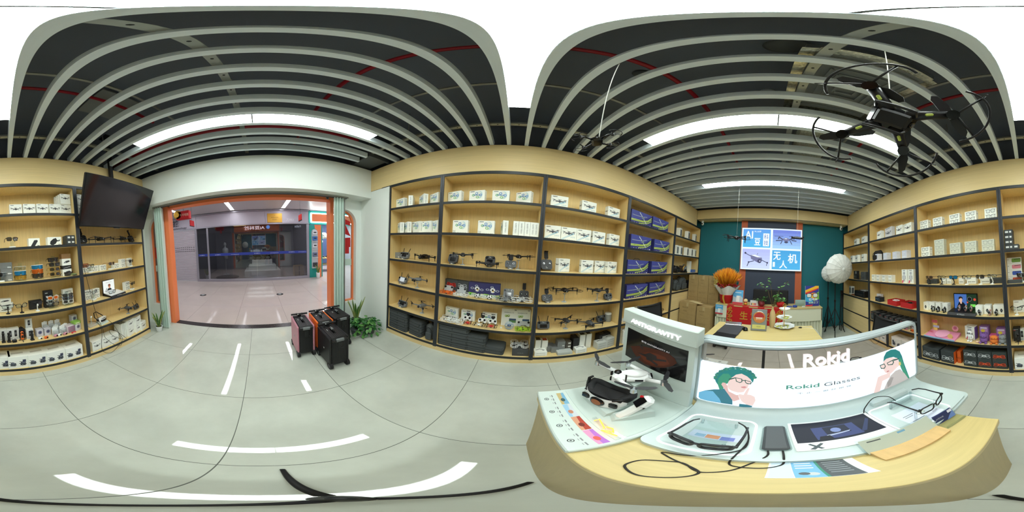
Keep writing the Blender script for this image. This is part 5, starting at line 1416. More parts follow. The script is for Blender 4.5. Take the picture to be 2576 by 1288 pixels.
sil = [(None, strip([(-1.0, 0.42), (-0.5, 0.1), (0.0, 0.05), (0.5, 0.1), (1.0, 0.42)], 0.16)), (dr2, disc(0, 0.06, 0.42, 14, 0.26)), (None, disc(0, -0.28, 0.26, 12, 0.14)), (None, strip([(-0.5, 0.0), (-0.75, -0.55)], 0.10)), (None, strip([(0.5, 0.0), (0.78, -0.55)], 0.10)), (None, strip([(-1.0, 0.40), (-1.05, 0.1)], 0.14)), (None, strip([(1.0, 0.40), (1.05, 0.1)], 0.14)), (None, strip([(-1.6, 0.52), (-0.4, 0.50)], 0.05)), (None, strip([(0.4, 0.52), (1.6, 0.46)], 0.05)), (wh, disc(-0.05, 0.2, 0.2, 12, 0.05)), (None, strip([(-1.4, -0.1), (-0.6, -0.05)], 0.13)), (None, strip([(0.7, 0.0), (1.4, -0.06)], 0.13))]
paint(ts, D2(0.33, 0.22, 0.17, sil, dr), TV, 0.0001, 0.0012)
sil2 = [(None, strip([(-1.5, 0.75), (-0.7, 0.35)], 0.08)), (None, disc(-1.5, 0.78, 0.14, 8)), (dr2, [(-0.8, 0.5), (-0.2, 0.62), (0.75, 0.2), (0.8, -0.15), (0.2, -0.45), (-0.7, 0.0)]), (wh, [(-0.7, 0.5), (-0.2, 0.6), (0.7, 0.22), (0.1, 0.25)]), (None, disc(0.45, -0.25, 0.28, 12)), ('170,172,200,e0.9', disc(0.5, -0.25, 0.12, 10)), (None, strip([(-0.3, -0.25), (-1.0, -0.45), (-1.2, -1.0)], 0.10)), (None, disc(-1.0, -0.45, 0.12, 8)), (None, strip([(0.7, -0.1), (1.5, -0.45), (1.4, -0.85)], 0.09)), (None, disc(1.5, -0.45, 0.12, 8)), (None, strip([(0.1, 0.6), (0.2, 0.8)], 0.05))]
paint(ts, D2(-0.34, -0.24, 0.17, sil2, dr), TV, 0.0001, 0.0012)
for body, w_, h, x, z in (('AI', 0.19, 0.18, -0.53, 0.32), ('冲上云霄', 0.16, 0.035, -0.33, 0.40), ('豆', 0.14, 0.17, -0.33, 0.16), ('无', 0.17, 0.19, 0.13, -0.15), ('人', 0.18, 0.18, 0.28, -0.34), ('机', 0.22, 0.22, 0.49, -0.20)):
	write(ts, body, TV, wh, w_, h, (x, z), bold=0.02, lift=0.004)
paint(ts, [(wh, rect(-0.20, 0.06, -0.06, 0.36)), (wh, rect(0.04, -0.40, 0.09, -0.29))], TV, 0.0, 0.003)
write(ts, '科', TV, '60,110,190,e0.9', 0.10, 0.11, (-0.13, 0.28), lift=0.004); write(ts, '技', TV, '60,110,190,e0.9', 0.10, 0.11, (-0.13, 0.14), lift=0.004)
part('picture', ts, tv2)

# ================================================================== hanging drones
def hang(e, x, y, z0, z1, r=0.0015):       # the cord a drone hangs by, a part of the drone
	o = link('cord', MB().cyl((x, y, z0), (x, y, z1), r, n=6, m='rope').mesh('cord'), e)
	o.matrix_parent_inverse = Matrix.LocRotScale(e.location, e.rotation_euler, e.scale).inverted()
BDC = Vector((0.252, 0.258, 1.975))
e = empty('toy_drone', 'large black toy drone with curved guards hanging above the desk', 'drone', BDC)
hang(e, 0.221, 0.232, 2.005, 2.842, 0.0018)
W = lambda u, v, r: along(u, v, r) - BDC
mA, mB_, mC, mD = [W(*q) for q in ((2192, 218, 0.625), (2395, 290, 0.60), (2122, 337, 0.625), (2273, 378, 0.59))]
ctr = (mA + mB_ + mC + mD) / 4
up = Vector((0, 0, 1))
nrm = (mB_ - mC).cross(mA - mD).normalized()
if nrm.z < 0: nrm = -nrm
fw = (mB_ + mD - mA - mC).normalized()
sdv = nrm.cross(fw).normalized()
TB = Matrix(((fw.x, sdv.x, nrm.x, ctr.x), (fw.y, sdv.y, nrm.y, ctr.y), (fw.z, sdv.z, nrm.z, ctr.z), (0, 0, 0, 1)))
b = MB(); b.T = TB
b.box((0, 0, 0.0), (0.118, 0.072, 0.034), 'blackgloss', 0.014).box((0.005, 0, -0.024), (0.088, 0.052, 0.028), 'black', 0.008).ell((0, 0, 0.016), (0.05, 0.030, 0.016), 'blackgloss')
part('body', b, e)
b = MB(); b.T = TB
b.cyl((0.045, 0, -0.014), (0.058, 0, -0.020), 0.012, 0.010, n=14, m='blackgloss').cyl((0.058, 0, -0.020), (0.060, 0, -0.021), 0.006, n=10, m='greydk')
part('camera', b, e)
for s in (-1, 1):
	b = MB(); b.T = TB
	b.tube([(-0.05, s * 0.030, -0.020), (-0.046, s * 0.040, -0.060), (0.046, s * 0.040, -0.060), (0.05, s * 0.030, -0.020)], 0.0045, 8, 'black')
	part('landing_skid', b, e)
for k, (m_, an) in enumerate(((mA, 150), (mB_, 60), (mC, 200), (mD, 20))):
	a = MB().tube([ctr + (m_ - ctr) * 0.25, ctr + (m_ - ctr) * 0.6 + nrm * 0.004, m_], [0.022, 0.016, 0.014], 8, 'black')
	a.cyl(m_ - nrm * 0.018, m_ + nrm * 0.014, 0.017, n=12, m='blackgloss')
	dv = (m_ - ctr).normalized(); sv = nrm.cross(dv).normalized()
	lg = MB(); lm = ctr + (m_ - ctr) * 0.62 - nrm * 0.015
	lg.T = Matrix(((dv.x, sv.x, nrm.x, lm.x), (dv.y, sv.y, nrm.y, lm.y), (dv.z, sv.z, nrm.z, lm.z), (0, 0, 0, 1)))
	lg.box((0, 0, 0), (0.020, 0.009, 0.006), '190,206,90', 0.003)
	T4 = Matrix(((dv.x, sv.x, nrm.x, m_.x), (dv.y, sv.y, nrm.y, m_.y), (dv.z, sv.z, nrm.z, m_.z), (0, 0, 0, 1)))
	pr = MB()
	for t in (0, 180):
		pr.T = T4 @ Matrix.Translation((0, 0, 0.016)) @ Matrix.Rotation(R(an + t), 4, 'Z') @ Matrix.Rotation(R(14), 4, 'X')
		pr.prism(blade(0.088, 0.034), 0, 0.0016, 'black', ax='z')
	gd = MB(); gd.T = T4
	gd.tube([(0.098 * math.cos(R(t)), 0.098 * math.sin(R(t)), 0.006 + 0.004 * math.cos(R(t * 3))) for t in range(-75, 76, 10)], 0.0038, 7, 'black')
	for t in (-48, 48):
		gd.tube([(0.008, 0, 0.0), (0.095 * math.cos(R(t)), 0.095 * math.sin(R(t)), 0.006)], 0.0034, 6, 'black')
	gd.tube([(0.095 * math.cos(R(-48)), 0.095 * math.sin(R(-48)), 0.006), (0.105 * math.cos(R(-52)), 0.105 * math.sin(R(-52)), -0.03)], 0.002, 5, 'black')
	o = part('arm', a, e)
	link('arm_light', lg.mesh('arm_light'), o); link('propeller', pr.mesh('propeller'), o); link('propeller_guard', gd.mesh('propeller_guard'), o)
dA = drone('blackgloss', 0.055, 0.085, 0.026, 0.072, 0.058, 0.040, 0.005, 0.012, 'arc', 'box')
hang(dA.put('toy_drone', 'small black toy drone with wire guards hanging near the white drone boxes', 'drone', (-0.490, 0.232, 1.938), scale=0.68, rot=Euler((R(8), R(-14), R(60)))), -0.497, 0.236, 1.968, 2.842, 0.0018)
dB = drone('black', 0.085, 0.14, 0.050, 0.135, 0.075, 0.075, 0.008, 0.05, 'arc', 'box')
hang(dB.put('toy_drone', 'black toy drone with guards hanging in front of the teal wall', 'drone', (-0.562, 2.52, 1.872), rot=Euler((R(2), R(3), R(8)))), -0.560, 2.52, 2.00, 2.842, 0.001)
dC = drone('dark', 0.06, 0.16, 0.035, 0.10, 0.085, 0.05, 0.006, 0.03, None, 'box')
hang(dC.put('toy_drone', 'slim dark folding drone hanging in front of the wall screen', 'drone', (0.398, 2.51, 1.93), rot=Euler((R(4), R(-10), R(80)))), 0.396, 2.51, 2.02, 2.842, 0.001)

# ================================================================== camera tripod on the floor
e = empty('mini_tripod', 'low black tripod with three spread legs on the floor before the desk', 'tripod', (0, 0, 0))
for k, (x, y) in enumerate(((0.002, -0.285), (-0.216, 0.132), (0.214, 0.134))):
	part('leg', MB().tube([(x * 0.10, y * 0.10, 0.055), (x * 0.55, y * 0.55, 0.034), (x, y, 0.010)], [0.011, 0.009, 0.007], 8, 'blackmat'), e)
part('hub', MB().lathe([(0.0, 0.035), (0.022, 0.036), (0.026, 0.060), (0.018, 0.085), (0.012, 0.10), (0.012, 0.13), (0.0, 0.132)], (0, 0, 0), 18, 'dark'), e)
# ================================================================== back of the shop
c8 = lambda x, y: (1680 + x / 3.578, 500 + y / 3.578)
CT = 0.722
e = empty('counter', 'cream low counter with fluted lower front below the wall screen', 'counter', (0, 0, 0))
part('counter_top', MB().box((-0.005, 3.30, CT - 0.012), (2.06, 0.42, 0.024), 'wood_desk', 0.002), e)
part('apron', MB().box((-0.005, 3.115, 0.565), (2.05, 0.03, 0.265), 'cream', 0.002), e)
part('carcass', MB().box((-0.005, 3.33, 0.35), (2.03, 0.34, 0.695), 'cream'), e)
for k in range(34):
	part('flute', MB().box((-0.99 + k * 0.0605, 3.145, 0.222), (0.032, 0.03, 0.42), 'cream', 0.004), e)
part('side_panel', MB().box((1.012, 3.30, 0.35), (0.025, 0.40, 0.695), 'cream', 0.002), e)
part('side_panel', MB().box((-1.022, 3.30, 0.35), (0.025, 0.40, 0.695), 'cream', 0.002), e)
# banner
bn = MB()
bn.grid(lambda u, v: (-0.805 + 1.065 * u, 3.094 - 0.004 * math.sin(u * 23) - 0.003, 0.345 + 0.375 * v), 40, 6, 'red')
bn.poly([(-0.805, 3.09, 0.7235), (0.26, 3.09, 0.7235), (0.26, 3.17, 0.7235), (-0.805, 3.17, 0.7235)], 'red')
e = empty('festive_banner', 'red cloth banner with gold characters hanging over the counter front', 'banner', (0, 0, 0))
part('cloth', bn, e)
for k, t in enumerate('生意兴隆'):
	part('character', write(MB(), t, face_front(3.086, -0.47 + 0.20 * k, 0.53), 'gold', 0.15, 0.17, bold=0.02, lift=0.0008), e)
for s in (-1, 1):
	o = MB()
	cx = -0.272 + s * 0.47
	for a in range(9):
		t = a / 8
		paint(o, [('gold', ring(cx + 0.028 * math.cos(a * 2.2), 0.40 + 0.26 * t, 0.014, 0.028, 10))], face_front(3.0858), 0.00005, 0.0005)
	part('ornament', o, e)
# cartons beside the counter
def carton(x0, x1, y0, y1, z0, z1, lab):
	w, d, h = x1 - x0, y1 - y0, z1 - z0
	e = empty('carton', lab, 'carton', ((x0 + x1) / 2, (y0 + y1) / 2, z0))
	part('box', MB().box((0, 0, h / 2), (w, d, h), 'kraft', 0.003), e)
	part('tape', MB().box((0, 0, h + 0.0005), (0.05 if w < d else w, d if w < d else 0.05, 0.001), '186,164,120').box((0, -d / 2 - 0.0005, h - 0.04), (0.05, 0.001, 0.08), '186,164,120'), e)
	p = MB()
	T = face_front(-d / 2)
	for k, (t, zz, ww) in enumerate((('BLACK', 0.84, 0.34), ('P/NO', 0.72, 0.22), ('Original Remote', 0.40, 0.62), ('Wireless Toy Set', 0.36, 0.6))):
		write(p, t, T, 'kraftdk', w_=w * ww, at2=(-w * 0.12, h * zz), lift=0.0012)
	paint(p, [('kraftdk', rect(-w * 0.4, h * 0.18, w * 0.3, h * 0.183)), ('kraftdk', rect(-w * 0.4, h * 0.62, w * 0.4, h * 0.623)), ('kraftdk', rect(-w * 0.46, h * 0.20, w * 0.46, h * 0.203))], T)
	q = part('print', p, e); q['kind'] = 'stuff'
carton(-1.775, -1.405, 2.955, 3.26, 0.0, 0.665, 'large brown carton on the floor with a shipping note on top')
carton(-1.39, -1.09, 2.985, 3.26, 0.0, 0.625, 'brown carton on the floor leaning against the counter end')
carton(-1.785, -1.545, 3.30, 3.60, 0.0, 0.62, 'brown carton on the floor behind the front cartons, by the shelving')
carton(-1.54, -1.30, 3.30, 3.60, 0.0, 0.62, 'brown carton on the floor behind the front cartons, in the middle')
carton(-1.295, -1.06, 3.30, 3.60, 0.0, 0.62, 'brown carton on the floor behind the front cartons, by the counter')
carton(-1.785, -1.545, 3.30, 3.60, 0.622, 1.232, 'tall brown carton on top of the rear stack, beside the shelving')
carton(-1.54, -1.30, 3.30, 3.60, 0.622, 1.24, 'tall brown carton on top of the rear stack, in the middle')
carton(-1.295, -1.06, 3.30, 3.60, 0.622, 1.245, 'tall brown carton on top of the rear stack, behind the bouquet')
single('paper_pouch', MB().grid(lambda u, v: (-0.17 + 0.34 * u, -0.06 + 0.12 * v, 0.004 + 0.018 * math.sin(u * 3.1) * math.sin(v * 3.1)), 10, 5, '214,196,150').box((0, 0, 0.003), (0.33, 0.11, 0.004), '206,188,140'), 'flat beige pouch lying on top of the large brown carton', 'pouch', (-1.47, 3.10, 0.6665), R(-22))
# bouquet in a red bucket
e = empty('wheat_bouquet', 'orange wheat bouquet with red berries in white paper and red bucket', 'bouquet', (-0.875, 3.26, CT + 0.002))
part('bucket', MB().lathe([(0.105, 0), (0.115, 0.004), (0.142, 0.17), (0.146, 0.18), (0.135, 0.175)], (0, 0, 0), 24, 'red'), e)
pp = MB()
def wrap(u, v):
	a = 2 * math.pi * u
	r_ = 0.12 + 0.13 * v + 0.035 * v * math.sin(a * 7)
	return (r_ * math.cos(a), r_ * math.sin(a), 0.15 + 0.20 * v + 0.03 * v * math.sin(a * 5 + 1))
pp.grid(wrap, 70, 5, 'fabricwhite')
part('wrapping_paper', pp, e)
rnd = random.Random(5)
br = MB()
for i in range(110):
	a = rnd.random() * 2 * math.pi; r_ = 0.15 + 0.08 * rnd.random()
	br.ell((r_ * math.cos(a), r_ * math.sin(a), 0.34 + 0.07 * rnd.random()), (0.012,) * 3, '168,20,36', 8, 5)
q = part('berries', br, e, 'dark red berries'); q['kind'] = 'stuff'
wt = MB()
mat('wheat', (236, 158, 28), 0.6)
mat('wheat2', (214, 122, 18), 0.6)
for i in range(420):
	a = rnd.random() * 2 * math.pi; q = rnd.random() ** 0.6
	b0 = Vector((0.10 * q * math.cos(a), 0.10 * q * math.sin(a), 0.32))
	tip = Vector((0.33 * q * math.cos(a), 0.27 * q * math.sin(a), 0.70 - 0.16 * q * q + 0.05 * rnd.random()))
	mid = b0.lerp(tip, 0.6)
	wt.tube([b0, mid, mid.lerp(tip, 0.5), tip], [0.002, 0.004, 0.007, 0.0008], 5, 'wheat' if i % 3 else 'wheat2')
q = part('wheat_ears', wt, e, 'bright orange wheat ears'); q['kind'] = 'stuff'
fl_ = MB()
for i in range(40):
	fl_.ell((-0.20 + 0.04 * rnd.uniform(-1, 1), -0.13 + 0.03 * rnd.uniform(-1, 1), 0.42 + 0.10 * rnd.uniform(-1, 1)), (0.016, 0.012, 0.014), '206,186,104', 7, 5)
q = part('pale_blossom', fl_, e); q['kind'] = 'stuff'
part('ribbon', MB().grid(lambda u, v: (-0.02 + 0.035 * u + 0.02 * math.sin(v * 6), -0.152 - 0.006 * math.sin(v * 5), -0.10 + 0.30 * v), 2, 12, 'gold'), e)
part('round_flower', MB().ell((0.24, -0.06, 0.50), (0.03, 0.03, 0.028), '236,110,70').tube([(0.19, -0.05, 0.36), (0.24, -0.06, 0.49)], 0.003, 5, 'leaf'), e)
# things on the counter
def on_counter(u, v, y): return at(*c8(u, v), y=y)
def cardstand(lab, x, y, z, w, h, polys, texts=(), lean=-8):
	e = empty('poster_stand', lab, 'poster', (x, y, z))
	b = MB(); b.T = Matrix.Rotation(R(lean), 4, 'X')
	b.box((0, 0, h / 2 + 0.003), (w, 0.005, h), 'acrylic' if False else 'white', 0.0006)
	part('board', b, e)
	p = MB(); p.T = Matrix.Rotation(R(lean), 4, 'X')
	paint(p, polys, face_front(-0.003, 0, 0.003), 0.0002)
	for t, c, ww, hh, xy in texts: write(p, t, face_front(-0.003, 0, 0.003), c, ww, hh, xy, bold=0.02, lift=0.006)
	part('print', p, e)
	part('foot', MB().box((0, 0.025, 0.003), (w * 0.8, 0.06, 0.006), 'acrylic'), e)
city = lambda w, h: [('96,176,226', rect(-w / 2, 0, w / 2, h)), ('190,206,214', [(-w / 2, 0.1 * h), (w / 2, 0.1 * h), (w / 2, 0.45 * h), (w * 0.2, 0.62 * h), (-w * 0.1, 0.45 * h), (-w / 2, 0.55 * h)]), ('206,70,80', rect(-w / 2, 0, w / 2, 0.14 * h)), ('240,242,240', rrect(-w * 0.16, 0.16 * h, w * 0.16, 0.60 * h, 0.01)), ('244,248,250', rect(-0.3 * w, 0.80 * h, 0.32 * w, 0.84 * h))]
cardstand('blue city picture card standing beside the red bucket', -0.622, 3.19, CT + 0.002, 0.205, 0.29, city(0.205, 0.29))
cardstand('small blue city picture card fixed to the counter front', -0.955, 3.083, 0.50, 0.155, 0.20, city(0.155, 0.20), lean=0)
cardstand('colourful eyewear poster with rainbow stripes at the counter end', 0.852, 3.22, CT + 0.002, 0.285, 0.42,
	[('52,60,150', rect(-0.14, 0, 0.14, 0.42)), ('60,170,220', [(-0.14, 0.10), (0.02, 0.06), (-0.02, 0.24), (-0.14, 0.28)]), ('230,60,50', [(-0.14, 0.24), (0.14, 0.36), (0.14, 0.39), (-0.14, 0.30)]), ('245,190,50', [(-0.14, 0.28), (0.14, 0.38), (0.14, 0.42), (0.08, 0.42), (-0.14, 0.33)]), ('120,190,70', [(0.02, 0.10), (0.14, 0.14), (0.14, 0.30), (0.04, 0.24)]), ('240,140,60', disc(0.03, 0.22, 0.09, 16, 0.06)), ('250,210,70', [(-0.03, 0.17), (0.12, 0.19), (0.12, 0.24), (0.0, 0.22)])]
	+ [(m, [(x + 0.0, y + 0.02) for x, y in p]) for m, p in A_glasses(0.26, 0.42, '30,32,34', 1, 0.48, 0.95)] + [('214,60,60', [(-0.14, 0.0), (-0.02, 0.0), (0.02, 0.03), (-0.14, 0.02)])],
	(('世界杯', '245,245,250', 0.19, 0.055, (0.02, 0.135)), ('欢乐来了', '210,240,200', 0.20, 0.045, (0.02, 0.07))))
single('small_doll', MB().lathe([(0.0, 0.0), (0.034, 0.004), (0.038, 0.025), (0.030, 0.045), (0.012, 0.05)], (0, 0, 0), 16, 'gold').lathe([(0.0, 0.045), (0.03, 0.048), (0.032, 0.058), (0.0, 0.062)], (0, 0, 0), 16, 'red').ell((0, 0, 0.09), (0.042, 0.038, 0.038), '240,214,160'), 'small round gold and red doll beside the picture card', 'doll', (-0.462, 3.20, CT + 0.002))
cal = pbox(0.15, 0.05, 0.105, 'white', [(c, rect(-0.055 + 0.02 * k, 0.015, -0.041 + 0.02 * k, 0.06)) for k, c in enumerate(('60,62,64', '236,200,60', '236,140,50', '220,70,60', '200,50,60'))])
cal.put('desk_calendar', 'small white desk calendar with coloured bars on the counter', 'calendar', (-0.295, 3.19, CT + 0.002), R(4))
sb = Proto().add('cabinet', MB().box((0, 0, 0.155), (0.72, 0.10, 0.31), 'black', 0.012)).add('grille', MB().box((0, -0.052, 0.155), (0.70, 0.004, 0.29), 'blackmat', 0.002))
sb.put('sound_bar', 'long black sound bar standing behind the green plants on the counter', 'speaker', (0.02, 3.42, CT + 0.002), R(-2))
def leafy(name, loc, lab, potm, r_, h_, n, seed, spread, tall, potkind='bowl'):
	rn = random.Random(seed)
	e = empty(name, lab, 'plant', loc)
	if potkind == 'bowl':
		part('pot', MB().lathe([(r_ * 0.5, 0), (r_ * 0.95, h_ * 0.3), (r_, h_ * 0.6), (r_ * 0.8, h_), (r_ * 0.7, h_ * 0.95)], (0, 0, 0), 18, potm), e)
	else:
		part('pot', MB().lathe([(r_ * 0.8, 0), (r_ * 1.0, h_ * 0.25), (r_ * 1.05, h_ * 0.5), (r_ * 0.8, h_ * 0.72), (r_ * 0.36, h_ * 0.86), (r_ * 0.34, h_ * 0.97), (r_ * 0.42, h_), (r_ * 0.3, h_ * 0.98)], (0, 0, 0), 18, potm), e)
	lm = []
	for v in range(2):
		L = 0.045
		b = MB()
		b._add([(0, 0, 0), (L * 0.4, L * 0.27, 0.004), (L, 0, -0.006), (L * 0.4, -L * 0.27, 0.004), (L * 0.45, 0, -0.004)], [(0, 4, 1), (1, 4, 2), (2, 4, 3), (3, 4, 0)], ('leaflt', 'leaf')[v], True)
		lm.append(b.mesh('leaf'))
	br_ = MB()
	for s in range(n):
		a = rn.random() * 2 * math.pi
		tip = Vector((spread * (0.35 + 0.65 * rn.random()) * math.cos(a), spread * 0.5 * math.sin(a), h_ + tall * (0.25 + 0.75 * rn.random())))
		mid = Vector((tip.x * 0.4, tip.y * 0.4, h_ + (tip.z - h_) * 0.7))
		br_.tube([(0, 0, h_ * 0.9), mid, tip], [0.003, 0.0025, 0.001], 5, '110,96,60')
		for k in range(9):
			p = mid.lerp(tip, rn.random() * 1.05)
			o = link('leaf', lm[k % 2], e, p + Vector((rn.uniform(-0.012, 0.012), rn.uniform(-0.012, 0.012), rn.uniform(-0.012, 0.012))))
			o.rotation_euler = (rn.uniform(-0.7, 0.7), rn.uniform(-0.7, 0.5), rn.random() * 6.28)
	q = part('twigs', br_, e); q['kind'] = 'stuff'
leafy('potted_ivy', (-0.15, 3.19, CT + 0.002), 'small trailing green plant in a dark red bowl on the counter', '140,50,56', 0.062, 0.10, 9, 21, 0.20, 0.10)
leafy('potted_ivy', (0.215, 3.19, CT + 0.002), 'green plant in a red and gold festive bowl on the counter', 'red', 0.080, 0.11, 9, 22, 0.22, 0.08)
vz = at(*c8(938, 1155), z=DZ)
leafy('vase_branch', (vz.x, vz.y + 0.005, DZ + 0.001), 'green leafy branches in a tall beige textured vase on the desk', '206,180,132', 0.036, 0.275, 9, 23, 0.20, 0.34, 'vase')
single('tape_roll', MB().lathe([(0.028, 0), (0.045, 0.0), (0.045, 0.032), (0.028, 0.032), (0.028, 0)], (0, 0, 0), 20, '40,70,160'), 'blue roll of tape on the counter', 'tape', (0.492, 3.17, CT + 0.002))
pbox(0.10, 0.06, 0.022, '60,80,160', [('200,206,230', rect(-0.04, 0.006, 0.04, 0.012))]).put('small_box', 'flat blue box on the counter next to the tape roll', 'box', (0.385, 3.16, CT + 0.002))
single('grey_pouch', MB().grid(lambda u, v: ((u - 0.5) * 0.20, -0.03 - 0.02 * math.sin(math.pi * u) * math.sin(math.pi * v), 0.13 * v), 8, 6, '150,172,160').box((0, -0.005, 0.065), (0.20, 0.05, 0.128), '150,172,160', 0.012), 'soft grey green pouch standing beside the rainbow poster', 'pouch', (0.61, 3.27, CT + 0.002), R(-6))
pbox(0.055, 0.03, 0.02, 'white', [('120,124,126', rect(-0.02, 0.005, 0.02, 0.012))]).put('card_reader', 'small white device lying near the rainbow poster', 'device', (0.655, 3.15, CT + 0.002))
# things on the desk
lp = empty('laptop', 'black laptop opened flat on the desk beside the mouse', 'laptop', (-0.40, 1.70, DZ + 0.001), R(-4))
part('keyboard_half', MB().box((0, -0.16, 0.008), (0.215, 0.13, 0.014), 'black', 0.003), lp)
part('screen_half', MB().box((0, 0.06, 0.010), (0.225, 0.28, 0.012), '64,64,68', 0.003), lp)
part('hinge', MB().cyl((-0.08, -0.088, 0.012), (0.08, -0.088, 0.012), 0.006, n=8, m='black'), lp)
nb = Proto().add('body', MB().box((0, 0, 0.012), (0.19, 0.11, 0.022), 'silver', 0.004)).add('label', MB().box((0.03, -0.0555, 0.012), (0.04, 0.001, 0.010), 'orangegloss'))
nb.put('silver_case', 'thin silver case with an orange tag at the far desk edge', 'case', (-0.41, 1.945, DZ + 0.001), R(6))
single('sheet_paper', paint(MB().box((0, 0, 0.001), (0.15, 0.10, 0.002), 'white'), [('120,124,128', rect(-0.06, 0.02 - 0.012 * k, 0.03, 0.024 - 0.012 * k)) for k in range(4)] + [('60,60,64', rect(0.04, -0.03, 0.06, -0.01))], face_top(0.002)), 'white printed sheet under the laptop', 'paper', (-0.375, 1.44, DZ + 0.0005), R(5))
m0 = at(*c8(695, 1180), z=DZ)
ms = Proto().add('shell', MB().ell((0, 0, 0.012), (0.030, 0.050, 0.020), 'blackgloss', 16, 10).box((0, 0, 0.003), (0.05, 0.085, 0.006), 'black', 0.003)).add('wheel', MB().cyl((-0.003, -0.022, 0.031), (0.003, -0.022, 0.031), 0.006, n=10, m='grey'))
ms.put('computer_mouse', 'small black computer mouse on the desk', 'mouse', (m0.x, m0.y, DZ + 0.001), R(20))
a0 = at(*c8(815, 1192), z=DZ)
aw = empty('award_plaque', 'grey award plaque with a round red and orange emblem on the desk', 'plaque', (a0.x, a0.y + 0.01, DZ + 0.001))
b = MB(); b.T = Matrix.Rotation(R(-12), 4, 'X')
b.box((0, 0, 0.13), (0.172, 0.018, 0.26), '128,132,132', 0.004)
part('board', b, aw)
b = MB(); b.T = Matrix.Rotation(R(-12), 4, 'X')
b.lathe([(0.0, 0.004), (0.058, 0.004), (0.068, 0.008), (0.072, 0.004), (0.073, 0)], (0, -0.009, 0.165), 28, ['190,120,60', '190,120,60', 'silver', 'silver'], axis='y')
paint(b, [('170,40,44', [(0.056 * math.cos(R(t)), 0.165 + 0.056 * math.sin(R(t))) for t in range(0, 181, 15)]), ('240,236,226', rect(-0.035, 0.150, 0.035, 0.162))] + [('240,230,200', disc(-0.03 + 0.015 * k, 0.138, 0.004, 6)) for k in range(5)], face_front(-0.0135), 0.0002)
part('emblem', b, aw)
b = MB(); b.T = Matrix.Rotation(R(-12), 4, 'X')
b.box((0, -0.010, 0.050), (0.145, 0.002, 0.05), '206,202,120', 0.0005)
write(b, '优秀商户', face_front(-0.011), '110,96,50', w_=0.05, at2=(0, 0.052))
part('name_plate', b, aw)
part('easel', MB().bar((0, 0.07, 0.004), (0, 0.035, 0.16), 0.05, 0.006, 'dark', up=(0, 1, 0)), aw)
t0 = at(*c8(1045, 1150), z=DZ + 0.01)
tr = empty('cake_tray', 'three tier white scalloped tray of wrapped sweets on the desk', 'tray', (t0.x, t0.y, DZ + 0.001))
def scal(r_, z):
	b = MB()
	b.grid(lambda u, v: ((0.02 + (r_ - 0.02) * v) * (1 + 0.05 * v * math.sin(u * 2 * math.pi * 9)) * math.cos(u * 2 * math.pi), (0.02 + (r_ - 0.02) * v) * (1 + 0.05 * v * math.sin(u * 2 * math.pi * 9)) * math.sin(u * 2 * math.pi), z + 0.020 * v ** 3), 54, 5, 'whitegloss')
	b.cyl((0, 0, z - 0.004), (0, 0, z + 0.002), r_ * 0.6, n=24, m='whitegloss')
	return b
for r_, z in ((0.125, 0.006), (0.092, 0.122), (0.068, 0.232)):
	part('plate', scal(r_, z), tr)
part('stem', MB().cyl((0, 0, 0.004), (0, 0, 0.27), 0.004, n=8, m='gold').tube([(0.02 * math.cos(R(a)), 0, 0.29 + 0.02 * math.sin(R(a))) for a in range(0, 360, 30)], 0.003, 6, 'gold', closed=True), tr)
rn = random.Random(9)
sw = [MB().box((0, 0, 0.006), (0.045, 0.02, 0.010), c, 0.004).box((0, 0, 0.0115), (0.02, 0.015, 0.001), 'white').box((0.026, 0, 0.006), (0.010, 0.022, 0.002), c).box((-0.026, 0, 0.006), (0.010, 0.022, 0.002), c).mesh('wrapped_sweet') for c in ('206,208,50', '240,240,230', '186,196,70')]
for i in range(16):
	tier = 0 if i < 11 else 1
	a = rn.random() * 6.28; r_ = (0.035 + 0.055 * rn.random()) if tier == 0 else 0.03 + 0.03 * rn.random()
	single('wrapped_sweet', sw[i % 3], ('yellow green wrapped sweet on the cake tray', 'white wrapped sweet on the cake tray', 'pale green wrapped sweet on the cake tray')[i % 3], 'sweet', (t0.x + r_ * math.cos(a), t0.y + r_ * math.sin(a), DZ + (0.010 if tier == 0 else 0.128)), rn.random() * 3, group='sweets on the tiered tray')
single('earbud_cable', MB().tube([(0.36, 1.93, DZ + 0.004), (0.40, 1.95, DZ + 0.004), (0.46, 1.93, DZ + 0.004), (0.53, 1.85, DZ + 0.004), (0.56, 1.76, 0.70), (0.56, 1.70, 0.4), (0.58, 1.72, 0.0045)], 0.0022, 6, 'white').ell((0.37, 1.93, DZ + 0.007), (0.022, 0.012, 0.007), 'black'), 'pale cable with a black plug running off the desk edge', 'cable')
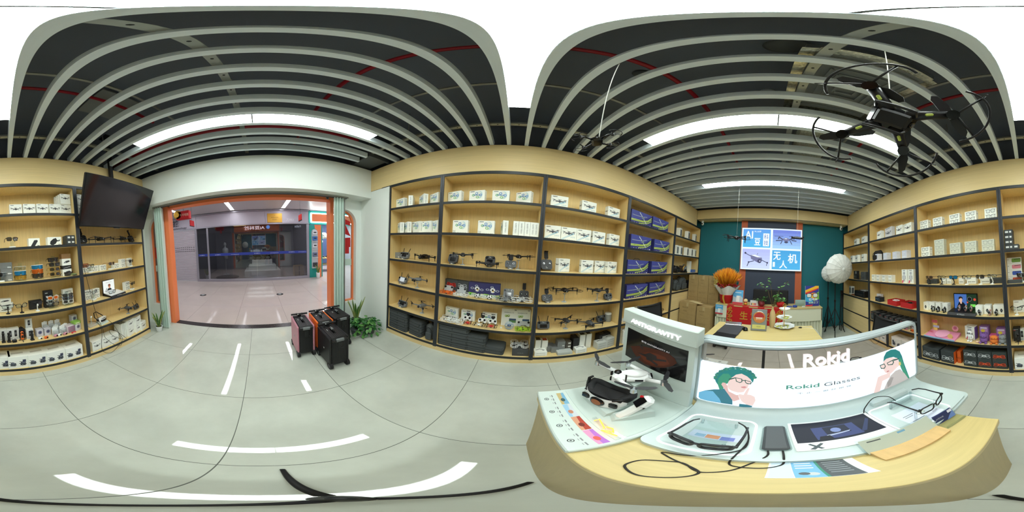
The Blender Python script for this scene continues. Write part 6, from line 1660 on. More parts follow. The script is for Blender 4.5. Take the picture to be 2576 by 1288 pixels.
# soft box lamps on tripods
def softbox(x, y, z, r_, lab, lab2, tilt, yaw):
	e = empty('softbox_lamp', lab, 'lamp', (x, y, z))
	e.rotation_euler = (R(tilt), 0, R(yaw))
	n = 16
	prof = [(0.02, 0.02), (0.30, 0.06), (0.62, 0.20), (0.86, 0.40), (0.97, 0.62), (1.0, 0.80), (0.90, 1.05), (0.5, 1.15), (0.12, 1.18)]
	g = MB()
	for i in range(n):
		a0, a1 = 2 * math.pi * i / n, 2 * math.pi * (i + 1) / n
		for k in range(len(prof) - 1):
			q = []
			for (rr, d), a in (((prof[k]), a0), ((prof[k]), a1), ((prof[k + 1]), a1), ((prof[k + 1]), a0)):
				q.append((rr * r_ * math.cos(a), -0.42 * r_ + d * r_ * 0.75 - 0.0, rr * r_ * math.sin(a)))
			g._add(q, [(0, 1, 2, 3)], 'fabricwhite')
	part('diffuser', g, e)
	for i in range(n):
		a = 2 * math.pi * i / n
		part('rib', MB().tube([(rr * r_ * math.cos(a) * 1.005, -0.425 * r_ + d * r_ * 0.75, rr * r_ * math.sin(a) * 1.005) for rr, d in prof[:7]], 0.0025, 5, '206,210,206'), e)
	part('hub', MB().lathe([(0.0, 0.012), (0.03, 0.010), (0.04, 0.0)], (0, -0.40 * r_, 0), 16, 'white', axis='y'), e)
	part('lamp_head', MB().cyl((0, 0.46 * r_, 0), (0, 0.46 * r_ + 0.12, 0), 0.05, n=16, m='black').box((0, 0.46 * r_ + 0.06, -0.06), (0.03, 0.06, 0.06), 'black', 0.004), e)
	f = Matrix.Rotation(R(yaw), 3, 'Z') @ Matrix.Rotation(R(tilt), 3, 'X') @ Vector((0, 0.46 * r_ + 0.06, -0.09))
	tx, ty, tz = x + f.x, y + f.y, z + f.z
	t = empty('light_stand', lab2, 'tripod', (tx, ty, 0))
	part('column', MB().cyl((0, 0, 0.10), (0, 0, 0.8), 0.014, n=10, m='black').cyl((0, 0, 0.8), (0, 0, tz - 0.004), 0.010, n=10, m='black').cyl((0, 0, 0.78), (0, 0, 0.83), 0.022, n=10, m='black'), t)
	for k in range(3):
		a = 2 * math.pi * k / 3 + yaw * 0.02
		part('leg', MB().tube([(0.01 * math.cos(a), 0.01 * math.sin(a), 0.62), (0.82 * r_ * math.cos(a), 0.82 * r_ * math.sin(a), 0.012)], 0.009, 7, 'black').tube([(0, 0, 0.14), (0.13 * math.cos(a), 0.13 * math.sin(a), 0.31)], 0.006, 6, 'black'), t)
softbox(1.385, 3.05, 1.505, 0.315, 'large round white softbox lamp facing the room beside the shelves', 'black tripod stand under the large white softbox', 4, 8)
sq = at(*c8(1462, 672), y=3.44)
softbox(sq.x, 3.44, sq.z, 0.20, 'second white softbox lamp half hidden behind the large one', 'black tripod stand under the half hidden softbox', 6, -4)
st = empty('folded_tripod', 'folded black tripod standing by the drawers behind the softbox', 'tripod', (1.60, 3.46, 0))
for k in range(3):
	a = 2.1 * k
	part('leg', MB().tube([(0.02 * math.cos(a), 0.02 * math.sin(a), 0.92), (0.05 * math.cos(a), 0.05 * math.sin(a), 0.006)], 0.010, 7, 'black'), st)
part('head', MB().box((0, 0, 0.96), (0.05, 0.05, 0.08), 'black', 0.006).cyl((0, 0, 0.6), (0, 0, 0.93), 0.018, n=10, m='black'), st)
# mesh back office chairs
def chair(x, y, rz, lab):
	e = empty('office_chair', lab, 'chair', (x, y, 0), rz)
	part('seat', MB().box((0, 0, 0.46), (0.46, 0.44, 0.06), 'blackmat', 0.024), e)
	def bk(u, v):
		xx = (u - 0.5) * (0.44 - 0.05 * v)
		return (xx, 0.22 + 0.05 * v - 0.05 * math.cos((u - 0.5) * 2.6), 0.52 + 0.44 * v)
	part('backrest', MB().grid(bk, 12, 8, 'meshblack'), e)
	fr = [bk(u, 0) for u in (0, .25, .5, .75, 1)] + [bk(1, v) for v in (.33, .66, 1)] + [bk(u, 1) for u in (.75, .5, .25, 0)] + [bk(0, v) for v in (.66, .33)]
	part('back_frame', MB().tube(fr, 0.013, 7, 'black', closed=True), e)
	part('back_bar', MB().tube([(0, 0.20, 0.44), (0, 0.27, 0.50), (0, 0.24, 0.62)], 0.016, 8, 'black'), e)
	for s in (-1, 1):
		part('armrest', MB().tube([(s * 0.22, 0.12, 0.46), (s * 0.27, 0.12, 0.50), (s * 0.27, 0.10, 0.66), (s * 0.27, -0.14, 0.66)], 0.014, 7, 'black'), e)
	part('gas_lift', MB().cyl((0, 0, 0.09), (0, 0, 0.43), 0.025, n=12, m='black'), e)
	for k in range(5):
		a = 2 * math.pi * k / 5 + 0.3
		o = part('base_leg', MB().bar((0, 0, 0.095), (0.27 * math.cos(a), 0.27 * math.sin(a), 0.075), 0.04, 0.025, 'black'), e)
		link('caster', MB().cyl((0.27 * math.cos(a) - 0.018 * math.sin(a), 0.27 * math.sin(a) + 0.018 * math.cos(a), 0.028), (0.27 * math.cos(a) + 0.018 * math.sin(a), 0.27 * math.sin(a) - 0.018 * math.cos(a), 0.028), 0.027, n=12, m='blackmat').mesh('caster'), o)
chair(0.86, 1.36, R(-95), 'black mesh office chair on the softbox side of the desk')
chair(-1.02, 1.46, R(90), 'black mesh office chair on the blue box side of the desk')
# small cameras on the back soffit
for x, lab in ((-1.70, 'small white security camera in the corner by the tumbler boxes'), (1.67, 'small white security camera in the corner by the softbox lamp')):
	e = empty('security_camera', lab, 'camera', (x, 3.66, 2.515))
	part('mount', MB().cyl((0, 0, 0.04), (0, 0, 0.077), 0.030, n=14, m='white'), e)
	part('head', MB().ell((0, 0, 0), (0.036, 0.036, 0.042), 'white'), e)
	part('lens', MB().lathe([(0.0, 0.012), (0.016, 0.010), (0.020, 0.0)], (0, -0.028, -0.005), 14, 'blackgloss', axis='y'), e)
e = empty('door_camera', 'round dark dome camera on the orange door frame', 'camera', (-1.18, -2.63, 2.32))
part('dome', MB().lathe([(0.0, 0.022), (0.016, 0.018), (0.024, 0.006), (0.03, 0.0)], (0, 0.0, 0), 18, ['black', 'blackgloss', 'greylt'], axis='z'), e)
e.rotation_euler = (R(-90), 0, 0)
# ================================================================== stock on the shelves
CR = {'A1': (0, 380, 4.2925), 'A2': (0, 660, 4.2925), 'B4': (960, 400, 4.6), 'B5': (960, 660, 4.771), 'C6': (1340, 430, 5.152), 'C7': (1340, 640, 4.441), 'E9': (2100, 460, 4.954), 'E10': (2100, 680, 4.771)}
BAYP = {'A': 'plant-side bay', 'B': 'football-drone bay', 'C': 'cloth-speaker bay', 'D': 'blue-box bay', 'E': 'carton-side bay', 'F': 'softbox-side bay', 'G': 'red-tray bay', 'H': 'watch-display bay', 'I': 'sports-sunglasses bay', 'J': 'television bay'}
LEVN = ['bottom shelf', 'fifth shelf', 'fourth shelf', 'third shelf', 'second shelf', 'top shelf']
STOCK = []
def spot(bay_, lev, cr, x, y, d=None):
	ox, oy, s = CR[cr]
	u, v = ox + x / s, oy + y / s
	L = BAYS[bay_][0] == 'L'
	sg = -1 if L else 1
	z = ZS[lev]
	if d is None and lev <= 3:
		p = at(u, v, z=z)
		xx = sg * min(max(abs(p.x), FX + 0.045), BX - 0.06)
		p = at(u, v, x=xx)
	else:
		p = at(u, v, x=sg * (FX + (0.13 if d is None else d)))
	return Vector((p.x, p.y, z + 0.0008)), R(90) if L else R(-90)
def extent(proto):
	ms = [m for _, m, sub in proto.parts for m in [m] + [q for _, q in sub]] if isinstance(proto, Proto) else None
	if ms is None: vs = proto.v
	else:
		if not hasattr(proto, 'bb'):
			vs = [v.co for m in ms for v in m.vertices]
			proto.bb = [(min(v[i] for v in vs), max(v[i] for v in vs)) for i in (0, 1)]
		return proto.bb
	return [(min(v[i] for v in vs), max(v[i] for v in vs)) for i in (0, 1)]
def put(bay_, lev, cr, x, y, proto, name, desc, cat, yaw=0, d=None, dz=0.0, scale=None, over=0.0, xy=None):
	p, rz = spot(bay_, lev, cr, x, y, d)
	wl, bi, _ = BAYS[bay_]
	PP = POSTS_L if wl == 'L' else POSTS_R
	a = rz + R(yaw)
	sc = scale if isinstance(scale, tuple) else ((scale or 1),) * 3
	(x0, x1), (y0, y1) = extent(proto)
	cs = [(math.cos(a) * u * sc[0] - math.sin(a) * v * sc[1], math.sin(a) * u * sc[0] + math.cos(a) * v * sc[1]) for u in (x0, x1) for v in (y0, y1)]
	lo, hi = min(c[1] for c in cs), max(c[1] for c in cs)
	A_, B_ = PP[bi] + 0.026 - lo, PP[bi + 1] - 0.026 - hi          # keep it between the posts
	p.y = (A_ + B_) / 2 if A_ > B_ else min(max(p.y, A_), B_)
	lo, hi = min(c[0] for c in cs), max(c[0] for c in cs)
	A_, B_ = (FX + 0.012 - over - lo, BX - 0.008 - hi) if wl == 'R' else (-BX + 0.008 - lo, -FX - 0.012 + over - hi)
	if A_ > B_: p.x = A_ if wl == 'L' else B_                     # and in front of the back panel
	else: p.x = min(max(p.x, A_), B_)
	if xy is not None: p.x, p.y = xy
	p.z += dz
	lab = '%s, %s, %s' % (desc, LEVN[lev], BAYP[bay_])
	grp = '%s, %s, %s' % (cat, LEVN[lev], BAYP[bay_])
	e = proto.put(name, lab, cat, p, a, grp, scale) if isinstance(proto, Proto) else single(name, proto, lab, cat, p, a, grp, scale=scale)
	STOCK.append(e)
	return e
def drn(bay_, lev, cr, x, y, proto, desc, yaw=0, d=None, h=0.0, scale=None):
	e = put(bay_, lev, cr, x, y, proto, 'display_drone', desc, 'drone', yaw, d, h + 0.0006 if h else 0, scale, 0.05)
	if h: put(bay_, lev, cr, x, y, STANDS[h], 'drone_stand', 'small grey drone stand', 'stand', 0, d, xy=e.location.xy)
	return e
def ctl(bay_, lev, cr, x, y, proto, desc, yaw=0, d=None, scale=None):
	return put(bay_, lev, cr, x, y, proto, 'remote_controller', desc, 'controller', yaw, d, scale=scale)
def gls(bay_, lev, cr, x, y, key, desc, st='black', yaw=0, d=None, h=0.09):
	e = put(bay_, lev, cr, x, y, G[key], 'glasses_pair', desc, 'glasses', yaw, d, h - 0.034 if st else 0)
	if st: put(bay_, lev, cr, x, y, HST[st], 'glasses_stand', '%s eyewear stand' % st, 'stand', yaw, d, xy=e.location.xy)
	return e
def bx(bay_, lev, cr, x, y, proto, desc, yaw=0, d=None, dz=0.0, scale=None, name='product_box'):
	return put(bay_, lev, cr, x, y, proto, name, desc, 'box', yaw, d, dz, scale)
STANDS = {h: stand(h) for h in (0.06, 0.08, 0.11)}
HST = {'black': headstand('black'), 'white': headstand('white')}
HST['clear'] = Proto().add('foot', MB().box((0, 0.03, 0.010), (0.075, 0.055, 0.020), 'white', 0.005)).add('prop', MB().box((0, 0.02, 0.05), (0.05, 0.004, 0.07), 'acrylic'))

B = {}
B['swirl'] = pbox(0.20, 0.062, 0.165, front=A_swirl(0.20, 0.165), texts=(('COOL LIGHTS', 'r', '60,64,68', 0.115, 0.014, (0, 0.085), 90), ('Cool', 'f', '60,64,68', 0.034, 0.013, (-0.076, 0.030), 0), ('Lights', 'f', '60,64,68', 0.040, 0.013, (-0.073, 0.013), 0)))
B['s10'] = pbox(0.215, 0.070, 0.165, front=A_beam(0.215, 0.165) + A_drone(0.215, 0.165) + A_title(0.215, 0.165) + A_icons(0.215, 0.165, 7, 0.07), left=A_drone(0.07, 0.165, s=0.6), side=A_drone(0.07, 0.165, s=0.6), texts=(('S101S', 'f', '150,190,206', 0.06, 0.018, (0.055, 0.045), 0),))
B['blue'] = pbox(0.475, 0.10, 0.215, '50,54,116', front=A_plane(0.475, 0.215))
B['blue'].add('handle', MB().tube([(-0.07, 0, 0.213), (-0.05, 0, 0.236), (0.05, 0, 0.236), (0.07, 0, 0.213)], 0.004, 6, 'black'))
B['tumbler'] = pbox(0.105, 0.09, 0.20, front=[('226,230,226', rect(-0.052, 0, 0.052, 0.2)), ('74,80,84', rrect(-0.036, 0.03, 0.036, 0.165, 0.010)), ('110,118,122', rect(-0.030, 0.05, -0.012, 0.15)), ('200,206,204', rect(-0.025, 0.175, 0.025, 0.188))], side=[('90,96,100', rect(-0.03, 0.03, 0.03, 0.165))])
B['mav'] = pbox(0.155, 0.07, 0.145, front=A_drone(0.155, 0.145, '30,32,36', '70,74,80', s=0.46, cy=0.56) + A_title(0.155, 0.145, y=0.88), left=A_title(0.07, 0.145), texts=())
B['mavbig'] = pbox(0.20, 0.16, 0.145, front=A_drone(0.20, 0.145, '26,28,32', '60,64,70', s=0.36, cy=0.50) + A_title(0.20, 0.145, y=0.88) + A_icons(0.20, 0.145, 7, 0.10), lid=0.93)
B['mavwide'] = pbox(0.24, 0.07, 0.18, '214,214,216', front=A_drone(0.24, 0.18, '54,56,62', '104,108,116', s=0.46, cy=0.46) + A_title(0.24, 0.18, x=0, wd=0.6))
B['fold'] = pbox(0.26, 0.19, 0.20, front=A_folded(0.26, 0.20), lid=0.97, top=[('206,206,196', rect(-0.08, -0.02, 0.08, 0.02))])
B['gls1'] = pbox(0.165, 0.07, 0.068, front=A_glasses(0.165, 0.068), side=[('140,146,148', rect(-0.02, 0.03, 0.02, 0.036))])
B['glsgrey'] = pbox(0.165, 0.07, 0.072, '208,212,196', front=[(m if m != '226,232,226' else '208,212,196', p) for m, p in A_glasses(0.165, 0.072, '150,156,146')])
B['glsblue'] = pbox(0.13, 0.09, 0.063, '226,230,240', front=[('206,212,230', rect(-0.06, 0.006, 0.06, 0.057)), ('224,228,240', rrect(-0.045, 0.015, 0.045, 0.045, 0.01))], side=[('120,124,130', rect(-0.02, 0.03, -0.012, 0.036))])
B['glsrow'] = pbox(0.092, 0.085, 0.062, front=A_glasses(0.092, 0.062, '60,66,72'))
B['robot'] = pbox(0.115, 0.06, 0.215, front=A_robot(0.115, 0.215))
B['darklabel'] = pbox(0.062, 0.12, 0.058, '60,66,68', front=[('226,230,228', rect(-0.018, 0.020, 0.018, 0.040))])
B['dark'] = pbox(0.085, 0.11, 0.165, '40,42,44', front=[('64,68,70', rect(-0.036, 0.01, 0.036, 0.155)), ('190,40,44', rect(-0.03, 0.138, 0.0, 0.145)), ('120,124,126', disc(0.0, 0.07, 0.022, 10)), ('44,46,48', disc(0, 0.07, 0.013, 8))], top=[('78,80,82', rect(-0.03, -0.04, 0.03, 0.04))])
B['watch'] = pbox(0.085, 0.085, 0.12, front=A_watch(0.085, 0.12), side=[('150,154,156', rect(-0.02, 0.08, 0.02, 0.084))])
B['quadw'] = pbox(0.215, 0.20, 0.205, '62,68,70', front=A_quad(0.215, 0.205, '206,212,214', '62,68,70', 0.40), lid=0.86)
B['quadwo'] = pbox(0.215, 0.20, 0.205, '62,68,70', front=A_quad(0.215, 0.205, '206,212,214', '62,68,70', 0.40), side=[('226,106,40', rect(-0.10, 0.0, 0.10, 0.205)), ('70,60,50', ring(0.0, 0.10, 0.03, 0.04))], lid=0.86)
B['quads'] = pbox(0.172, 0.19, 0.135, '54,62,62', front=A_quad(0.172, 0.135, '206,212,214', '54,62,62', 0.52, 0.38), texts=(('YEG', 'f', '110,118,116', 0.03, 0.014, (-0.055, 0.022), 0),))
B['quado'] = pbox(0.172, 0.19, 0.135, '54,62,62', front=A_quad(0.172, 0.135, '222,86,44', '110,40,26', 0.52, 0.38), texts=(('YEG', 'f', '150,90,70', 0.03, 0.014, (-0.055, 0.022), 0),))
B['greybox'] = pbox(0.185, 0.06, 0.17, '70,76,78', front=A_quad(0.185, 0.17, '205,210,212', '70,76,78', 0.60, 0.34))
B['greyred'] = pbox(0.185, 0.06, 0.17, '70,76,78', front=A_quad(0.185, 0.17, '214,50,40', '120,30,26', 0.60, 0.34))
B['soccer'] = pbox(0.205, 0.07, 0.175, '58,58,108', front=A_soccer(0.205, 0.175))
B['tallgreen'] = pbox(0.195, 0.06, 0.245, front=[('232,236,228', rect(-0.09, 0, 0.09, 0.24)), ('96,140,90', rect(0.0, 0.05, 0.085, 0.11)), ('60,80,120', rect(0.0, 0.085, 0.085, 0.11)), ('150,190,70', ring(-0.04, 0.145, 0.012, 0.018, 10)), ('150,190,70', ring(-0.01, 0.15, 0.012, 0.018, 10)), ('120,150,60', rect(-0.045, 0.135, 0.0, 0.15)), ('60,62,60', rect(0.06, 0.228, 0.085, 0.236))], texts=(('竞技模拟无人机', 'f', '90,98,92', 0.12, 0.016, (-0.005, 0.195), 0),))
B['swirlsm'] = pbox(0.185, 0.05, 0.15, front=A_swirl(0.185, 0.15))
B['pocket'] = pbox(0.085, 0.06, 0.165, front=[('226,230,228', rect(-0.04, 0, 0.04, 0.16)), ('44,46,50', rrect(-0.015, 0.05, 0.015, 0.14, 0.008)), ('110,114,118', rect(-0.010, 0.08, 0.010, 0.11)), ('90,94,98', rect(-0.034, 0.02, 0.02, 0.026))])
B['pocketdk'] = pbox(0.085, 0.07, 0.19, '38,40,42', front=[('70,74,76', rrect(-0.018, 0.05, 0.018, 0.15, 0.008)), ('170,176,178', rect(-0.034, 0.165, 0.02, 0.172)), ('200,50,44', rect(-0.034, 0.156, -0.01, 0.161))])
B['toycam'] = pbox(0.085, 0.07, 0.105, '214,216,226', front=[('120,124,150', disc(0.0, 0.06, 0.026, 12)), ('70,74,110', disc(0, 0.06, 0.014, 10)), ('206,210,224', rect(-0.034, 0.008, 0.034, 0.022))])
B['blister'] = Proto().add('card', MB().box((0, 0.01, 0.06), (0.075, 0.003, 0.12), 'white', 0.0008)).add('bubble', MB().box((0, -0.012, 0.045), (0.062, 0.04, 0.075), 'clearplastic', 0.006)).add('camera', MB().box((0, -0.008, 0.042), (0.040, 0.022, 0.032), 'greylt', 0.006).cyl((0, -0.020, 0.042), (0, -0.026, 0.042), 0.009, n=12, m='blackgloss')).add('hanger', MB().box((0, 0.01, 0.123), (0.03, 0.004, 0.010), 'white', 0.002))
B['capsule'] = Proto().add('case', MB().box((0, 0, 0.05), (0.12, 0.10, 0.10), '216,206,212', 0.004)).add('dots', MB().box((0, -0.0505, 0.05), (0.10, 0.001, 0.085), '190,150,170')).add('toys', paint(MB(), [('90,80,100', disc(-0.04 + 0.02 * i, 0.015 + 0.018 * j, 0.006, 8)) for i in range(5) for j in range(5)], face_front(-0.0512)))
B['flatw'] = pbox(0.17, 0.11, 0.035, front=[('150,154,150', rect(-0.06, 0.010, 0.06, 0.014))], top=[('90,94,98', strip([(-0.06, 0.0), (0.0, 0.02), (0.06, -0.01)], 0.010)), ('150,156,158', disc(0.04, -0.01, 0.012, 10))])
B['smartbox'] = pbox(0.19, 0.10, 0.05, '196,202,198', texts=(('SMART GLASSES', 'f', '120,126,124', 0.12, 0.010, (0, 0.02), 0),))
B['tallw'] = pbox(0.07, 0.10, 0.20, 'whitebox', front=[('206,210,204', rect(-0.03, 0.01, 0.03, 0.014))], top=[('70,64,60', rect(-0.028, -0.04, 0.028, 0.04))])
B['tallwred'] = pbox(0.075, 0.10, 0.19, 'whitebox', front=[('150,154,150', rect(-0.025, 0.03, 0.025, 0.034))], top=[('170,70,50', rect(-0.028, -0.035, 0.028, 0.035))])
B['greymid'] = pbox(0.10, 0.12, 0.09, '128,132,132', front=[('70,74,76', disc(0.035, 0.03, 0.008, 8)), ('206,210,208', rect(0.01, 0.01, 0.04, 0.03))])
B['browndk'] = pbox(0.075, 0.10, 0.055, '86,80,72', front=[('220,222,216', rect(-0.005, 0.015, 0.03, 0.038))])
B['flatbk'] = pbox(0.15, 0.13, 0.085, '40,40,42', top=[('120,116,110', ring(0.0, 0.02, 0.022, 0.030, 12)), ('90,88,84', rect(-0.05, -0.05, -0.01, -0.044))], lid=0.8)
B['print_sg'] = pbox(0.175, 0.11, 0.04, '206,210,204', front=[('130,136,132', rect(-0.07, 0.012, 0.07, 0.016))], top=[('60,62,66', strip([(-0.06, 0.01), (0, 0.02), (0.06, 0.0)], 0.012))])
B['sun1'] = pbox(0.175, 0.07, 0.11, front=A_sunglass(0.175, 0.11), texts=(('AI', 'f', '110,114,116', 0.02, 0.012, (0.05, 0.07), 0),))
B['phone1'] = pbox(0.14, 0.07, 0.10, front=[('40,44,48', [(-0.05, 0.0), (0.0, 0.0), (0.045, 0.065), (0.035, 0.078), (0.0, 0.076)]), ('90,94,98', rect(0.035, 0.008, 0.06, 0.014))])
B['sport'] = pbox(0.125, 0.08, 0.085, front=[('52,54,56', [(-0.045, 0.03), (-0.02, 0.055), (0.03, 0.062), (0.05, 0.05), (0.03, 0.04), (-0.01, 0.03)]), ('150,156,158', disc(-0.02, 0.04, 0.012, 10))])
B['sportbk'] = pbox(0.125, 0.08, 0.045, '38,40,42', front=[('200,204,206', strip([(-0.05, 0.012), (0.0, 0.020), (0.05, 0.03)], 0.004))])
B['kraftsm'] = pbox(0.13, 0.08, 0.062, '150,116,76')
B['aig'] = [pbox(0.175, 0.075, 0.075, '226,226,218', front=[('%d,%d,%d' % c, rrect(-0.03, 0.015, 0.078, 0.062, 0.012)), ('60,60,64', strip([(0.0, 0.05), (0.08, 0.055)], 0.006)), ('140,140,140', rect(-0.08, 0.045, -0.065, 0.052))]) for c in ((110, 150, 60), (214, 130, 140), (60, 90, 170), (206, 90, 50))]
B['watchbk'] = pbox(0.12, 0.05, 0.22, '38,40,42', front=[('200,204,206', rect(-0.045, 0.185, -0.01, 0.195))] + [(m, [(x, y + 0.0) for x, y in p]) for yy in (0.42, 0.63, 0.22) for m, p in [(mm, q) for mm, q in A_glasses(0.11, 0.22, '190,196,198', 1, yy, 0.7) if mm != '226,232,226']])
B['flatbk2'] = pbox(0.16, 0.04, 0.115, '34,36,38', front=[('84,88,92', rect(-0.05, 0.03, 0.03, 0.033)), ('84,88,92', disc(0.04, 0.06, 0.010, 10))])
B['toyp'] = pbox(0.115, 0.09, 0.105, '150,110,176', front=[('196,150,196', rrect(-0.045, 0.03, 0.045, 0.095, 0.01)), ('236,214,70', disc(-0.01, 0.045, 0.026, 12, 0.022)), ('240,240,250', rect(-0.04, 0.078, 0.04, 0.092)), ('120,80,150', rect(-0.05, 0.004, 0.05, 0.02))])
B['toypk'] = pbox(0.10, 0.09, 0.085, '236,110,160', front=[('246,190,210', disc(0.0, 0.035, 0.028, 12)), ('240,240,190', rect(-0.04, 0.065, 0.04, 0.078))])
B['blackline'] = pbox(0.16, 0.10, 0.085, '30,38,48', front=[('70,120,160', strip([(-0.07, 0.04), (-0.03, 0.05), (0.02, 0.03), (0.07, 0.045)], 0.006)), ('110,150,180', strip([(-0.06, 0.06), (0.0, 0.055), (0.06, 0.065)], 0.004))])
B['blacknote'] = pbox(0.16, 0.06, 0.16, '36,38,42', front=[('170,172,176', rect(0.0, 0.10, 0.06, 0.15)), ('110,112,118', rect(-0.06, 0.02, -0.01, 0.07)), ('90,92,98', rect(0.01, 0.02, 0.06, 0.07))])
B['bluebook'] = pbox(0.16, 0.10, 0.07, '70,110,190', front=[('190,206,236', rect(-0.06, 0.03, 0.06, 0.036))])
B['dronebk'] = pbox(0.19, 0.17, 0.12, '70,72,74', texts=(('HOVER AIR', 'f', '150,154,156', 0.07, 0.010, (0, 0.05), 0),))

# drones and controllers used as shelf stock
DR = {}
DR['mav'] = drone('greydk', 0.075, 0.14, 0.050, 0.135, 0.10, 0.075, 0.008, 0.022, None, 'sphere', ang=(170, 10, 10, 170))
DR['mavfold'] = drone('blackgloss', 0.075, 0.15, 0.055, 0.16, 0.05, 0.075, 0.008, 0.03, None, 'sphere', ang=(175, 5, 5, 175))
DR['grey'] = drone('grey', 0.070, 0.13, 0.040, 0.125, 0.09, 0.068, 0.007, 0.020, None, 'sphere', ang=(160, 20, 20, 160))
DR['dark'] = drone('dark', 0.065, 0.11, 0.038, 0.115, 0.075, 0.062, 0.007, 0.024, None, 'box', ang=(30, 150, 150, 30))
DR['arc'] = drone('black', 0.065, 0.11, 0.036, 0.12, 0.07, 0.058, 0.006, 0.022, 'arc', 'box')
DR['arcbig'] = drone('black', 0.075, 0.12, 0.045, 0.15, 0.075, 0.07, 0.007, 0.045, 'arc', 'box')
DR['gw'] = drone('greylt', 0.05, 0.10, 0.030, 0.062, 0.052, 0.040, 0.005, 0.006, 'whitegloss', 'box', props=('black',))
DR['gg'] = drone('grey', 0.05, 0.10, 0.030, 0.062, 0.052, 0.040, 0.005, 0.006, 'greylt', 'box', props=('black',))
DR['go'] = drone('orangegloss', 0.045, 0.08, 0.026, 0.050, 0.042, 0.032, 0.004, 0.006, 'orangegloss', 'box')
DR['gwt'] = drone('white', 0.045, 0.075, 0.022, 0.050, 0.040, 0.034, 0.004, 0.004, 'whitegloss', None, props=('white',))
DR['mini_r'] = drone('red', 0.032, 0.050, 0.022, 0.042, 0.032, 0.026, 0.004, 0.012, None, 'box')
DR['mini_w'] = drone('white', 0.032, 0.050, 0.022, 0.045, 0.032, 0.026, 0.004, 0.012, 'arc', 'box')
DR['mini_ra'] = drone('red', 0.032, 0.050, 0.022, 0.045, 0.032, 0.026, 0.004, 0.012, 'arc', 'box')
DR['mini_g'] = drone('170,206,50', 0.030, 0.045, 0.020, 0.034, 0.028, 0.022, 0.004, 0.006, '170,206,50', None)
CT_ = {}
CT_['rc'] = controller('grey', 0.165, 0.090, 'screenoff', True, False, 'grey')
CT_['rclit'] = controller('grey', 0.165, 0.090, '226,236,240,e0.7', True, False, 'grey')
CT_['rcdk'] = controller('greydk', 0.150, 0.098, 'screenoff', True, False, None, sunk=True)
CT_['pad'] = controller('dark', 0.125, 0.115, 'screenoff', False, False, 'greydk', sunk=True)
CT_['padg'] = controller('grey', 0.125, 0.115, 'screenoff', False, False, 'greydk', sunk=True)
CT_['phone'] = controller('greydk', 0.13, 0.080, None, False, True, 'grey')
CT_['phonebk'] = controller('black', 0.135, 0.125, None, False, True, None, sticks='silver')
CT_['phw'] = controller('whitegloss', 0.105, 0.068, None, False, True, None, wing=True)
CT_['smallg'] = controller('greylt', 0.115, 0.075, None, False, False, None)
CT_['wingg'] = controller('greylt', 0.155, 0.080, None, False, False, None, wing=True)

# ---- soft cases
def softcase(w, d, h, r=0.03):
	p = Proto()
	b = MB().prism(rrect(-w / 2, -d / 2, w / 2, d / 2, r, 5), 0.004, h * 0.56, 'casegrey', ax='z')
	b.prism(rrect(-w / 2 + 0.006, -d / 2 + 0.006, w / 2 - 0.006, d / 2 - 0.006, r, 5), 0.0, 0.006, 'casegrey', ax='z')
	p.add('lower_shell', b)
	t = MB().prism(rrect(-w / 2, -d / 2, w / 2, d / 2, r, 5), h * 0.60, h - 0.010, 'casegrey', ax='z').prism(rrect(-w / 2 + 0.010, -d / 2 + 0.010, w / 2 - 0.010, d / 2 - 0.010, r, 5), h - 0.011, h, 'casegrey', ax='z')
	p.add('lid', t)
	p.add('zip', MB().prism(rrect(-w / 2 - 0.001, -d / 2 - 0.001, w / 2 + 0.001, d / 2 + 0.001, r, 5), h * 0.555, h * 0.605, 'blackmat', ax='z').box((w * 0.40, -d / 2 - 0.004, h * 0.48), (0.006, 0.004, 0.03), 'black', 0.001))
	return p
SCASE = softcase(0.235, 0.20, 0.088)
SCASE2 = softcase(0.27, 0.22, 0.10)
def backpack(w, d, h, col='casegrey'):
	p = Proto()
	p.add('body', MB().box((0, 0, h / 2), (w, d, h), col, min(w, d) * 0.32))
	p.add('pocket', MB().box((0, -d / 2 - 0.006, h * 0.32), (w * 0.72, 0.03, h * 0.46), col, 0.012))
	p.add('strap', MB().tube([(-w * 0.25, d * 0.3, h * 0.96), (0, d * 0.3, h * 1.06), (w * 0.25, d * 0.3, h * 0.96)], 0.007, 7, 'black'))
	p.add('zip', MB().tube([(-w * 0.42, -d / 2 + 0.004, h * 0.2), (-w * 0.40, -d / 2 - 0.002, h * 0.7), (0, -d / 2 - 0.004, h * 0.86), (w * 0.40, -d / 2 - 0.002, h * 0.7), (w * 0.42, -d / 2 + 0.004, h * 0.2)], 0.003, 6, 'blackmat'))
	return p

# ------------------------------------------------------------------ bay A
W1 = 'white drone box with coloured swirl'
for x, y, yw in ((215, 553, -12), (347, 525, -62), (483, 508, -38), (625, 492, -28)): bx('A', 5, 'B4', x, y, B['swirl'], W1, yw)
for x, y, yw in ((193, 848, -38), (297, 846, -34), (412, 846, -22), (525, 845, -14), (628, 842, -34)): bx('A', 4, 'B4', x, y, B['swirl'], W1, yw)
ctl('A', 3, 'B4', 258, 1150, CT_['rc'], 'grey controller with two antennas', -8, 0.09)
bx('A', 3, 'B4', 165, 1140, B['greymid'], 'small pale grey box', 0, 0.19)
drn('A', 3, 'B4', 485, 1178, DR['mavfold'], 'black drone with lowered rear arms', -20, 0.10)
ctl('A', 2, 'B5', 243, 250, CT_['rclit'], 'grey controller with a lit screen', -6, 0.10)
drn('A', 2, 'B5', 445, 305, DR['grey'], 'grey folding drone on a stand', -35, 0.11, 0.08)
ctl('A', 1, 'B5', 240, 545, CT_['rc'], 'grey controller with two antennas', -6, 0.10)
drn('A', 1, 'B5', 490, 620, DR['grey'], 'grey folding drone on a stand', -18, 0.12, 0.08)
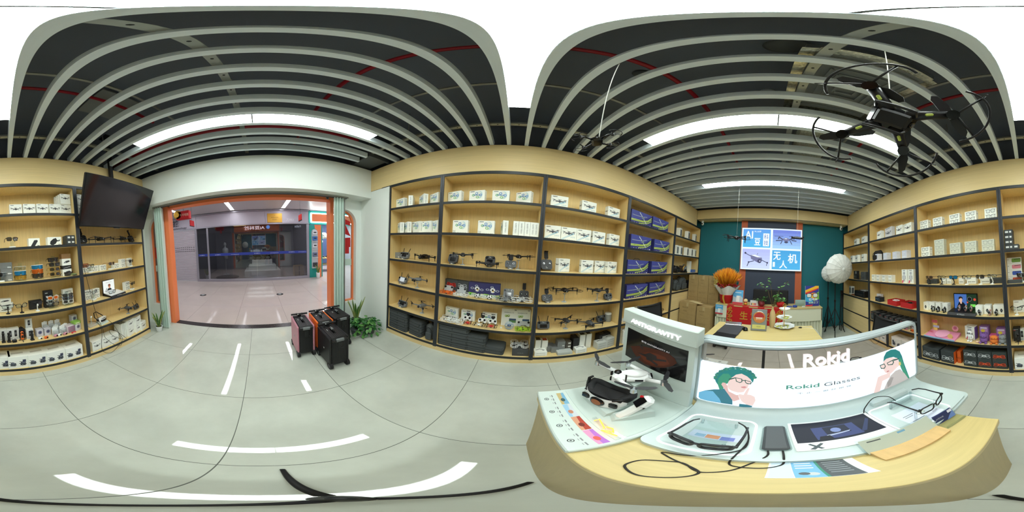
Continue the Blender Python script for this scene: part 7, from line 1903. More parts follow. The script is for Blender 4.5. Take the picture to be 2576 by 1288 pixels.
for k in range(4): put('A', 0, 'B5', 138, 800, SCASE, 'soft_case', 'grey soft drone case in the corner stack', 'case', 0, 0.12, k * 0.0885, (0.85, 1, 1))
for k in range(4): put('A', 0, 'B5', 268, 835, SCASE, 'soft_case', 'grey soft drone case in the middle stack', 'case', 0, 0.12, k * 0.0885, (0.95, 1, 1))
for k in range(3): put('A', 0, 'B5', 435, 895, SCASE, 'soft_case', 'grey soft drone case in the low stack', 'case', -8, 0.12, k * 0.0885)
put('A', 0, 'B5', 590, 945, backpack(0.12, 0.17, 0.27), 'small_backpack', 'dark grey upright backpack', 'bag', 0, 0.11)
# ------------------------------------------------------------------ bay B
for x, y, yw in ((850, 488, -14), (1110, 483, -10), (1380, 485, -4), (1650, 500, 34)): bx('B', 5, 'B4', x, y, B['swirl'], W1, yw if yw < 0 else -34)
for x, y, yw in ((915, 855, -2), (1210, 868, -2), (1415, 875, -78), (1547, 885, -90), (1610, 890, -90), (1673, 895, -90), (1735, 898, -90), (1798, 902, -90)): bx('B', 4, 'B4', x, y, B['swirl'], W1 if yw > -10 else 'white drone box turned to its narrow side', yw)
ctl('B', 3, 'B4', 820, 1205, CT_['pad'], 'black screen controller on a stand', 0, 0.10)
drn('B', 3, 'B4', 930, 1222, DR['dark'], 'dark drone on a pale stand', 20, 0.10, 0.08)
ctl('B', 3, 'B4', 1250, 1200, CT_['pad'], 'black screen controller behind a drone', 0, 0.17)
drn('B', 3, 'B4', 1225, 1250, DR['dark'], 'dark drone standing before a controller', 0, 0.075)
ctl('B', 3, 'B4', 1490, 1260, CT_['phone'], 'grey controller with phone clip', 0, 0.09)
drn('B', 3, 'B4', 1640, 1285, DR['arc'], 'black guarded drone on a pale stand', 8, 0.09, 0.11)
bx('B', 2, 'B5', 832, 345, B['greyred'], 'grey box picturing a red drone', -6, 0.20)
bx('B', 2, 'B5', 968, 360, B['greybox'], 'grey box picturing a white drone', -2, 0.20)
bx('B', 2, 'B5', 1142, 385, B['soccer'], 'dark box picturing a football drone', -2, 0.19)
bx('B', 2, 'B5', 1322, 400, B['soccer'], 'dark box picturing a football drone', 2, 0.19)
ctl('B', 2, 'B5', 800, 360, CT_['smallg'], 'light grey controller before the red drone box', 0, 0.13)
ctl('B', 2, 'B5', 955, 375, CT_['smallg'], 'light grey controller before the white drone box', 0, 0.13)
drn('B', 2, 'B5', 790, 380, DR['go'], 'small orange ring guarded drone', 0, 0.065)
drn('B', 2, 'B5', 955, 400, DR['gwt'], 'small pale ring guarded drone', 0, 0.065)
def football(): 
	p = Proto()
	b = MB().ell((0, 0, 0.030), (0.032, 0.032, 0.030), 'whitegloss', 16, 11)
	p.add('ball', b)
	d = MB()
	for az, el in ((-90, 20), (-50, -10), (-130, -10), (-90, 70), (-20, 30), (-160, 30), (90, 20), (40, 40), (140, 40)):
		v = Vector((math.cos(R(az)) * math.cos(R(el)), math.sin(R(az)) * math.cos(R(el)), math.sin(R(el))))
		c = Vector((0, 0, 0.030)) + Vector((v.x * 0.032, v.y * 0.032, v.z * 0.030))
		d.cyl(c - v * 0.002, c + v * 0.001, 0.010, n=5, m='black')
	p.add('patches', d)
	for sx in (-1, 1):
		for sy in (-1, 1):
			a = MB().tube([(sx * 0.02, sy * 0.016, 0.03), (sx * 0.052, sy * 0.04, 0.034)], 0.003, 6, 'white')
			g = MB().tube([(sx * 0.052 + 0.030 * math.cos(R(t)), sy * 0.04 + 0.030 * math.sin(R(t)), 0.036) for t in range(0, 360, 24)], 0.0025, 6, 'whitegloss', closed=True)
			q = MB().box((sx * 0.052, sy * 0.04, 0.038), (0.05, 0.006, 0.002), 'greylt')
			p.add('arm', a, ('propeller_guard', g), ('propeller', q))
	return p
FB = football()
drn('B', 2, 'B5', 1145, 425, FB, 'white football shaped drone', 0, 0.06)
drn('B', 2, 'B5', 1290, 440, FB, 'white football shaped drone', 10, 0.06)
ctl('B', 2, 'B5', 1520, 410, CT_['padg'], 'grey screen controller on a stand', 0, 0.14)
ctl('B', 2, 'B5', 1708, 415, CT_['phonebk'], 'black controller with phone clip', 0, 0.14, 0.85)
drn('B', 2, 'B5', 1485, 470, DR['gg'], 'grey ring guarded drone', 0, 0.055)
drn('B', 2, 'B5', 1708, 487, DR['gw'], 'light grey ring guarded drone', 5, 0.065, 0, 1.15)
bx('B', 1, 'B5', 845, 655, B['swirlsm'], 'cream box with coloured swirl', -4, 0.21)
bx('B', 1, 'B5', 1038, 695, B['swirlsm'], 'cream box with coloured swirl', 0, 0.21)
bx('B', 1, 'B5', 1290, 735, B['swirlsm'], 'cream box with coloured swirl', 0, 0.21)
put('B', 1, 'B5', 850, 660, MB().box((0, 0, 0.012), (0.19, 0.035, 0.022), 'black', 0.008).box((0.05, 0, 0.022), (0.05, 0.03, 0.012), 'dark', 0.004), 'strap_pouch', 'long black folded strap pouch', 'pouch', -8, 0.145)
drn('B', 1, 'B5', 757, 690, DR['gwt'], 'white ring guarded drone', 10, 0.09, 0, 1.2)
drn('B', 1, 'B5', 900, 722, DR['gwt'], 'white ring guarded drone', -6, 0.085, 0, 1.2)
for x, y in ((1028, 700), (1205, 730), (1330, 745)): ctl('B', 1, 'B5', x, y, CT_['phw'], 'white gamepad with black phone clip', 0, 0.15)
drn('B', 1, 'B5', 1030, 750, DR['mini_r'], 'tiny red and black drone', 10, 0.075)
drn('B', 1, 'B5', 1165, 778, DR['mini_w'], 'tiny white and black drone', 0, 0.075)
drn('B', 1, 'B5', 1310, 795, DR['mini_ra'], 'tiny red drone with wire guards', 0, 0.075)
bx('B', 1, 'B5', 1525, 745, B['tallgreen'], 'tall white box with green picture', 0, 0.21)
bx('B', 1, 'B5', 1705, 765, B['tallgreen'], 'tall white box with green picture', 0, 0.21)
bd = MB()
for a in range(0, 180, 30):
	T_ = Matrix.Rotation(R(a), 4, 'Z')
	bd.T = T_; bd.tube([(0.052 * math.cos(R(t)), 0, 0.055 + 0.052 * math.sin(R(t))) for t in range(0, 360, 20)], 0.0022, 5, '180,200,214', closed=True)
bd.T = None
for z in (-0.03, 0.0, 0.03): bd.tube([(math.sqrt(0.052 ** 2 - z * z) * math.cos(R(t)), math.sqrt(0.052 ** 2 - z * z) * math.sin(R(t)), 0.055 + z) for t in range(0, 360, 20)], 0.002, 5, '120,150,180', closed=True)
p = Proto().add('cage', bd).add('core', MB().ell((0, 0, 0.055), (0.022, 0.022, 0.018), '70,90,130'))
put('B', 1, 'B5', 1525, 825, p, 'ball_drone', 'round pale blue cage drone', 'drone', 0, 0.08)
ctl('B', 1, 'B5', 1700, 785, CT_['wingg'], 'light grey winged controller', 0, 0.14)
for x, y in ((1660, 822), (1750, 828)): drn('B', 1, 'B5', x, y, DR['mini_g'], 'tiny lime green drone', 0, 0.065)
put('B', 1, 'B5', 1433, 792, MB().box((0, 0, 0.009), (0.02, 0.02, 0.018), 'white', 0.003), 'plastic_cube', 'tiny white cube', 'cube', 10, 0.09)
for k in range(4): put('B', 0, 'B5', 752, 1010, SCASE, 'soft_case', 'grey soft drone case in the first stack', 'case', 0, 0.125, k * 0.0875, (0.92, 1, 1))
for k in range(4): put('B', 0, 'B5', 945, 1050, SCASE, 'soft_case', 'grey soft drone case in the second stack', 'case', 0, 0.125, k * 0.0885, (1.0, 1, 1))
for k in range(3): put('B', 0, 'B5', 1140, 1085, SCASE, 'soft_case', 'grey soft drone case in the third stack', 'case', -3, 0.125, k * 0.0885, (1.02, 1, 1))
put('B', 0, 'B5', 1345, 1115, SCASE2, 'soft_case', 'single large grey soft drone case', 'case', -6, 0.13, 0, (0.95, 1, 1.1))
bx('B', 0, 'B5', 1675, 1105, B['dronebk'], 'dark grey box under a white drone', 0, 0.12)
drn('B', 0, 'B5', 1675, 1105, DR['gw'], 'white ring guarded drone on a dark box', 0, 0.12).location.z += 0.1206
# ------------------------------------------------------------------ bay C
W2 = 'white box picturing a black drone'
for x, y, yw in ((335, 460, 0), (712, 535, 4), (1030, 605, 6)): bx('C', 5, 'C6', x, y, B['s10'], W2, yw)
for x, y, yw in ((250, 875, -8), (455, 900, -6), (645, 922, -4), (838, 942, 2), (1033, 970, 8)): bx('C', 4, 'C6', x, y, B['s10'], W2, yw, scale=(0.9, 1, 1))
ctl('C', 3, 'C7', 155, 182, CT_['phonebk'], 'black controller with phone clip', 4, 0.10)
bx('C', 3, 'C7', 328, 196, B['s10'], W2, 22, 0.12, scale=(0.8, 1, 1))
for x, y, yw in ((592, 215, 4), (735, 218, 6), (868, 224, 10)): bx('C', 3, 'C7', x, y, B['s10'], W2, yw, 0.13 if x != 735 else 0.18, scale=(0.84, 0.8, 1))
ctl('C', 2, 'C7', 162, 525, CT_['phone'], 'grey controller with phone clip', 10, 0.09)
drn('C', 2, 'C7', 355, 540, DR['arc'], 'black guarded drone on a stand', 0, 0.09, 0.11, 1.1)
drn('C', 2, 'C7', 715, 522, DR['dark'], 'dark folding drone on a stand', 0, 0.09, 0.11)
ctl('C', 2, 'C7', 845, 507, CT_['phone'], 'grey controller with phone clip', 6, 0.09)
ctl('C', 1, 'C7', 120, 812, CT_['rcdk'], 'dark grey controller with two antennas', 0, 0.09)
drn('C', 1, 'C7', 372, 838, DR['dark'], 'dark folding drone on a stand', 14, 0.08, 0.08)
drn('C', 1, 'C7', 645, 825, DR['mav'], 'grey folding drone with a round camera', 10, 0.085)
ctl('C', 1, 'C7', 772, 768, CT_['rcdk'], 'dark grey controller beside the cloth speaker', 8, 0.17)
p = Proto().add('cloth_body', MB().lathe([(0.046, 0), (0.05, 0.004), (0.052, 0.08), (0.05, 0.125)], (0, 0, 0), 24, '150,156,154')).add('top_ring', MB().lathe([(0.0505, 0.122), (0.050, 0.135), (0.044, 0.142), (0.0, 0.142)], (0, 0, 0), 24, 'white'))
put('C', 1, 'C7', 843, 752, p, 'cloth_speaker', 'round grey cloth speaker with white top', 'speaker', 0, 0.20)
for k in range(2): bx('C', 0, 'C7', 75, 1130, B['flatw'], 'flat white eyewear box at the front', 4, 0.09, k * 0.0355, scale=(0.9, 1, 1))
bx('C', 0, 'C7', 45, 1075, B['tallw'], 'tall white narrow box with dark lid', 0, 0.19)
bx('C', 0, 'C7', 120, 1065, B['tallwred'], 'tall white narrow box with red lid', 0, 0.19)
bx('C', 0, 'C7', 185, 1075, B['greymid'], 'grey box beside the white tall ones', 0, 0.19)
bx('C', 0, 'C7', 235, 1080, B['greymid'], 'grey box in a short stack', 0, 0.16)
bx('C', 0, 'C7', 300, 1060, B['greymid'], 'grey box under another grey box', 0, 0.17)
bx('C', 0, 'C7', 300, 1060, B['greymid'], 'grey box on top of another grey box', 0, 0.17, 0.0905)
for k in range(3): bx('C', 0, 'C7', 380, 1050, B['browndk'], 'small brown box with white label', 0, 0.17, k * 0.0555)
bx('C', 0, 'C7', 345, 1120, B['smartbox'], 'flat pale grey eyewear box lying in front', 2, 0.075)
for k in range(2): bx('C', 0, 'C7', 520, 1095, B['flatw'], 'flat white box picturing eyewear', 2, 0.08, k * 0.0355, scale=(0.88, 1, 1.1))
for k in range(3): bx('C', 0, 'C7', 455, 1045, B['flatbk'], 'flat box with dark lid in a stack', 0, 0.18, k * 0.0855, scale=(0.5, 1, 1) if k < 2 else (0.5, 1, 0.5))
for x in (530, 600): bx('C', 0, 'C7', x, 1035, B['tallw'], 'tall plain white box', 0, 0.18, scale=(1.1, 1, 1.25))
for k in range(3): bx('C', 0, 'C7', 745, 1060, B['print_sg'], 'flat white box in the low stack', 6, 0.09, k * 0.0405, scale=(0.86, 1, 1))
for k in range(4): bx('C', 0, 'C7', 872, 1035, B['print_sg'], 'flat grey box in the tall stack', 10, 0.10, k * 0.0405, scale=(0.78, 1, 1))
bx('C', 0, 'C7', 760, 1015, B['flatbk'], 'black box behind the flat stacks', 8, 0.20, 0.0, scale=(1.1, 0.8, 2.2))
bx('C', 0, 'C7', 868, 1000, B['flatbk'], 'dark brown box behind the flat stacks', 8, 0.205, 0.0, scale=(0.6, 0.75, 2.3))
# ------------------------------------------------------------------ bay D
W3 = 'large dark blue box with lime stripes'
for lev, cr, pts in ((5, 'C6', ((1385, 690), (1630, 765))), (4, 'C6', ((1378, 1000), (1645, 1045))), (3, 'C7', ((1150, 212), (1390, 212))), (2, 'C7', ((1140, 478), (1365, 445)))):
	for x, y in pts: bx('D', lev, cr, x, y, B['blue'], W3, 3, 0.11 if lev > 2 or x < 1300 else 0.15)
bx('D', 1, 'C7', 1180, 650, pbox(0.20, 0.17, 0.17, 'white', front=[('60,66,70', disc(0.02, 0.07, 0.035, 12)), ('200,205,206', disc(0.03, 0.08, 0.014, 10))], side=[('60,66,70', disc(0.0, 0.08, 0.04, 12)), ('190,196,198', disc(0.0, 0.09, 0.018, 10))], lid=0.96), 'white box picturing a round gadget', 10, 0.14)
put('D', 1, 'C7', 1040, 690, DR['gwt'], 'display_drone', 'grey and white drone half hidden', 'drone', 0, 0.08)
put('D', 1, 'C7', 1420, 645, MB().tube([(0.09 * math.cos(R(a)) * (1 + 0.15 * math.sin(a)), 0.06 * math.sin(R(a)), 0.006 + 0.03 * abs(math.sin(R(a * 0.7)))) for a in range(0, 720, 24)], 0.004, 6, 'cable'), 'cable_coil', 'loose coil of black cable', 'cable', 0, 0.13)
for k in range(4): bx('D', 0, 'C7', 1010, 980, B['flatw'], 'flat white box in a stack', 0, 0.09, k * 0.062, scale=(0.7, 1, 1.7))
# ------------------------------------------------------------------ bay E
for x, y in ((1895, 840), (2000, 878), (2093, 905)): bx('E', 5, 'C6', x, y, B['tumbler'], 'white box with a dark tumbler picture', 10, 0.12)
for x, y in ((1852, 1072), (1902, 1082), (1985, 1094), (2042, 1100), (2090, 1108)): bx('E', 4, 'C6', x, y, B['tumbler'], 'white box with a dark tumbler picture', 10, 0.12)
put('E', 3, 'C7', 1592, 212, backpack(0.20, 0.15, 0.15, 'black'), 'camera_bag', 'black padded bag', 'bag', 0, 0.13)
en = MB().box((0, 0, 0.10), (0.16, 0.12, 0.12), '70,58,50', 0.01)
for k in range(4): en.cyl((-0.06 + 0.04 * k, -0.065, 0.05), (-0.06 + 0.04 * k, -0.065, 0.15), 0.012, n=8, m='silver')
en.cyl((0, -0.05, 0.05), (0, -0.09, 0.05), 0.04, n=14, m='black').box((0, 0, 0.02), (0.20, 0.14, 0.04), 'black', 0.004).cyl((0.05, 0, 0.16), (0.05, 0, 0.19), 0.03, n=12, m='greydk').tube([(-0.07, -0.05, 0.06), (-0.09, -0.07, 0.12), (-0.03, -0.07, 0.17)], 0.012, 7, 'gold')
put('E', 3, 'C7', 1672, 208, en, 'engine_model', 'small dark metal engine model', 'model', 0, 0.12)
bx('E', 3, 'C7', 1740, 205, B['tallw'], 'tall white box beside the engine model', 0, 0.16, scale=(1, 1, 1.4))
bx('E', 3, 'C7', 1785, 203, B['bluebook'], 'blue flat box', 0, 0.13, scale=(1.3, 1, 1))
put('E', 2, 'C7', 1580, 410, backpack(0.17, 0.17, 0.24), 'grey_backpack', 'dark grey backpack by the post', 'bag', 0, 0.12)
put('E', 2, 'C7', 1650, 400, backpack(0.26, 0.18, 0.28), 'grey_backpack', 'large grey backpack with pockets', 'bag', 0, 0.12)
put('E', 2, 'C7', 1738, 375, MB().box((0, 0, 0.09), (0.24, 0.16, 0.18), '36,36,46', 0.008).box((0, 0, 0.183), (0.22, 0.14, 0.006), '52,52,60', 0.002), 'storage_case', 'dark storage case behind the backpacks', 'case', 0, 0.14)
# ------------------------------------------------------------------ bay F
W4 = 'white box with a black drone'
for x, y in ((275, 772), (372, 748)): bx('F', 5, 'E9', x, y, B['mav'], W4, -12, 0.11, scale=(1.35, 1, 1.1))
for x, y in ((225, 986), (287, 986), (366, 983)): bx('F', 4, 'E9', x, y, B['mav'], W4, -14, 0.11, scale=(1.3, 1, 1.15))
bx('F', 3, 'E9', 270, 1195, B['blacknote'], 'dark box with white pictures', -6, 0.13, scale=(1.2, 1, 1.2))
for k in range(3): put('F', 3, 'E9', 390, 1215, SCASE, 'hard_case', 'small black case in a stack', 'case', 0, 0.12, k * 0.058, (0.75, 0.9, 0.65))
put('F', 3, 'E9', 335, 1212, MB().prism(rrect(-0.09, -0.06, 0.09, 0.06, 0.012, 4), 0, 0.012, 'dark', ax='z').prism(rrect(-0.08, -0.05, 0.08, 0.05, 0.01, 4), 0.012, 0.014, 'screenoff', ax='z'), 'flat_tablet', 'flat dark tablet', 'tablet', 0, 0.10)
bx('F', 2, 'E10', 205, 272, B['tumbler'], 'white box with a dark bottle picture', -8, 0.11, scale=(1.2, 1, 1))
put('F', 2, 'E10', 245, 292, MB().box((0, 0, 0.012), (0.20, 0.10, 0.022), '150,96,70', 0.006).box((0.02, 0, 0.027), (0.12, 0.08, 0.008), '176,120,90', 0.003), 'brown_pouch', 'flat brown leather pouch', 'pouch', 0, 0.09)
p = Proto().add('body', MB().box((0, 0, 0.07), (0.40, 0.22, 0.14), 'black', 0.014)).add('paper_tray', MB().box((0.05, 0.03, 0.146), (0.22, 0.13, 0.012), 'greylt', 0.002)).add('front_slot', MB().box((0, -0.112, 0.06), (0.30, 0.006, 0.04), 'blackmat', 0.002)).add('panel', MB().box((-0.12, -0.06, 0.1415), (0.10, 0.06, 0.003), 'screenoff'))
put('F', 2, 'E10', 340, 345, p, 'printer', 'black printer with grey paper tray', 'printer', 0, 0.135)
# ------------------------------------------------------------------ bay G
bx('G', 5, 'E9', 570, 697, B['mav'], W4, -12, 0.10, scale=(1.15, 1, 1.15))
bx('G', 5, 'E9', 688, 680, B['mavwide'], 'wide grey white box with drone', -12, 0.11, scale=(1, 1, 1.05))
for x, y in ((822, 650), (932, 617)): bx('G', 5, 'E9', x, y, B['mav'], W4, -10, 0.12, scale=(1.15, 1, 1.2))
put('G', 4, 'E9', 470, 975, backpack(0.22, 0.14, 0.20, 'blackmat'), 'camera_bag', 'black shoulder bag', 'bag', 0, 0.14)
for x, y in ((545, 968), (652, 960), (772, 952), (893, 943)):
	for k in range(2): bx('G', 4, 'E9', x, y, B['glsblue'], 'plain bluish white box in a pair', -12, 0.10, k * 0.0636)
for i, (x, y) in enumerate(((490, 1232), (560, 1238), (632, 1243), (712, 1250))):
	for k in range(2): bx('G', 3, 'E9', x, y, B['glsrow'], 'small white box with glasses picture', -4, 0.09, k * 0.0625)
for x, y in ((885, 1262), (968, 1268)): bx('G', 3, 'E9', x, y, B['robot'], 'white box picturing a robot', -6, 0.09)
bx('G', 2, 'E10', 540, 392, B['blackline'], 'dark box with blue wavy lines', -4, 0.10)
bx('G', 2, 'E10', 535, 375, B['glsblue'], 'small white box behind the dark one', 0, 0.20, scale=(1, 0.7, 1.9))
def traybox(w, d, h):
	p = Proto()
	p.add('base', MB().box((0, 0, 0.003), (w, d, 0.006), 'red'))
	for a, b, c, e_ in ((0, -d / 2, w, 0.005), (0, d / 2, w, 0.005)): p.add('wall', MB().box((a, b, h / 2), (c, e_, h), '196,40,42', 0.001))
	for a in (-w / 2, w / 2): p.add('wall', MB().box((a, 0, h / 2), (0.005, d, h), '196,40,42', 0.001))
	return p
TRY = traybox(0.235, 0.19, 0.085)
put('G', 2, 'E10', 738, 432, TRY, 'red_tray', 'open red tray with a white cable inside', 'tray', -4, 0.115)
put('G', 2, 'E10', 908, 472, TRY, 'red_tray', 'open red tray with a dark gadget inside', 'tray', -2, 0.115)
wc = MB().tube([(0.07 * math.cos(R(a)), 0.045 * math.sin(R(a)), 0.02 + 0.008 * math.sin(a)) for a in range(0, 900, 30)], 0.005, 6, 'white')
put('G', 2, 'E10', 738, 432, wc, 'white_cable', 'coiled white cable lying in a red tray', 'cable', 0, 0.115, 0.05)
put('G', 2, 'E10', 908, 472, MB().box((0, 0, 0.03), (0.15, 0.10, 0.06), 'dark', 0.01).cyl((0, 0, 0.06), (0, 0, 0.075), 0.03, n=14, m='blackgloss'), 'handheld_gadget', 'dark gadget lying in a red tray', 'gadget', 0, 0.115, 0.0062)
for i in range(9):
	x = 455 + 64 * i; y = 578 + 11.5 * i
	bx('G', 1, 'E10', x, y + 8, B['dark'], 'small dark grey box in the front row', -2, 0.075, scale=(1.18, 1, 1))
	bx('G', 1, 'E10', x + 4, y - 20, B['dark'], 'small dark grey box in the rear row', -2, 0.195, scale=(1.18, 1, 1))
bx('G', 0, 'E10', 500, 815, pbox(0.22, 0.16, 0.155, 'whitebox', front=A_drone(0.22, 0.155, s=0.3), lid=0.9), 'white drone box beside the drawers', 0, 0.13)
bx('G', 0, 'E10', 610, 830, pbox(0.20, 0.16, 0.10, 'orangegloss', front=[('240,236,226', rect(-0.06, 0.03, 0.06, 0.05))]), 'flat orange box', -6, 0.12)
ctl('G', 0, 'E10', 700, 950, CT_['phone'], 'grey controller with phone clip', 0, 0.09)
drn('G', 0, 'E10', 860, 985, DR['mav'], 'dark folding drone', 0, 0.09)
# ------------------------------------------------------------------ bay H
for x, y in ((1105, 582), (1298, 548), (1508, 508), (1708, 480), (1955, 440)):
	for k in range(2): bx('H', 5, 'E9', x, y, B['gls1'], 'white glasses box in a pair', -4, 0.10, k * 0.0686, scale=(0.92, 1, 1.08))
for x, y, n, kk in ((1148, 922, 2, 'gls1'), (1322, 908, 3, 'glsgrey'), (1517, 890, 2, 'glsgrey'), (1708, 875, 2, 'glsgrey'), (1923, 856, 2, 'glsgrey')):
	for k in range(n): bx('H', 4, 'E9', x, y, B[kk], 'white glasses box in a pair' if kk == 'gls1' else 'cream glasses box in a stack', -3, 0.10, k * (0.0725 if kk != 'gls1' else 0.0686), scale=(0.94, 1, 1.0))
for x, key, st, dsc in ((1175, 'brown', 'black', 'brown rimmed sunglasses'), (1325, 'black', 'black', 'black glasses on a black stand'), (1475, 'blue', 'black', 'black glasses with blue lenses'), (1640, 'black', 'white', 'black glasses with clear lenses on white stand'), (1810, 'blackdark', 'white', 'black sunglasses on white stand'), (1970, 'grey', 'white', 'grey glasses on white stand')):
	gls('H', 3, 'E9', x, 1262, key, dsc, st, -12 if x < 1700 else -28, 0.075, 0.105)
for x, dx in ((1225, 0), (2040, 0)): put('H', 3, 'E9', x, 1235, SCASE, 'glasses_case', 'black flat eyewear case', 'case', 0, 0.19, 0, (0.75, 0.4, 0.75))
for x in (1370, 1440, 1590, 1690, 1740, 1860, 1910): bx('H', 3, 'E9', x, 1235, B['flatw'], 'white low box behind the glasses', 0, 0.20, scale=(0.42, 0.7, 2.2))
for x, y in ((1085, 470), (1190, 480), (1265, 482), (1345, 485)): bx('H', 2, 'E10', x, y - 6, B['watch'], 'white watch box, softbox side', -6, 0.16 if x > 1100 else 0.13)
for x, y in ((1745, 520), (1845, 520), (1955, 525), (2025, 530)): bx('H', 2, 'E10', x, y - 8, B['watch'], 'white watch box, television side', -2, 0.15 if x > 1800 else 0.11)
def watch(band='black', face='blackgloss'):
	p = Proto()
	p.add('stand', MB().box((0, 0.0, 0.004), (0.055, 0.06, 0.007), 'acrylic', 0.001).bar((0, 0.02, 0.006), (0, -0.004, 0.055), 0.045, 0.004, 'acrylic', up=(0, 1, 0)))
	b = MB(); b.T = Matrix.Translation((0, -0.008, 0.042)) @ Matrix.Rotation(R(-25), 4, 'X')
	b.tube([(0, 0.026 - 0.026 * math.cos(R(a)), 0.036 * math.sin(R(a))) for a in range(0, 360, 24)], 0.0085, 7, band, closed=True)
	p.add('strap', b)
	c = MB(); c.T = Matrix.Translation((0, -0.010, 0.042)) @ Matrix.Rotation(R(-25), 4, 'X')
	c.lathe([(0.0, 0.010), (0.016, 0.010), (0.020, 0.007), (0.021, 0.0)], (0, 0, 0), 18, [face, 'silver', band], axis='y')
	p.add('dial', c)
	return p
WA = {'b': watch(), 'p': watch('196,150,140', 'blackgloss'), 's': watch('silver', 'blackgloss')}
for x, y, k, t in ((1175, 492, 'b', 'black wrist watch on clear stand, softbox side'), (1235, 498, 'b', 'black wrist watch on clear stand, softbox side'), (1310, 508, 'b', 'black wrist watch on clear stand, softbox side'), (1745, 528, 'b', 'black wrist watch on clear stand, television side'), (1860, 540, 'p', 'pink wrist watch on clear stand'), (1940, 545, 'b', 'black wrist watch on clear stand, television side')):
	put('H', 2, 'E10', x, y, WA[k], 'wrist_watch', t, 'watch', -4, 0.065)
# little lit watch display
p, rz = spot('H', 2, 'E10', 1545, 520, 0.10)
e = empty('watch_display', 'black display base with a lit upright screen picture, among the watches', 'display stand', p, rz)
part('base', MB().prism([(-0.09, 0), (0.10, 0), (0.10, 0.045), (-0.07, 0.030)], -0.185, 0.185, 'black', ax='x'), e)
part('screen_body', MB().box((0.0, 0.09, 0.145), (0.335, 0.018, 0.22), 'black', 0.004), e)
q = MB()
paint(q, [('70,110,180,e1', rect(-0.155, 0.045, 0.02, 0.245)), ('30,60,40,e0.8', rect(0.02, 0.045, 0.155, 0.245)), ('22,26,34,e0.6', [(-0.13, 0.045), (0.0, 0.045), (0.0, 0.10), (-0.03, 0.135), (-0.09, 0.135)]), ('226,186,164,e0.9', disc(-0.065, 0.165, 0.024, 14, 0.034)), ('50,34,28,e0.6', [(-0.095, 0.17), (-0.09, 0.205), (-0.06, 0.215), (-0.035, 0.20), (-0.035, 0.18), (-0.06, 0.192)]), ('226,186,164,e0.9', disc(-0.06, 0.125, 0.014, 10)),
		  ('20,22,26,e0.5', disc(0.06, 0.18, 0.032, 16)), ('120,126,130,e0.8', ring(0.06, 0.18, 0.026, 0.032)), ('220,80,60,e0.9', disc(0.13, 0.175, 0.018, 12)), ('120,220,90,e1', rect(0.07, 0.075, 0.14, 0.11)), ('220,90,60,e0.9', disc(0.03, 0.135, 0.012, 10))], face_front(0.0805), 0.0002)
part('screen_picture', q, e, 'lit picture of a person and watches')
part('lettering', write(MB(), 'AI Watch', face_front(-0.0905, 0, 0.014), '220,224,226', w_=0.10, h=0.016, lift=0.001), e)
STOCK.append(e)
for dx in (-0.06, 0.03, 0.10):
	o = WA['p' if dx else 'b'].put('wrist_watch', 'wrist watch on the black base before the lit screen', 'watch', p + Vector((0.0, -dx, 0.038)), rz, 'watches on the black display base')
	STOCK.append(o)
# toy display (its mascot figure is left out)
p, rz = spot('H', 1, 'E10', 1290, 815, 0.105)
e = empty('toy_display_stand', 'pink and pastel toy display stand with a round stage', 'display stand', p, rz)
part('base', MB().prism([(-0.10, 0), (0.11, 0), (0.11, 0.05), (-0.09, 0.012)], -0.225, 0.225, '232,150,184', ax='x'), e)
part('front_strip', MB().box((0, -0.101, 0.012), (0.45, 0.004, 0.022), '150,190,220', 0.001), e)
T_ = Matrix.Translation((0, 0.0, 0.034)) @ Matrix.Rotation(R(10), 4, 'X')
b = MB(); b.T = T_; b.cyl((0, 0.01, 0), (0, 0.01, 0.012), 0.10, n=28, m='240,176,206'); part('round_stage', b, e)
part('back_card', MB().box((-0.155, 0.085, 0.13), (0.07, 0.004, 0.19), '246,214,120', 0.001).box((-0.165, 0.083, 0.19), (0.09, 0.004, 0.05), '226,120,130', 0.001).box((-0.14, 0.081, 0.11), (0.10, 0.004, 0.035), '190,200,230', 0.001), e)
part('flower_card', MB().cyl((0.16, 0.075, 0.12), (0.16, 0.079, 0.12), 0.048, n=10, m='236,170,180').cyl((0.16, 0.070, 0.13), (0.16, 0.075, 0.13), 0.024, n=10, m='196,110,140'), e)
part('flower_card', MB().cyl((0.15, -0.06, 0.05), (0.15, -0.055, 0.05), 0.038, n=9, m='236,196,120'), e)
part('lettering', write(MB(), 'AI潮玩', face_front(-0.04, -0.15, 0.07), '206,40,70', w_=0.09, h=0.028, bold=0.02), e)
STOCK.append(e)
bx('H', 1, 'E10', 1645, 800, pbox(0.135, 0.09, 0.20, 'whitebox', front=A_robot(0.135, 0.20), side=[('120,90,170', rect(-0.04, 0.01, 0.04, 0.19))], left=[('120,90,170', rect(-0.04, 0.01, 0.04, 0.19))]), 'white box picturing a robot toy', -10, 0.17)
rb = Proto().add('head', MB().ell((0, 0, 0.125), (0.030, 0.026, 0.026), 'whitegloss').box((0, -0.020, 0.126), (0.042, 0.014, 0.024), 'greylt', 0.006)).add('eye', MB().cyl((-0.011, -0.026, 0.127), (-0.011, -0.030, 0.127), 0.006, n=10, m='black')).add('eye', MB().cyl((0.011, -0.026, 0.127), (0.011, -0.030, 0.127), 0.006, n=10, m='black')).add('torso', MB().box((0, 0, 0.076), (0.052, 0.04, 0.055), 'whitegloss', 0.014))
for s in (-1, 1):
	rb.add('arm', MB().tube([(s * 0.028, 0, 0.095), (s * 0.044, -0.006, 0.07), (s * 0.040, -0.018, 0.048)], [0.008, 0.009, 0.008], 8, 'whitegloss'))
	rb.add('leg', MB().tube([(s * 0.014, 0, 0.055), (s * 0.017, 0, 0.02)], 0.011, 8, 'whitegloss').box((s * 0.018, -0.008, 0.009), (0.028, 0.044, 0.018), 'whitegloss', 0.008))
put('H', 1, 'E10', 1625, 855, rb, 'toy_robot', 'small white walking toy robot', 'robot toy', -10, 0.075, scale=1.05)
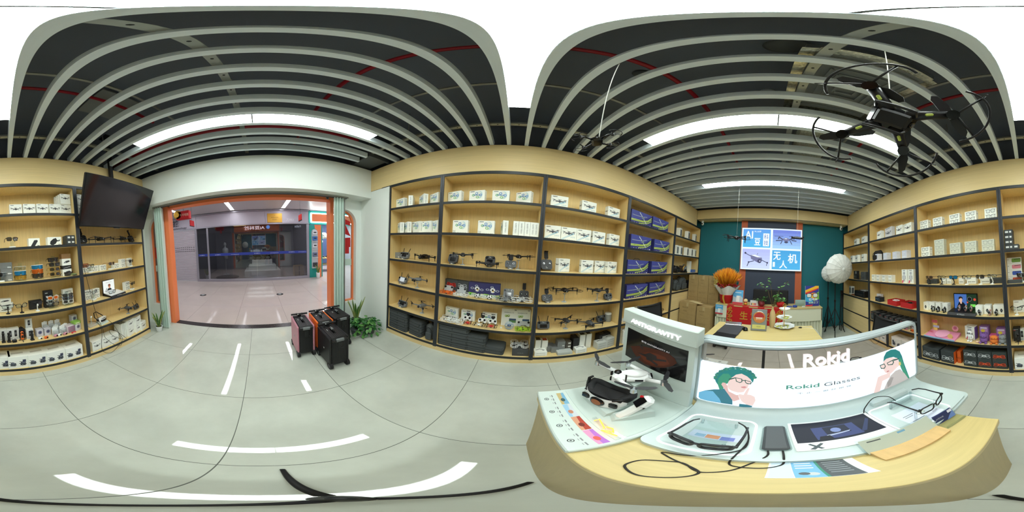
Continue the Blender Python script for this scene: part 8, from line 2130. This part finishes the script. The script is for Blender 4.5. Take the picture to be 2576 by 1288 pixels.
for x, y, n, kk in ((1808, 800, 2, 'toyp'), (2010, 800, 0, 'toyp')):
	for k in range(n): bx('H', 1, 'E10', x, y, B[kk], 'purple toy box in a stack', -2, 0.17, k * 0.1055)
bx('H', 1, 'E10', 1915, 815, B['toypk'], 'pink toy box', -2, 0.16); bx('H', 1, 'E10', 2012, 820, B['toypk'], 'pink toy box under a purple one', -2, 0.16); bx('H', 1, 'E10', 2012, 820, B['toyp'], 'purple toy box on a pink one', -2, 0.16, 0.0855)
def plush(c, c2, tall=1.0, ears=True, seed=0):
	rn = random.Random(seed)
	b = MB().ell((0, 0, 0.045), (0.046, 0.036, 0.045), c, 16, 10)
	t = MB().ell((0, -0.004, 0.102), (0.044, 0.036, 0.036), c, 16, 10)
	p = Proto().add('body', b).add('head', t)
	for q in (-1, 1):
		if ears: p.add('ear', MB().lathe([(0.014, 0), (0.008, 0.02), (0, 0.03)], (q * 0.026, 0, 0.125), 10, c))
		p.add('eye', MB().ell((q * 0.015, -0.038, 0.108), (0.004, 0.003, 0.005), 'black', 8, 6))
	p.add('belly', MB().ell((0, -0.018, 0.045), (0.030, 0.026, 0.032), c2, 12, 8))
	for s in (-1, 1): p.add('paw', MB().ell((s * 0.03, -0.03, 0.012), (0.016, 0.022, 0.012), c, 10, 7))
	return p
mat('plushp', (128, 92, 158), 0.95, tex=('obj', (120, 120, 120), 0.3), bump=1.0); mat('plusho', (226, 128, 56), 0.95, tex=('obj', (120, 120, 120), 0.2), bump=1.0); mat('plushg', (140, 146, 148), 0.95, tex=('obj', (120, 120, 120), 0.2), bump=1.0)
put('H', 1, 'E10', 1790, 880, plush('plushp', 'plushp'), 'plush_toy', 'purple plush toy', 'plush toy', -6, 0.06, scale=(1.1, 1, 1.0))
put('H', 1, 'E10', 1915, 890, plush('plusho', 'plusho', ears=False), 'plush_toy', 'orange plush toy', 'plush toy', 0, 0.06, scale=(1.05, 1, 0.85))
put('H', 1, 'E10', 2030, 892, plush('plushg', 'plushg'), 'plush_toy', 'grey plush toy', 'plush toy', 0, 0.06, scale=(1.05, 1, 0.9))
put('H', 1, 'E10', 1715, 865, MB().ell((0, 0, 0.014), (0.026, 0.02, 0.014), '226,190,160', 12, 8).ell((0.018, -0.01, 0.024), (0.012, 0.011, 0.010), '226,190,160', 10, 7), 'plush_charm', 'small beige plush charm', 'plush toy', 0, 0.055)
for x, y, kk, t in ((1098, 1050, 'quadw', 'large dark box picturing a white drone'), (1236, 1090, 'quadw', 'large dark box picturing a white drone'), (1405, 1125, 'quadwo', 'large dark box with an orange side')): bx('H', 0, 'E10', x, y, B[kk], t, -2, 0.125, scale=(0.86, 1, 1))
bx('H', 0, 'E10', 1530, 1085, pbox(0.05, 0.17, 0.20, '222,104,40', front=[('120,60,30', ring(0, 0.09, 0.012, 0.018))]), 'narrow orange drone box', 0, 0.16)
for i, (x, y) in enumerate(((1668, 1160), (1835, 1178), (2010, 1190))):
	for k in range(2):
		o = (k == 0 and i > 0) or (k == 1 and i == 2)
		bx('H', 0, 'E10', x, y, B['quado' if o else 'quads'], 'dark box picturing an orange drone' if o else 'dark box picturing a white drone', -1, 0.125, k * 0.1356, scale=(0.98, 1, 1))
# ------------------------------------------------------------------ bay I
for x, y in ((170, 682), (315, 678), (455, 674), (590, 672), (712, 670)): bx('I', 5, 'A1', x, y, B['mav'], W4, 3, 0.12, scale=(0.96, 1, 1))
for k in range(4): bx('I', 5, 'A1', 712 - 22 * k, 668 - 8 * k, B['mav'], 'white drone box standing on other boxes', 3, 0.09 + 0.04 * k, 0.1456, scale=(0.9, 0.5, 1))
for x, y, n in ((2138, 825, 4), (2203, 823, 4), (2268, 822, 1)):
	for k in range(n): bx('I', 4, 'E9', x, y, B['darklabel'], 'white-labelled dark box, stepped pile', -4, 0.10, k * 0.0586)
gls('I', 4, 'A1', 140, 1040, 'blackdark', 'black sunglasses on a white stand', 'clear', 12, 0.08, 0.115)
bx('I', 4, 'A1', 365, 1030, B['phone1'], 'white box picturing a dark phone', 6, 0.12)
bx('I', 4, 'A1', 582, 1020, B['sun1'], 'white box picturing black sunglasses', 6, 0.12, scale=(1.05, 1, 0.95))
for x in (725, 790):
	for k in range(2): bx('I', 4, 'A1', x, 1012, B['darklabel'], 'white-labelled dark box, square pile', 6, 0.11, k * 0.0586, scale=(0.95, 1, 1))
for k in range(4): bx('I', 3, 'E9', 2240, 1225, B['aig'][3 - k], 'eyewear box with %s lens picture' % ('orange', 'blue', 'pink', 'green')[k], 0, 0.18, k * 0.0756)
put('I', 3, 'E9', 2245, 1240, SCASE, 'glasses_case', 'black oval eyewear case', 'case', 0, 0.085, 0, (0.72, 0.35, 0.45))
gls('I', 3, 'E9', 2330, 1250, 'blackdark', 'dark glasses on a low white stand', 'clear', -30, 0.09, 0.10)
for k in range(3): bx('I', 3, 'A2', 75, 185, B['greymid'], 'grey flat box in a pile behind glasses', 0, 0.19, k * 0.0756, scale=(1.45, 0.8, 0.83))
gls('I', 3, 'A2', 20, 210, 'visor', 'clear wrap sunglasses on a low white stand', 'clear', 10, 0.075, 0.10)
def rack(n, zz=0.052):
	p = Proto().add('base', MB().box((0, 0.03, 0.004), (0.12, 0.07, 0.008), 'acrylic', 0.001)).add('upright', MB().box((0, 0.055, zz * n * 0.5 + 0.03), (0.05, 0.005, zz * n + 0.05), 'acrylic'))
	for k in range(n): p.add('peg', MB().box((0, 0.025, 0.035 + zz * k), (0.018, 0.06, 0.008), 'acrylic'))
	return p
RK = {n: rack(n) for n in (3, 4)}
RK5 = rack(3, 0.042)
def racked(cr, x, y, n, keys, dsc, lev=3, d=0.08, zz=0.052, z0=0.018, proto=None):
	o = put('I', lev, cr, x, y, proto or RK[n], 'glasses_rack', 'clear acrylic rack under %s' % dsc[0], 'rack', 0, d)
	for k, key in enumerate(keys): put('I', lev, cr, x, y, G[key], 'glasses_pair', dsc[k], 'glasses', 0, d, z0 + zz * k, xy=o.location.xy)
racked('A2', 230, 185, 3, ('sungold', 'sunblue', 'visor'), ('gold red wrap sunglasses', 'white wrap sunglasses with blue lenses', 'clear wrap sunglasses on a rack'))
racked('A2', 420, 170, 3, ('sunblack', 'sunorange', 'sunblue'), ('black wrap sunglasses', 'orange wrap sunglasses', 'white blue wrap sunglasses on the middle rack'))
racked('A2', 600, 155, 4, ('gold', 'gold', 'blackdark', 'sunblack'), ('thin gold sunglasses low on the rack', 'thin gold sunglasses', 'small black sunglasses', 'black half rim sunglasses'), zz=0.058)
bx('I', 3, 'A2', 715, 125, B['sport'], 'white sports glasses box', 4, 0.14); bx('I', 3, 'A2', 715, 125, B['sportbk'], 'flat black sports glasses box', 4, 0.14, 0.0856); bx('I', 3, 'A2', 715, 125, B['sport'], 'white sports glasses box on a black one', 4, 0.14, 0.1312); bx('I', 3, 'A2', 715, 125, B['kraftsm'], 'brown box on the sports glasses boxes', 4, 0.15, 0.2168)
gls('I', 3, 'A2', 770, 145, 'sunblack', 'dark folded sunglasses lying flat', None, 20, 0.07)
put('I', 3, 'A2', 810, 138, MB().ell((0, 0, 0.014), (0.045, 0.03, 0.014), '120,130,80', 14, 8).box((0, -0.03, 0.008), (0.05, 0.03, 0.005), 'dark', 0.002), 'camouflage_pouch', 'small olive green pouch', 'pouch', 10, 0.06)
gls('I', 2, 'E10', 2183, 540, 'black', 'black glasses on a white stand', 'white', -10, 0.07, 0.09)
bx('I', 2, 'E10', 2235, 500, pbox(0.17, 0.05, 0.155, 'whitebox', front=[('70,74,78', strip([(-0.05, 0.06), (0.0, 0.08), (0.06, 0.09)], 0.012)), ('120,124,126', rect(-0.07, 0.135, -0.02, 0.142))]), 'white box picturing a glasses temple', 0, 0.19)
for k in range(3): bx('I', 2, 'A2', 60 + 20 * (k % 2), 520, B['sport'], 'white low glasses box behind a stand', 0, 0.19, k * 0.056, scale=(1.2, 0.8, 0.65))
gls('I', 2, 'A2', 90, 555, 'grey', 'glasses with clear lenses on a black stand', 'black', 6, 0.07, 0.10)
gls('I', 2, 'A2', 242, 545, 'black', 'black glasses on a black stand', 'black', 12, 0.07, 0.10)
gls('I', 2, 'A2', 412, 527, 'blackdark', 'black glasses on a white stand, beside black boxes', 'white', 10, 0.07, 0.11)
bx('I', 2, 'A2', 382, 490, B['flatbk2'], 'flat black upright box', 8, 0.18)
bx('I', 2, 'A2', 525, 468, B['watchbk'], 'tall black box with white glasses pictures', 8, 0.18)
racked('A2', 585, 505, 3, ('black', 'clear', 'red'), ('black glasses low on the rack', 'clear framed glasses', 'white glasses with red lenses'), 2, 0.08, 0.042, 0.03, RK5)
bx('I', 2, 'A2', 735, 440, pbox(0.15, 0.05, 0.205, 'whitebox', front=[('120,124,126', strip([(-0.04, 0.17), (0.02, 0.175), (0.05, 0.165)], 0.008))]), 'tall white box behind the glasses rack', 8, 0.18)
racked('A2', 745, 465, 3, ('whitedark', 'navy', 'blackdark'), ('white rimmed sunglasses', 'navy blue sunglasses', 'black rimmed sunglasses'), 2, 0.09, 0.042, 0.03, RK5)
# small cameras
def pocketcam(col='black', legs=False, base=True):
	p = Proto()
	p.add('handle', MB().box((0, 0, 0.058), (0.032, 0.026, 0.08), col, 0.008))
	p.add('screen', MB().box((0, -0.0135, 0.068), (0.024, 0.002, 0.036), 'screenoff', 0.001))
	p.add('gimbal', MB().cyl((0, 0, 0.096), (0, 0, 0.108), 0.013, n=12, m=col).box((0.0, -0.004, 0.124), (0.034, 0.028, 0.030), col, 0.010))
	p.add('lens', MB().cyl((0, -0.018, 0.124), (0, -0.022, 0.124), 0.010, n=12, m='blackgloss'))
	if legs:
		for a in (-90, 30, 150): p.add('leg', MB().tube([(0, 0, 0.03), (0.045 * math.cos(R(a)), 0.045 * math.sin(R(a)), 0.003)], [0.005, 0.004], 7, 'black'))
	elif base: p.add('base', MB().box((0, 0, 0.009), (0.045, 0.04, 0.018), 'black', 0.004))
	return p
PC = {'b': pocketcam(), 'o': pocketcam('orangegloss', True), 'k': pocketcam('black', True)}
def actioncam(c): return Proto().add('body', MB().box((0, 0, 0.019), (0.050, 0.030, 0.036), c, 0.007)).add('lens', MB().cyl((0.010, -0.015, 0.022), (0.010, -0.021, 0.022), 0.010, n=14, m='blackgloss')).add('button', MB().cyl((-0.012, 0, 0.037), (-0.012, 0, 0.040), 0.005, n=10, m='silver'))
bx('I', 1, 'E10', 2190, 800, B['pocketdk'], 'tall black camera box', 0, 0.16)
put('I', 1, 'E10', 2205, 870, PC['k'], 'pocket_camera', 'black camera on a small tripod', 'camera', 0, 0.07)
bx('I', 1, 'E10', 2255, 830, B['pocket'], 'white pocket camera box by the post', 0, 0.17)
for x, y, yw in ((15, 850, 8), (92, 835, 8)): bx('I', 1, 'A2', x + 15, y - 70, B['pocket'], 'white pocket camera box', yw, 0.15)
bx('I', 1, 'A2', 165, 770, B['pocket'], 'white pocket camera box', 8, 0.16); bx('I', 1, 'A2', 320, 790, B['pocket'], 'white pocket camera box under a tall one', 8, 0.14, scale=(1, 1, 0.85)); bx('I', 1, 'A2', 318, 790, B['pocket'], 'white pocket camera box on top', 8, 0.17, 0.1406, scale=(0.95, 0.8, 0.8))
for x, y in ((40, 855), (100, 850)): put('I', 1, 'A2', x, y, PC['b'], 'pocket_camera', 'black pocket camera on a foot', 'camera', 8, 0.075)
put('I', 1, 'A2', 158, 858, actioncam('black'), 'action_camera', 'small black camera', 'camera', 8, 0.06, scale=1.1)
put('I', 1, 'A2', 235, 785, backpack(0.085, 0.06, 0.15, 'blackmat'), 'camera_pouch', 'black padded camera pouch', 'bag', 8, 0.16)
put('I', 1, 'A2', 243, 835, PC['o'], 'pocket_camera', 'orange camera on a small tripod', 'camera', 8, 0.08)
put('I', 1, 'A2', 352, 845, PC['b'], 'pocket_camera', 'black camera before the white boxes', 'camera', 8, 0.07)
for x in (425, 510): bx('I', 1, 'A2', x, 790 - (x - 425) * 0.12, B['toycam'], 'pale box picturing a toy camera', 10, 0.17)
for x, y in ((492, 700), (562, 690), (628, 680)): put('I', 1, 'A2', x, y + 60, B['blister'], 'blister_pack', 'small camera in hanging blister pack', 'toy camera', 10, 0.20, dz=0.055)
for k in range(4): put('I', 1, 'A2', 600 + 6 * k, 785 - 20 * (k > 1), B['blister'], 'blister_pack', 'small camera in a front blister pack', 'toy camera', 10, 0.09 + 0.03 * k)
for k in range(2): put('I', 1, 'A2', 680 + 30 * k, 770 - 6 * k, B['blister'], 'blister_pack', 'small camera in a second row blister pack', 'toy camera', 10, 0.10 + 0.04 * k)
put('I', 1, 'A2', 755, 755, B['capsule'], 'toy_case', 'square clear case of little toys', 'toy case', 10, 0.13)
bx('I', 1, 'A2', 850, 735, B['toycam'], 'pale box beside the post', 12, 0.12); bx('I', 1, 'A2', 850, 735, pbox(0.10, 0.09, 0.03, '150,200,90', front=[('230,240,210', rect(-0.03, 0.008, 0.03, 0.02))]), 'flat green box', 12, 0.125, 0.1056); bx('I', 1, 'A2', 800, 725, B['toycam'], 'pale box at the back', 10, 0.20, 0.10)
for x, y, c, t in ((435, 830, 'white', 'white'), (500, 815, 'orangegloss', 'orange'), (605, 808, 'pink', 'pink'), (645, 800, 'white', 'pale'), (705, 778, 'pink', 'rose')): put('I', 1, 'A2', x, y, actioncam(c), 'toy_camera', 'tiny %s toy camera' % t, 'toy camera', 10, 0.055, scale=0.95)
put('I', 1, 'A2', 797, 768, MB().box((0, 0, 0.010), (0.065, 0.022, 0.018), 'red', 0.006).box((0, -0.011, 0.010), (0.03, 0.002, 0.008), '240,220,220'), 'red_case', 'small red oblong case', 'case', 12, 0.05)
for x, y in ((-8, 1158), (200, 1148), (402, 1108), (590, 1072), (780, 1042)): bx('I', 0, 'A2', x, y, B['fold'], 'large white box picturing a folded drone', 4, 0.12, scale=(0.88, 1, 0.95))
# ------------------------------------------------------------------ bay J
ctl('J', 4, 'A1', 905, 992, CT_['phonebk'], 'black controller with phone clip by the post', 6, 0.09, 0.9)
ctl('J', 4, 'A1', 1430, 985, CT_['phonebk'], 'black controller with phone clip by the wall', 12, 0.09, 0.9)
drn('J', 4, 'A1', 1085, 990, DR['arcbig'], 'black guarded drone with landing legs', 6, 0.10, 0, 0.95)
drn('J', 4, 'A1', 1325, 986, DR['arcbig'], 'black guarded drone with landing legs', 10, 0.10, 0, 0.95)
for k in range(2): bx('J', 5, 'A1', 860, 680, B['mavbig'], 'white drone box half hidden by the television', 0, 0.12, k * 0.1456, scale=(0.9, 1, 1))
put('J', 3, 'A1', 918, 1235, B['gls1'], 'product_box', 'white glasses box under a brown pouch', 'box', 8, 0.20, 0, (0.75, 0.7, 1.0))
put('J', 3, 'A1', 918, 1235, MB().box((0, 0, 0.028), (0.13, 0.035, 0.055), '160,100,66', 0.014), 'brown_pouch', 'brown leather eyewear pouch', 'pouch', 8, 0.20, 0.0695)
for x, y, key, dsc in ((985, 1290, 'black', 'black glasses on white stand by the post'), (1215, 1270, 'brown', 'brown glasses on white stand in the middle'), (1425, 1245, 'blackdark', 'black sunglasses on white stand by the wall')):
	gls('J', 3, 'A1', x, y, key, dsc, 'clear', 14, 0.065, 0.10)
for x, y in ((1005, 1240), (1100, 1265), (1245, 1245)): bx('J', 3, 'A1', x, y, B['gls1'], 'plain white box behind the glasses', 10, 0.17, scale=(0.8, 0.8, 1.2))
for k in range(2): bx('J', 3, 'A1', 1320, 1240, B['gls1'], 'white glasses box in a pair', 12, 0.16, k * 0.0686, scale=(0.75, 0.8, 1))
for k in range(2): bx('J', 3, 'A1', 1395, 1232, B['gls1'], 'white glasses box behind sunglasses', 12, 0.19, k * 0.0686, scale=(0.7, 0.6, 1))
for x, y in ((945, 385), (1035, 372)):
	for k in range(2): bx('J', 2, 'A2', x, y, B['gls1'], 'low-piled glasses box', 10, 0.17, k * 0.0686, scale=(0.7, 0.8, 1.05))
gls('J', 2, 'A2', 1035, 405, 'black', 'black glasses standing folded open on a white block', 'clear', 30, 0.065, 0.13)
for k in range(2): bx('J', 2, 'A2', 1365, 285, B['gls1'], 'white glasses box by the wall', 14, 0.17, k * 0.0686, scale=(0.85, 0.8, 1.0))
gls('J', 2, 'A2', 1445, 290, 'blackdark', 'black sunglasses on a white block', 'clear', 16, 0.065, 0.12)
p, rz = spot('J', 2, 'A2', 1235, 335, 0.105)
e = empty('glasses_display', 'small black display base with a lit picture screen for eyewear', 'display stand', p, rz + R(8))
part('base', MB().prism([(-0.10, 0), (0.09, 0), (0.09, 0.045), (-0.085, 0.020)], -0.155, 0.155, 'black', ax='x'), e)
part('top_plate', MB().bar((0, -0.08, 0.0225), (0, 0.085, 0.0455), 0.30, 0.002, 'whitegloss'), e)
part('screen_body', MB().box((-0.03, 0.082, 0.135), (0.245, 0.016, 0.19), 'black', 0.003), e)
q = MB()
paint(q, [('236,242,238,e1', rect(-0.118, -0.088, 0.118, 0.088)), ('224,150,110,e0.9', disc(0.01, -0.01, 0.022, 14, 0.026)), ('120,60,50,e0.8', [(-0.02, 0.0), (-0.01, 0.026), (0.015, 0.03), (0.035, 0.018), (0.036, 0.0), (0.02, 0.012)]), ('40,44,48,e0.6', [(-0.05, -0.07), (-0.02, -0.035), (0.03, -0.035), (0.05, -0.05), (0.05, -0.07)]), ('40,44,48,e0.6', strip([(-0.07, -0.07), (-0.045, -0.03)], 0.010)), ('30,32,34,e0.6', rect(-0.015, -0.006, 0.035, 0.002))], face_front(0.0735, -0.03, 0.135), 0.0002)
write(q, '智能眼镜 更懂你的世界', face_front(0.0735, -0.03, 0.135), '130,136,134,e0.7', w_=0.12, at2=(0, 0.055), lift=0.003)
part('screen_picture', q, e)
part('lettering', write(MB(), 'AI Glasses', face_front(-0.1008, 0.0, 0.009), '220,224,226', w_=0.09, h=0.012, lift=0.001), e)
STOCK.append(e)
o = G['black'].put('glasses_pair', 'small black glasses on the lit eyewear display base', 'glasses', p + Vector((-0.03, 0.05, 0.034)), rz + R(8)); STOCK.append(o)
# goggles on a stand and a white post with base
put('J', 1, 'A2', 985, 655, Proto().add('base', MB().box((0, 0, 0.012), (0.14, 0.11, 0.024), 'clearplastic', 0.004)).add('post', MB().cyl((0, 0, 0.024), (0.004, 0, 0.13), 0.006, n=10, m='agplate')).add('head', MB().box((0.006, 0, 0.137), (0.03, 0.02, 0.022), 'white', 0.004)), 'holder_post', 'pale post holder on a clear base', 'stand', 10, 0.12)
gv = Proto().add('shell', MB().grid(lambda u, v: (0.085 * math.sin(R(-80 + 160 * u)), -0.045 * math.cos(R(-80 + 160 * u)), 0.055 * v + 0.004), 16, 4, 'whitegloss').box((0, 0, 0.005), (0.15, 0.05, 0.004), 'white').box((0, 0, 0.058), (0.15, 0.05, 0.004), 'white')).add('visor', MB().grid(lambda u, v: (0.087 * math.sin(R(-50 + 100 * u)), -0.048 * math.cos(R(-50 + 100 * u)), 0.034 * v + 0.014), 12, 2, 'blackgloss')).add('face_pad', MB().tube([(0.075 * math.cos(R(a)), 0.02 + 0.03 * math.sin(R(a)), 0.035) for a in range(0, 360, 24)], 0.014, 7, 'blackmat', closed=True)).add('head_strap', MB().tube([(-0.08, 0.01, 0.04), (-0.075, 0.07, 0.07), (-0.03, 0.115, 0.12), (0.03, 0.115, 0.12), (0.075, 0.07, 0.07), (0.08, 0.01, 0.04)], 0.007, 7, 'black'))
put('J', 1, 'A2', 1105, 650, MB().prism([(-0.055, 0), (0.055, 0), (0.05, 0.035), (-0.045, 0.022)], -0.075, 0.075, 'agtray', ax='x'), 'goggles_stand', 'pale wedge under white goggles', 'stand', 14, 0.10)
put('J', 1, 'A2', 1105, 650, gv, 'video_goggles', 'white and black video goggles', 'headset', 20, 0.10, 0.030)
drn('J', 1, 'A2', 1385, 558, DR['mav'], 'dark folding drone on a grey stand', 14, 0.10, 0.06, 0.85)
ctl('J', 1, 'A2', 1485, 520, CT_['rcdk'], 'dark controller with two antennas', 14, 0.11, 0.85)
for x, y in ((1020, 970), (1120, 918), (1205, 862)): bx('J', 0, 'A2', x, y, B['mavbig'], 'large white drone box by the post', 6, 0.115, scale=(0.76, 1, 1.15))
for x, y in ((1390, 792), (1470, 752)):
	for k in range(2): bx('J', 0, 'A2', x, y, B['mavbig'], 'white stacked drone box', 14, 0.12, k * 0.1456, scale=(0.86, 0.8, 1))
bx('J', 0, 'A2', 1560, 720, B['mavbig'], 'white drone box near the wall end', 14, 0.11, scale=(0.85, 0.8, 1))
for k in range(4): bx('J', 0, 'A2', 1285 + 16 * k, 805 - 6 * k, B['tallw'], 'thin white box standing on edge', 14, 0.13, scale=(0.26, 1.4, 1.35))
def sp(cr, x, y, xx):
	ox, oy, s = CR[cr]; return at(ox + x / s, oy + y / s, x=xx)
cable('long black cable hanging down from the television across the shelves', [sp('A1', 875, 1040, 1.79), sp('A1', 890, 1200, 1.785), sp('A2', 930, 150, 1.785), sp('A2', 985, 360, 1.78), sp('A2', 1040, 560, 1.78), sp('A2', 1110, 720, 1.77), sp('A2', 1135, 810, 1.765), sp('A2', 1240, 890, 1.76), sp('A2', 1310, 890, 1.765), sp('A2', 1290, 780, 1.77), sp('A2', 1230, 680, 1.775), sp('A2', 1170, 620, 1.80)], 0.003, name='hanging_cable')
cable('black cable looping down to the floor plinth under the television', [sp('A2', 960, 640, 1.79), sp('A2', 1050, 650, 1.785), sp('A2', 1100, 740, 1.775), sp('A2', 1095, 900, 1.765), sp('A2', 1120, 965, 1.76), sp('A2', 1200, 975, 1.755), sp('A2', 1280, 900, 1.76), sp('A2', 1325, 830, 1.765), sp('A2', 1260, 745, 1.775), sp('A2', 1180, 735, 1.78), sp('A2', 1230, 800, 1.77), sp('A2', 1365, 835, 1.765), sp('A2', 1340, 800, 1.77), sp('A2', 1260, 745, 1.78)], 0.003, name='hanging_cable')

# ------------------------------------------------------------------ labels of look-alikes: count them from the entrance
ORD = ['first', 'second', 'third', 'fourth', 'fifth', 'sixth', 'seventh', 'eighth', 'ninth', 'tenth']
by = {}
for e in STOCK: by.setdefault(e['label'], []).append(e)
for lab, es in by.items():
	if len(es) < 2: continue
	es.sort(key=lambda q: (q.location.y, q.location.z))
	cols = []
	for q in es:
		if cols and abs(q.location.y - cols[-1][0].location.y) < 0.03: cols[-1].append(q)
		else: cols.append([q])
	for i, c in enumerate(cols):
		c.sort(key=lambda q: q.location.z)
		for k, q in enumerate(c):
			flat = max(z.location.z for z in c) - min(z.location.z for z in c) < 0.02
			st = '' if len(c) < 2 or flat else 'lowest ' if k == 0 else 'topmost ' if k == len(c) - 1 else 'middle ' if len(c) == 3 else ORD[k] + ' up '
			tail = '' if len(cols) < 2 else ', %s from the entrance' % ORD[min(i, 9)]
			q['label'] = st + lab + tail
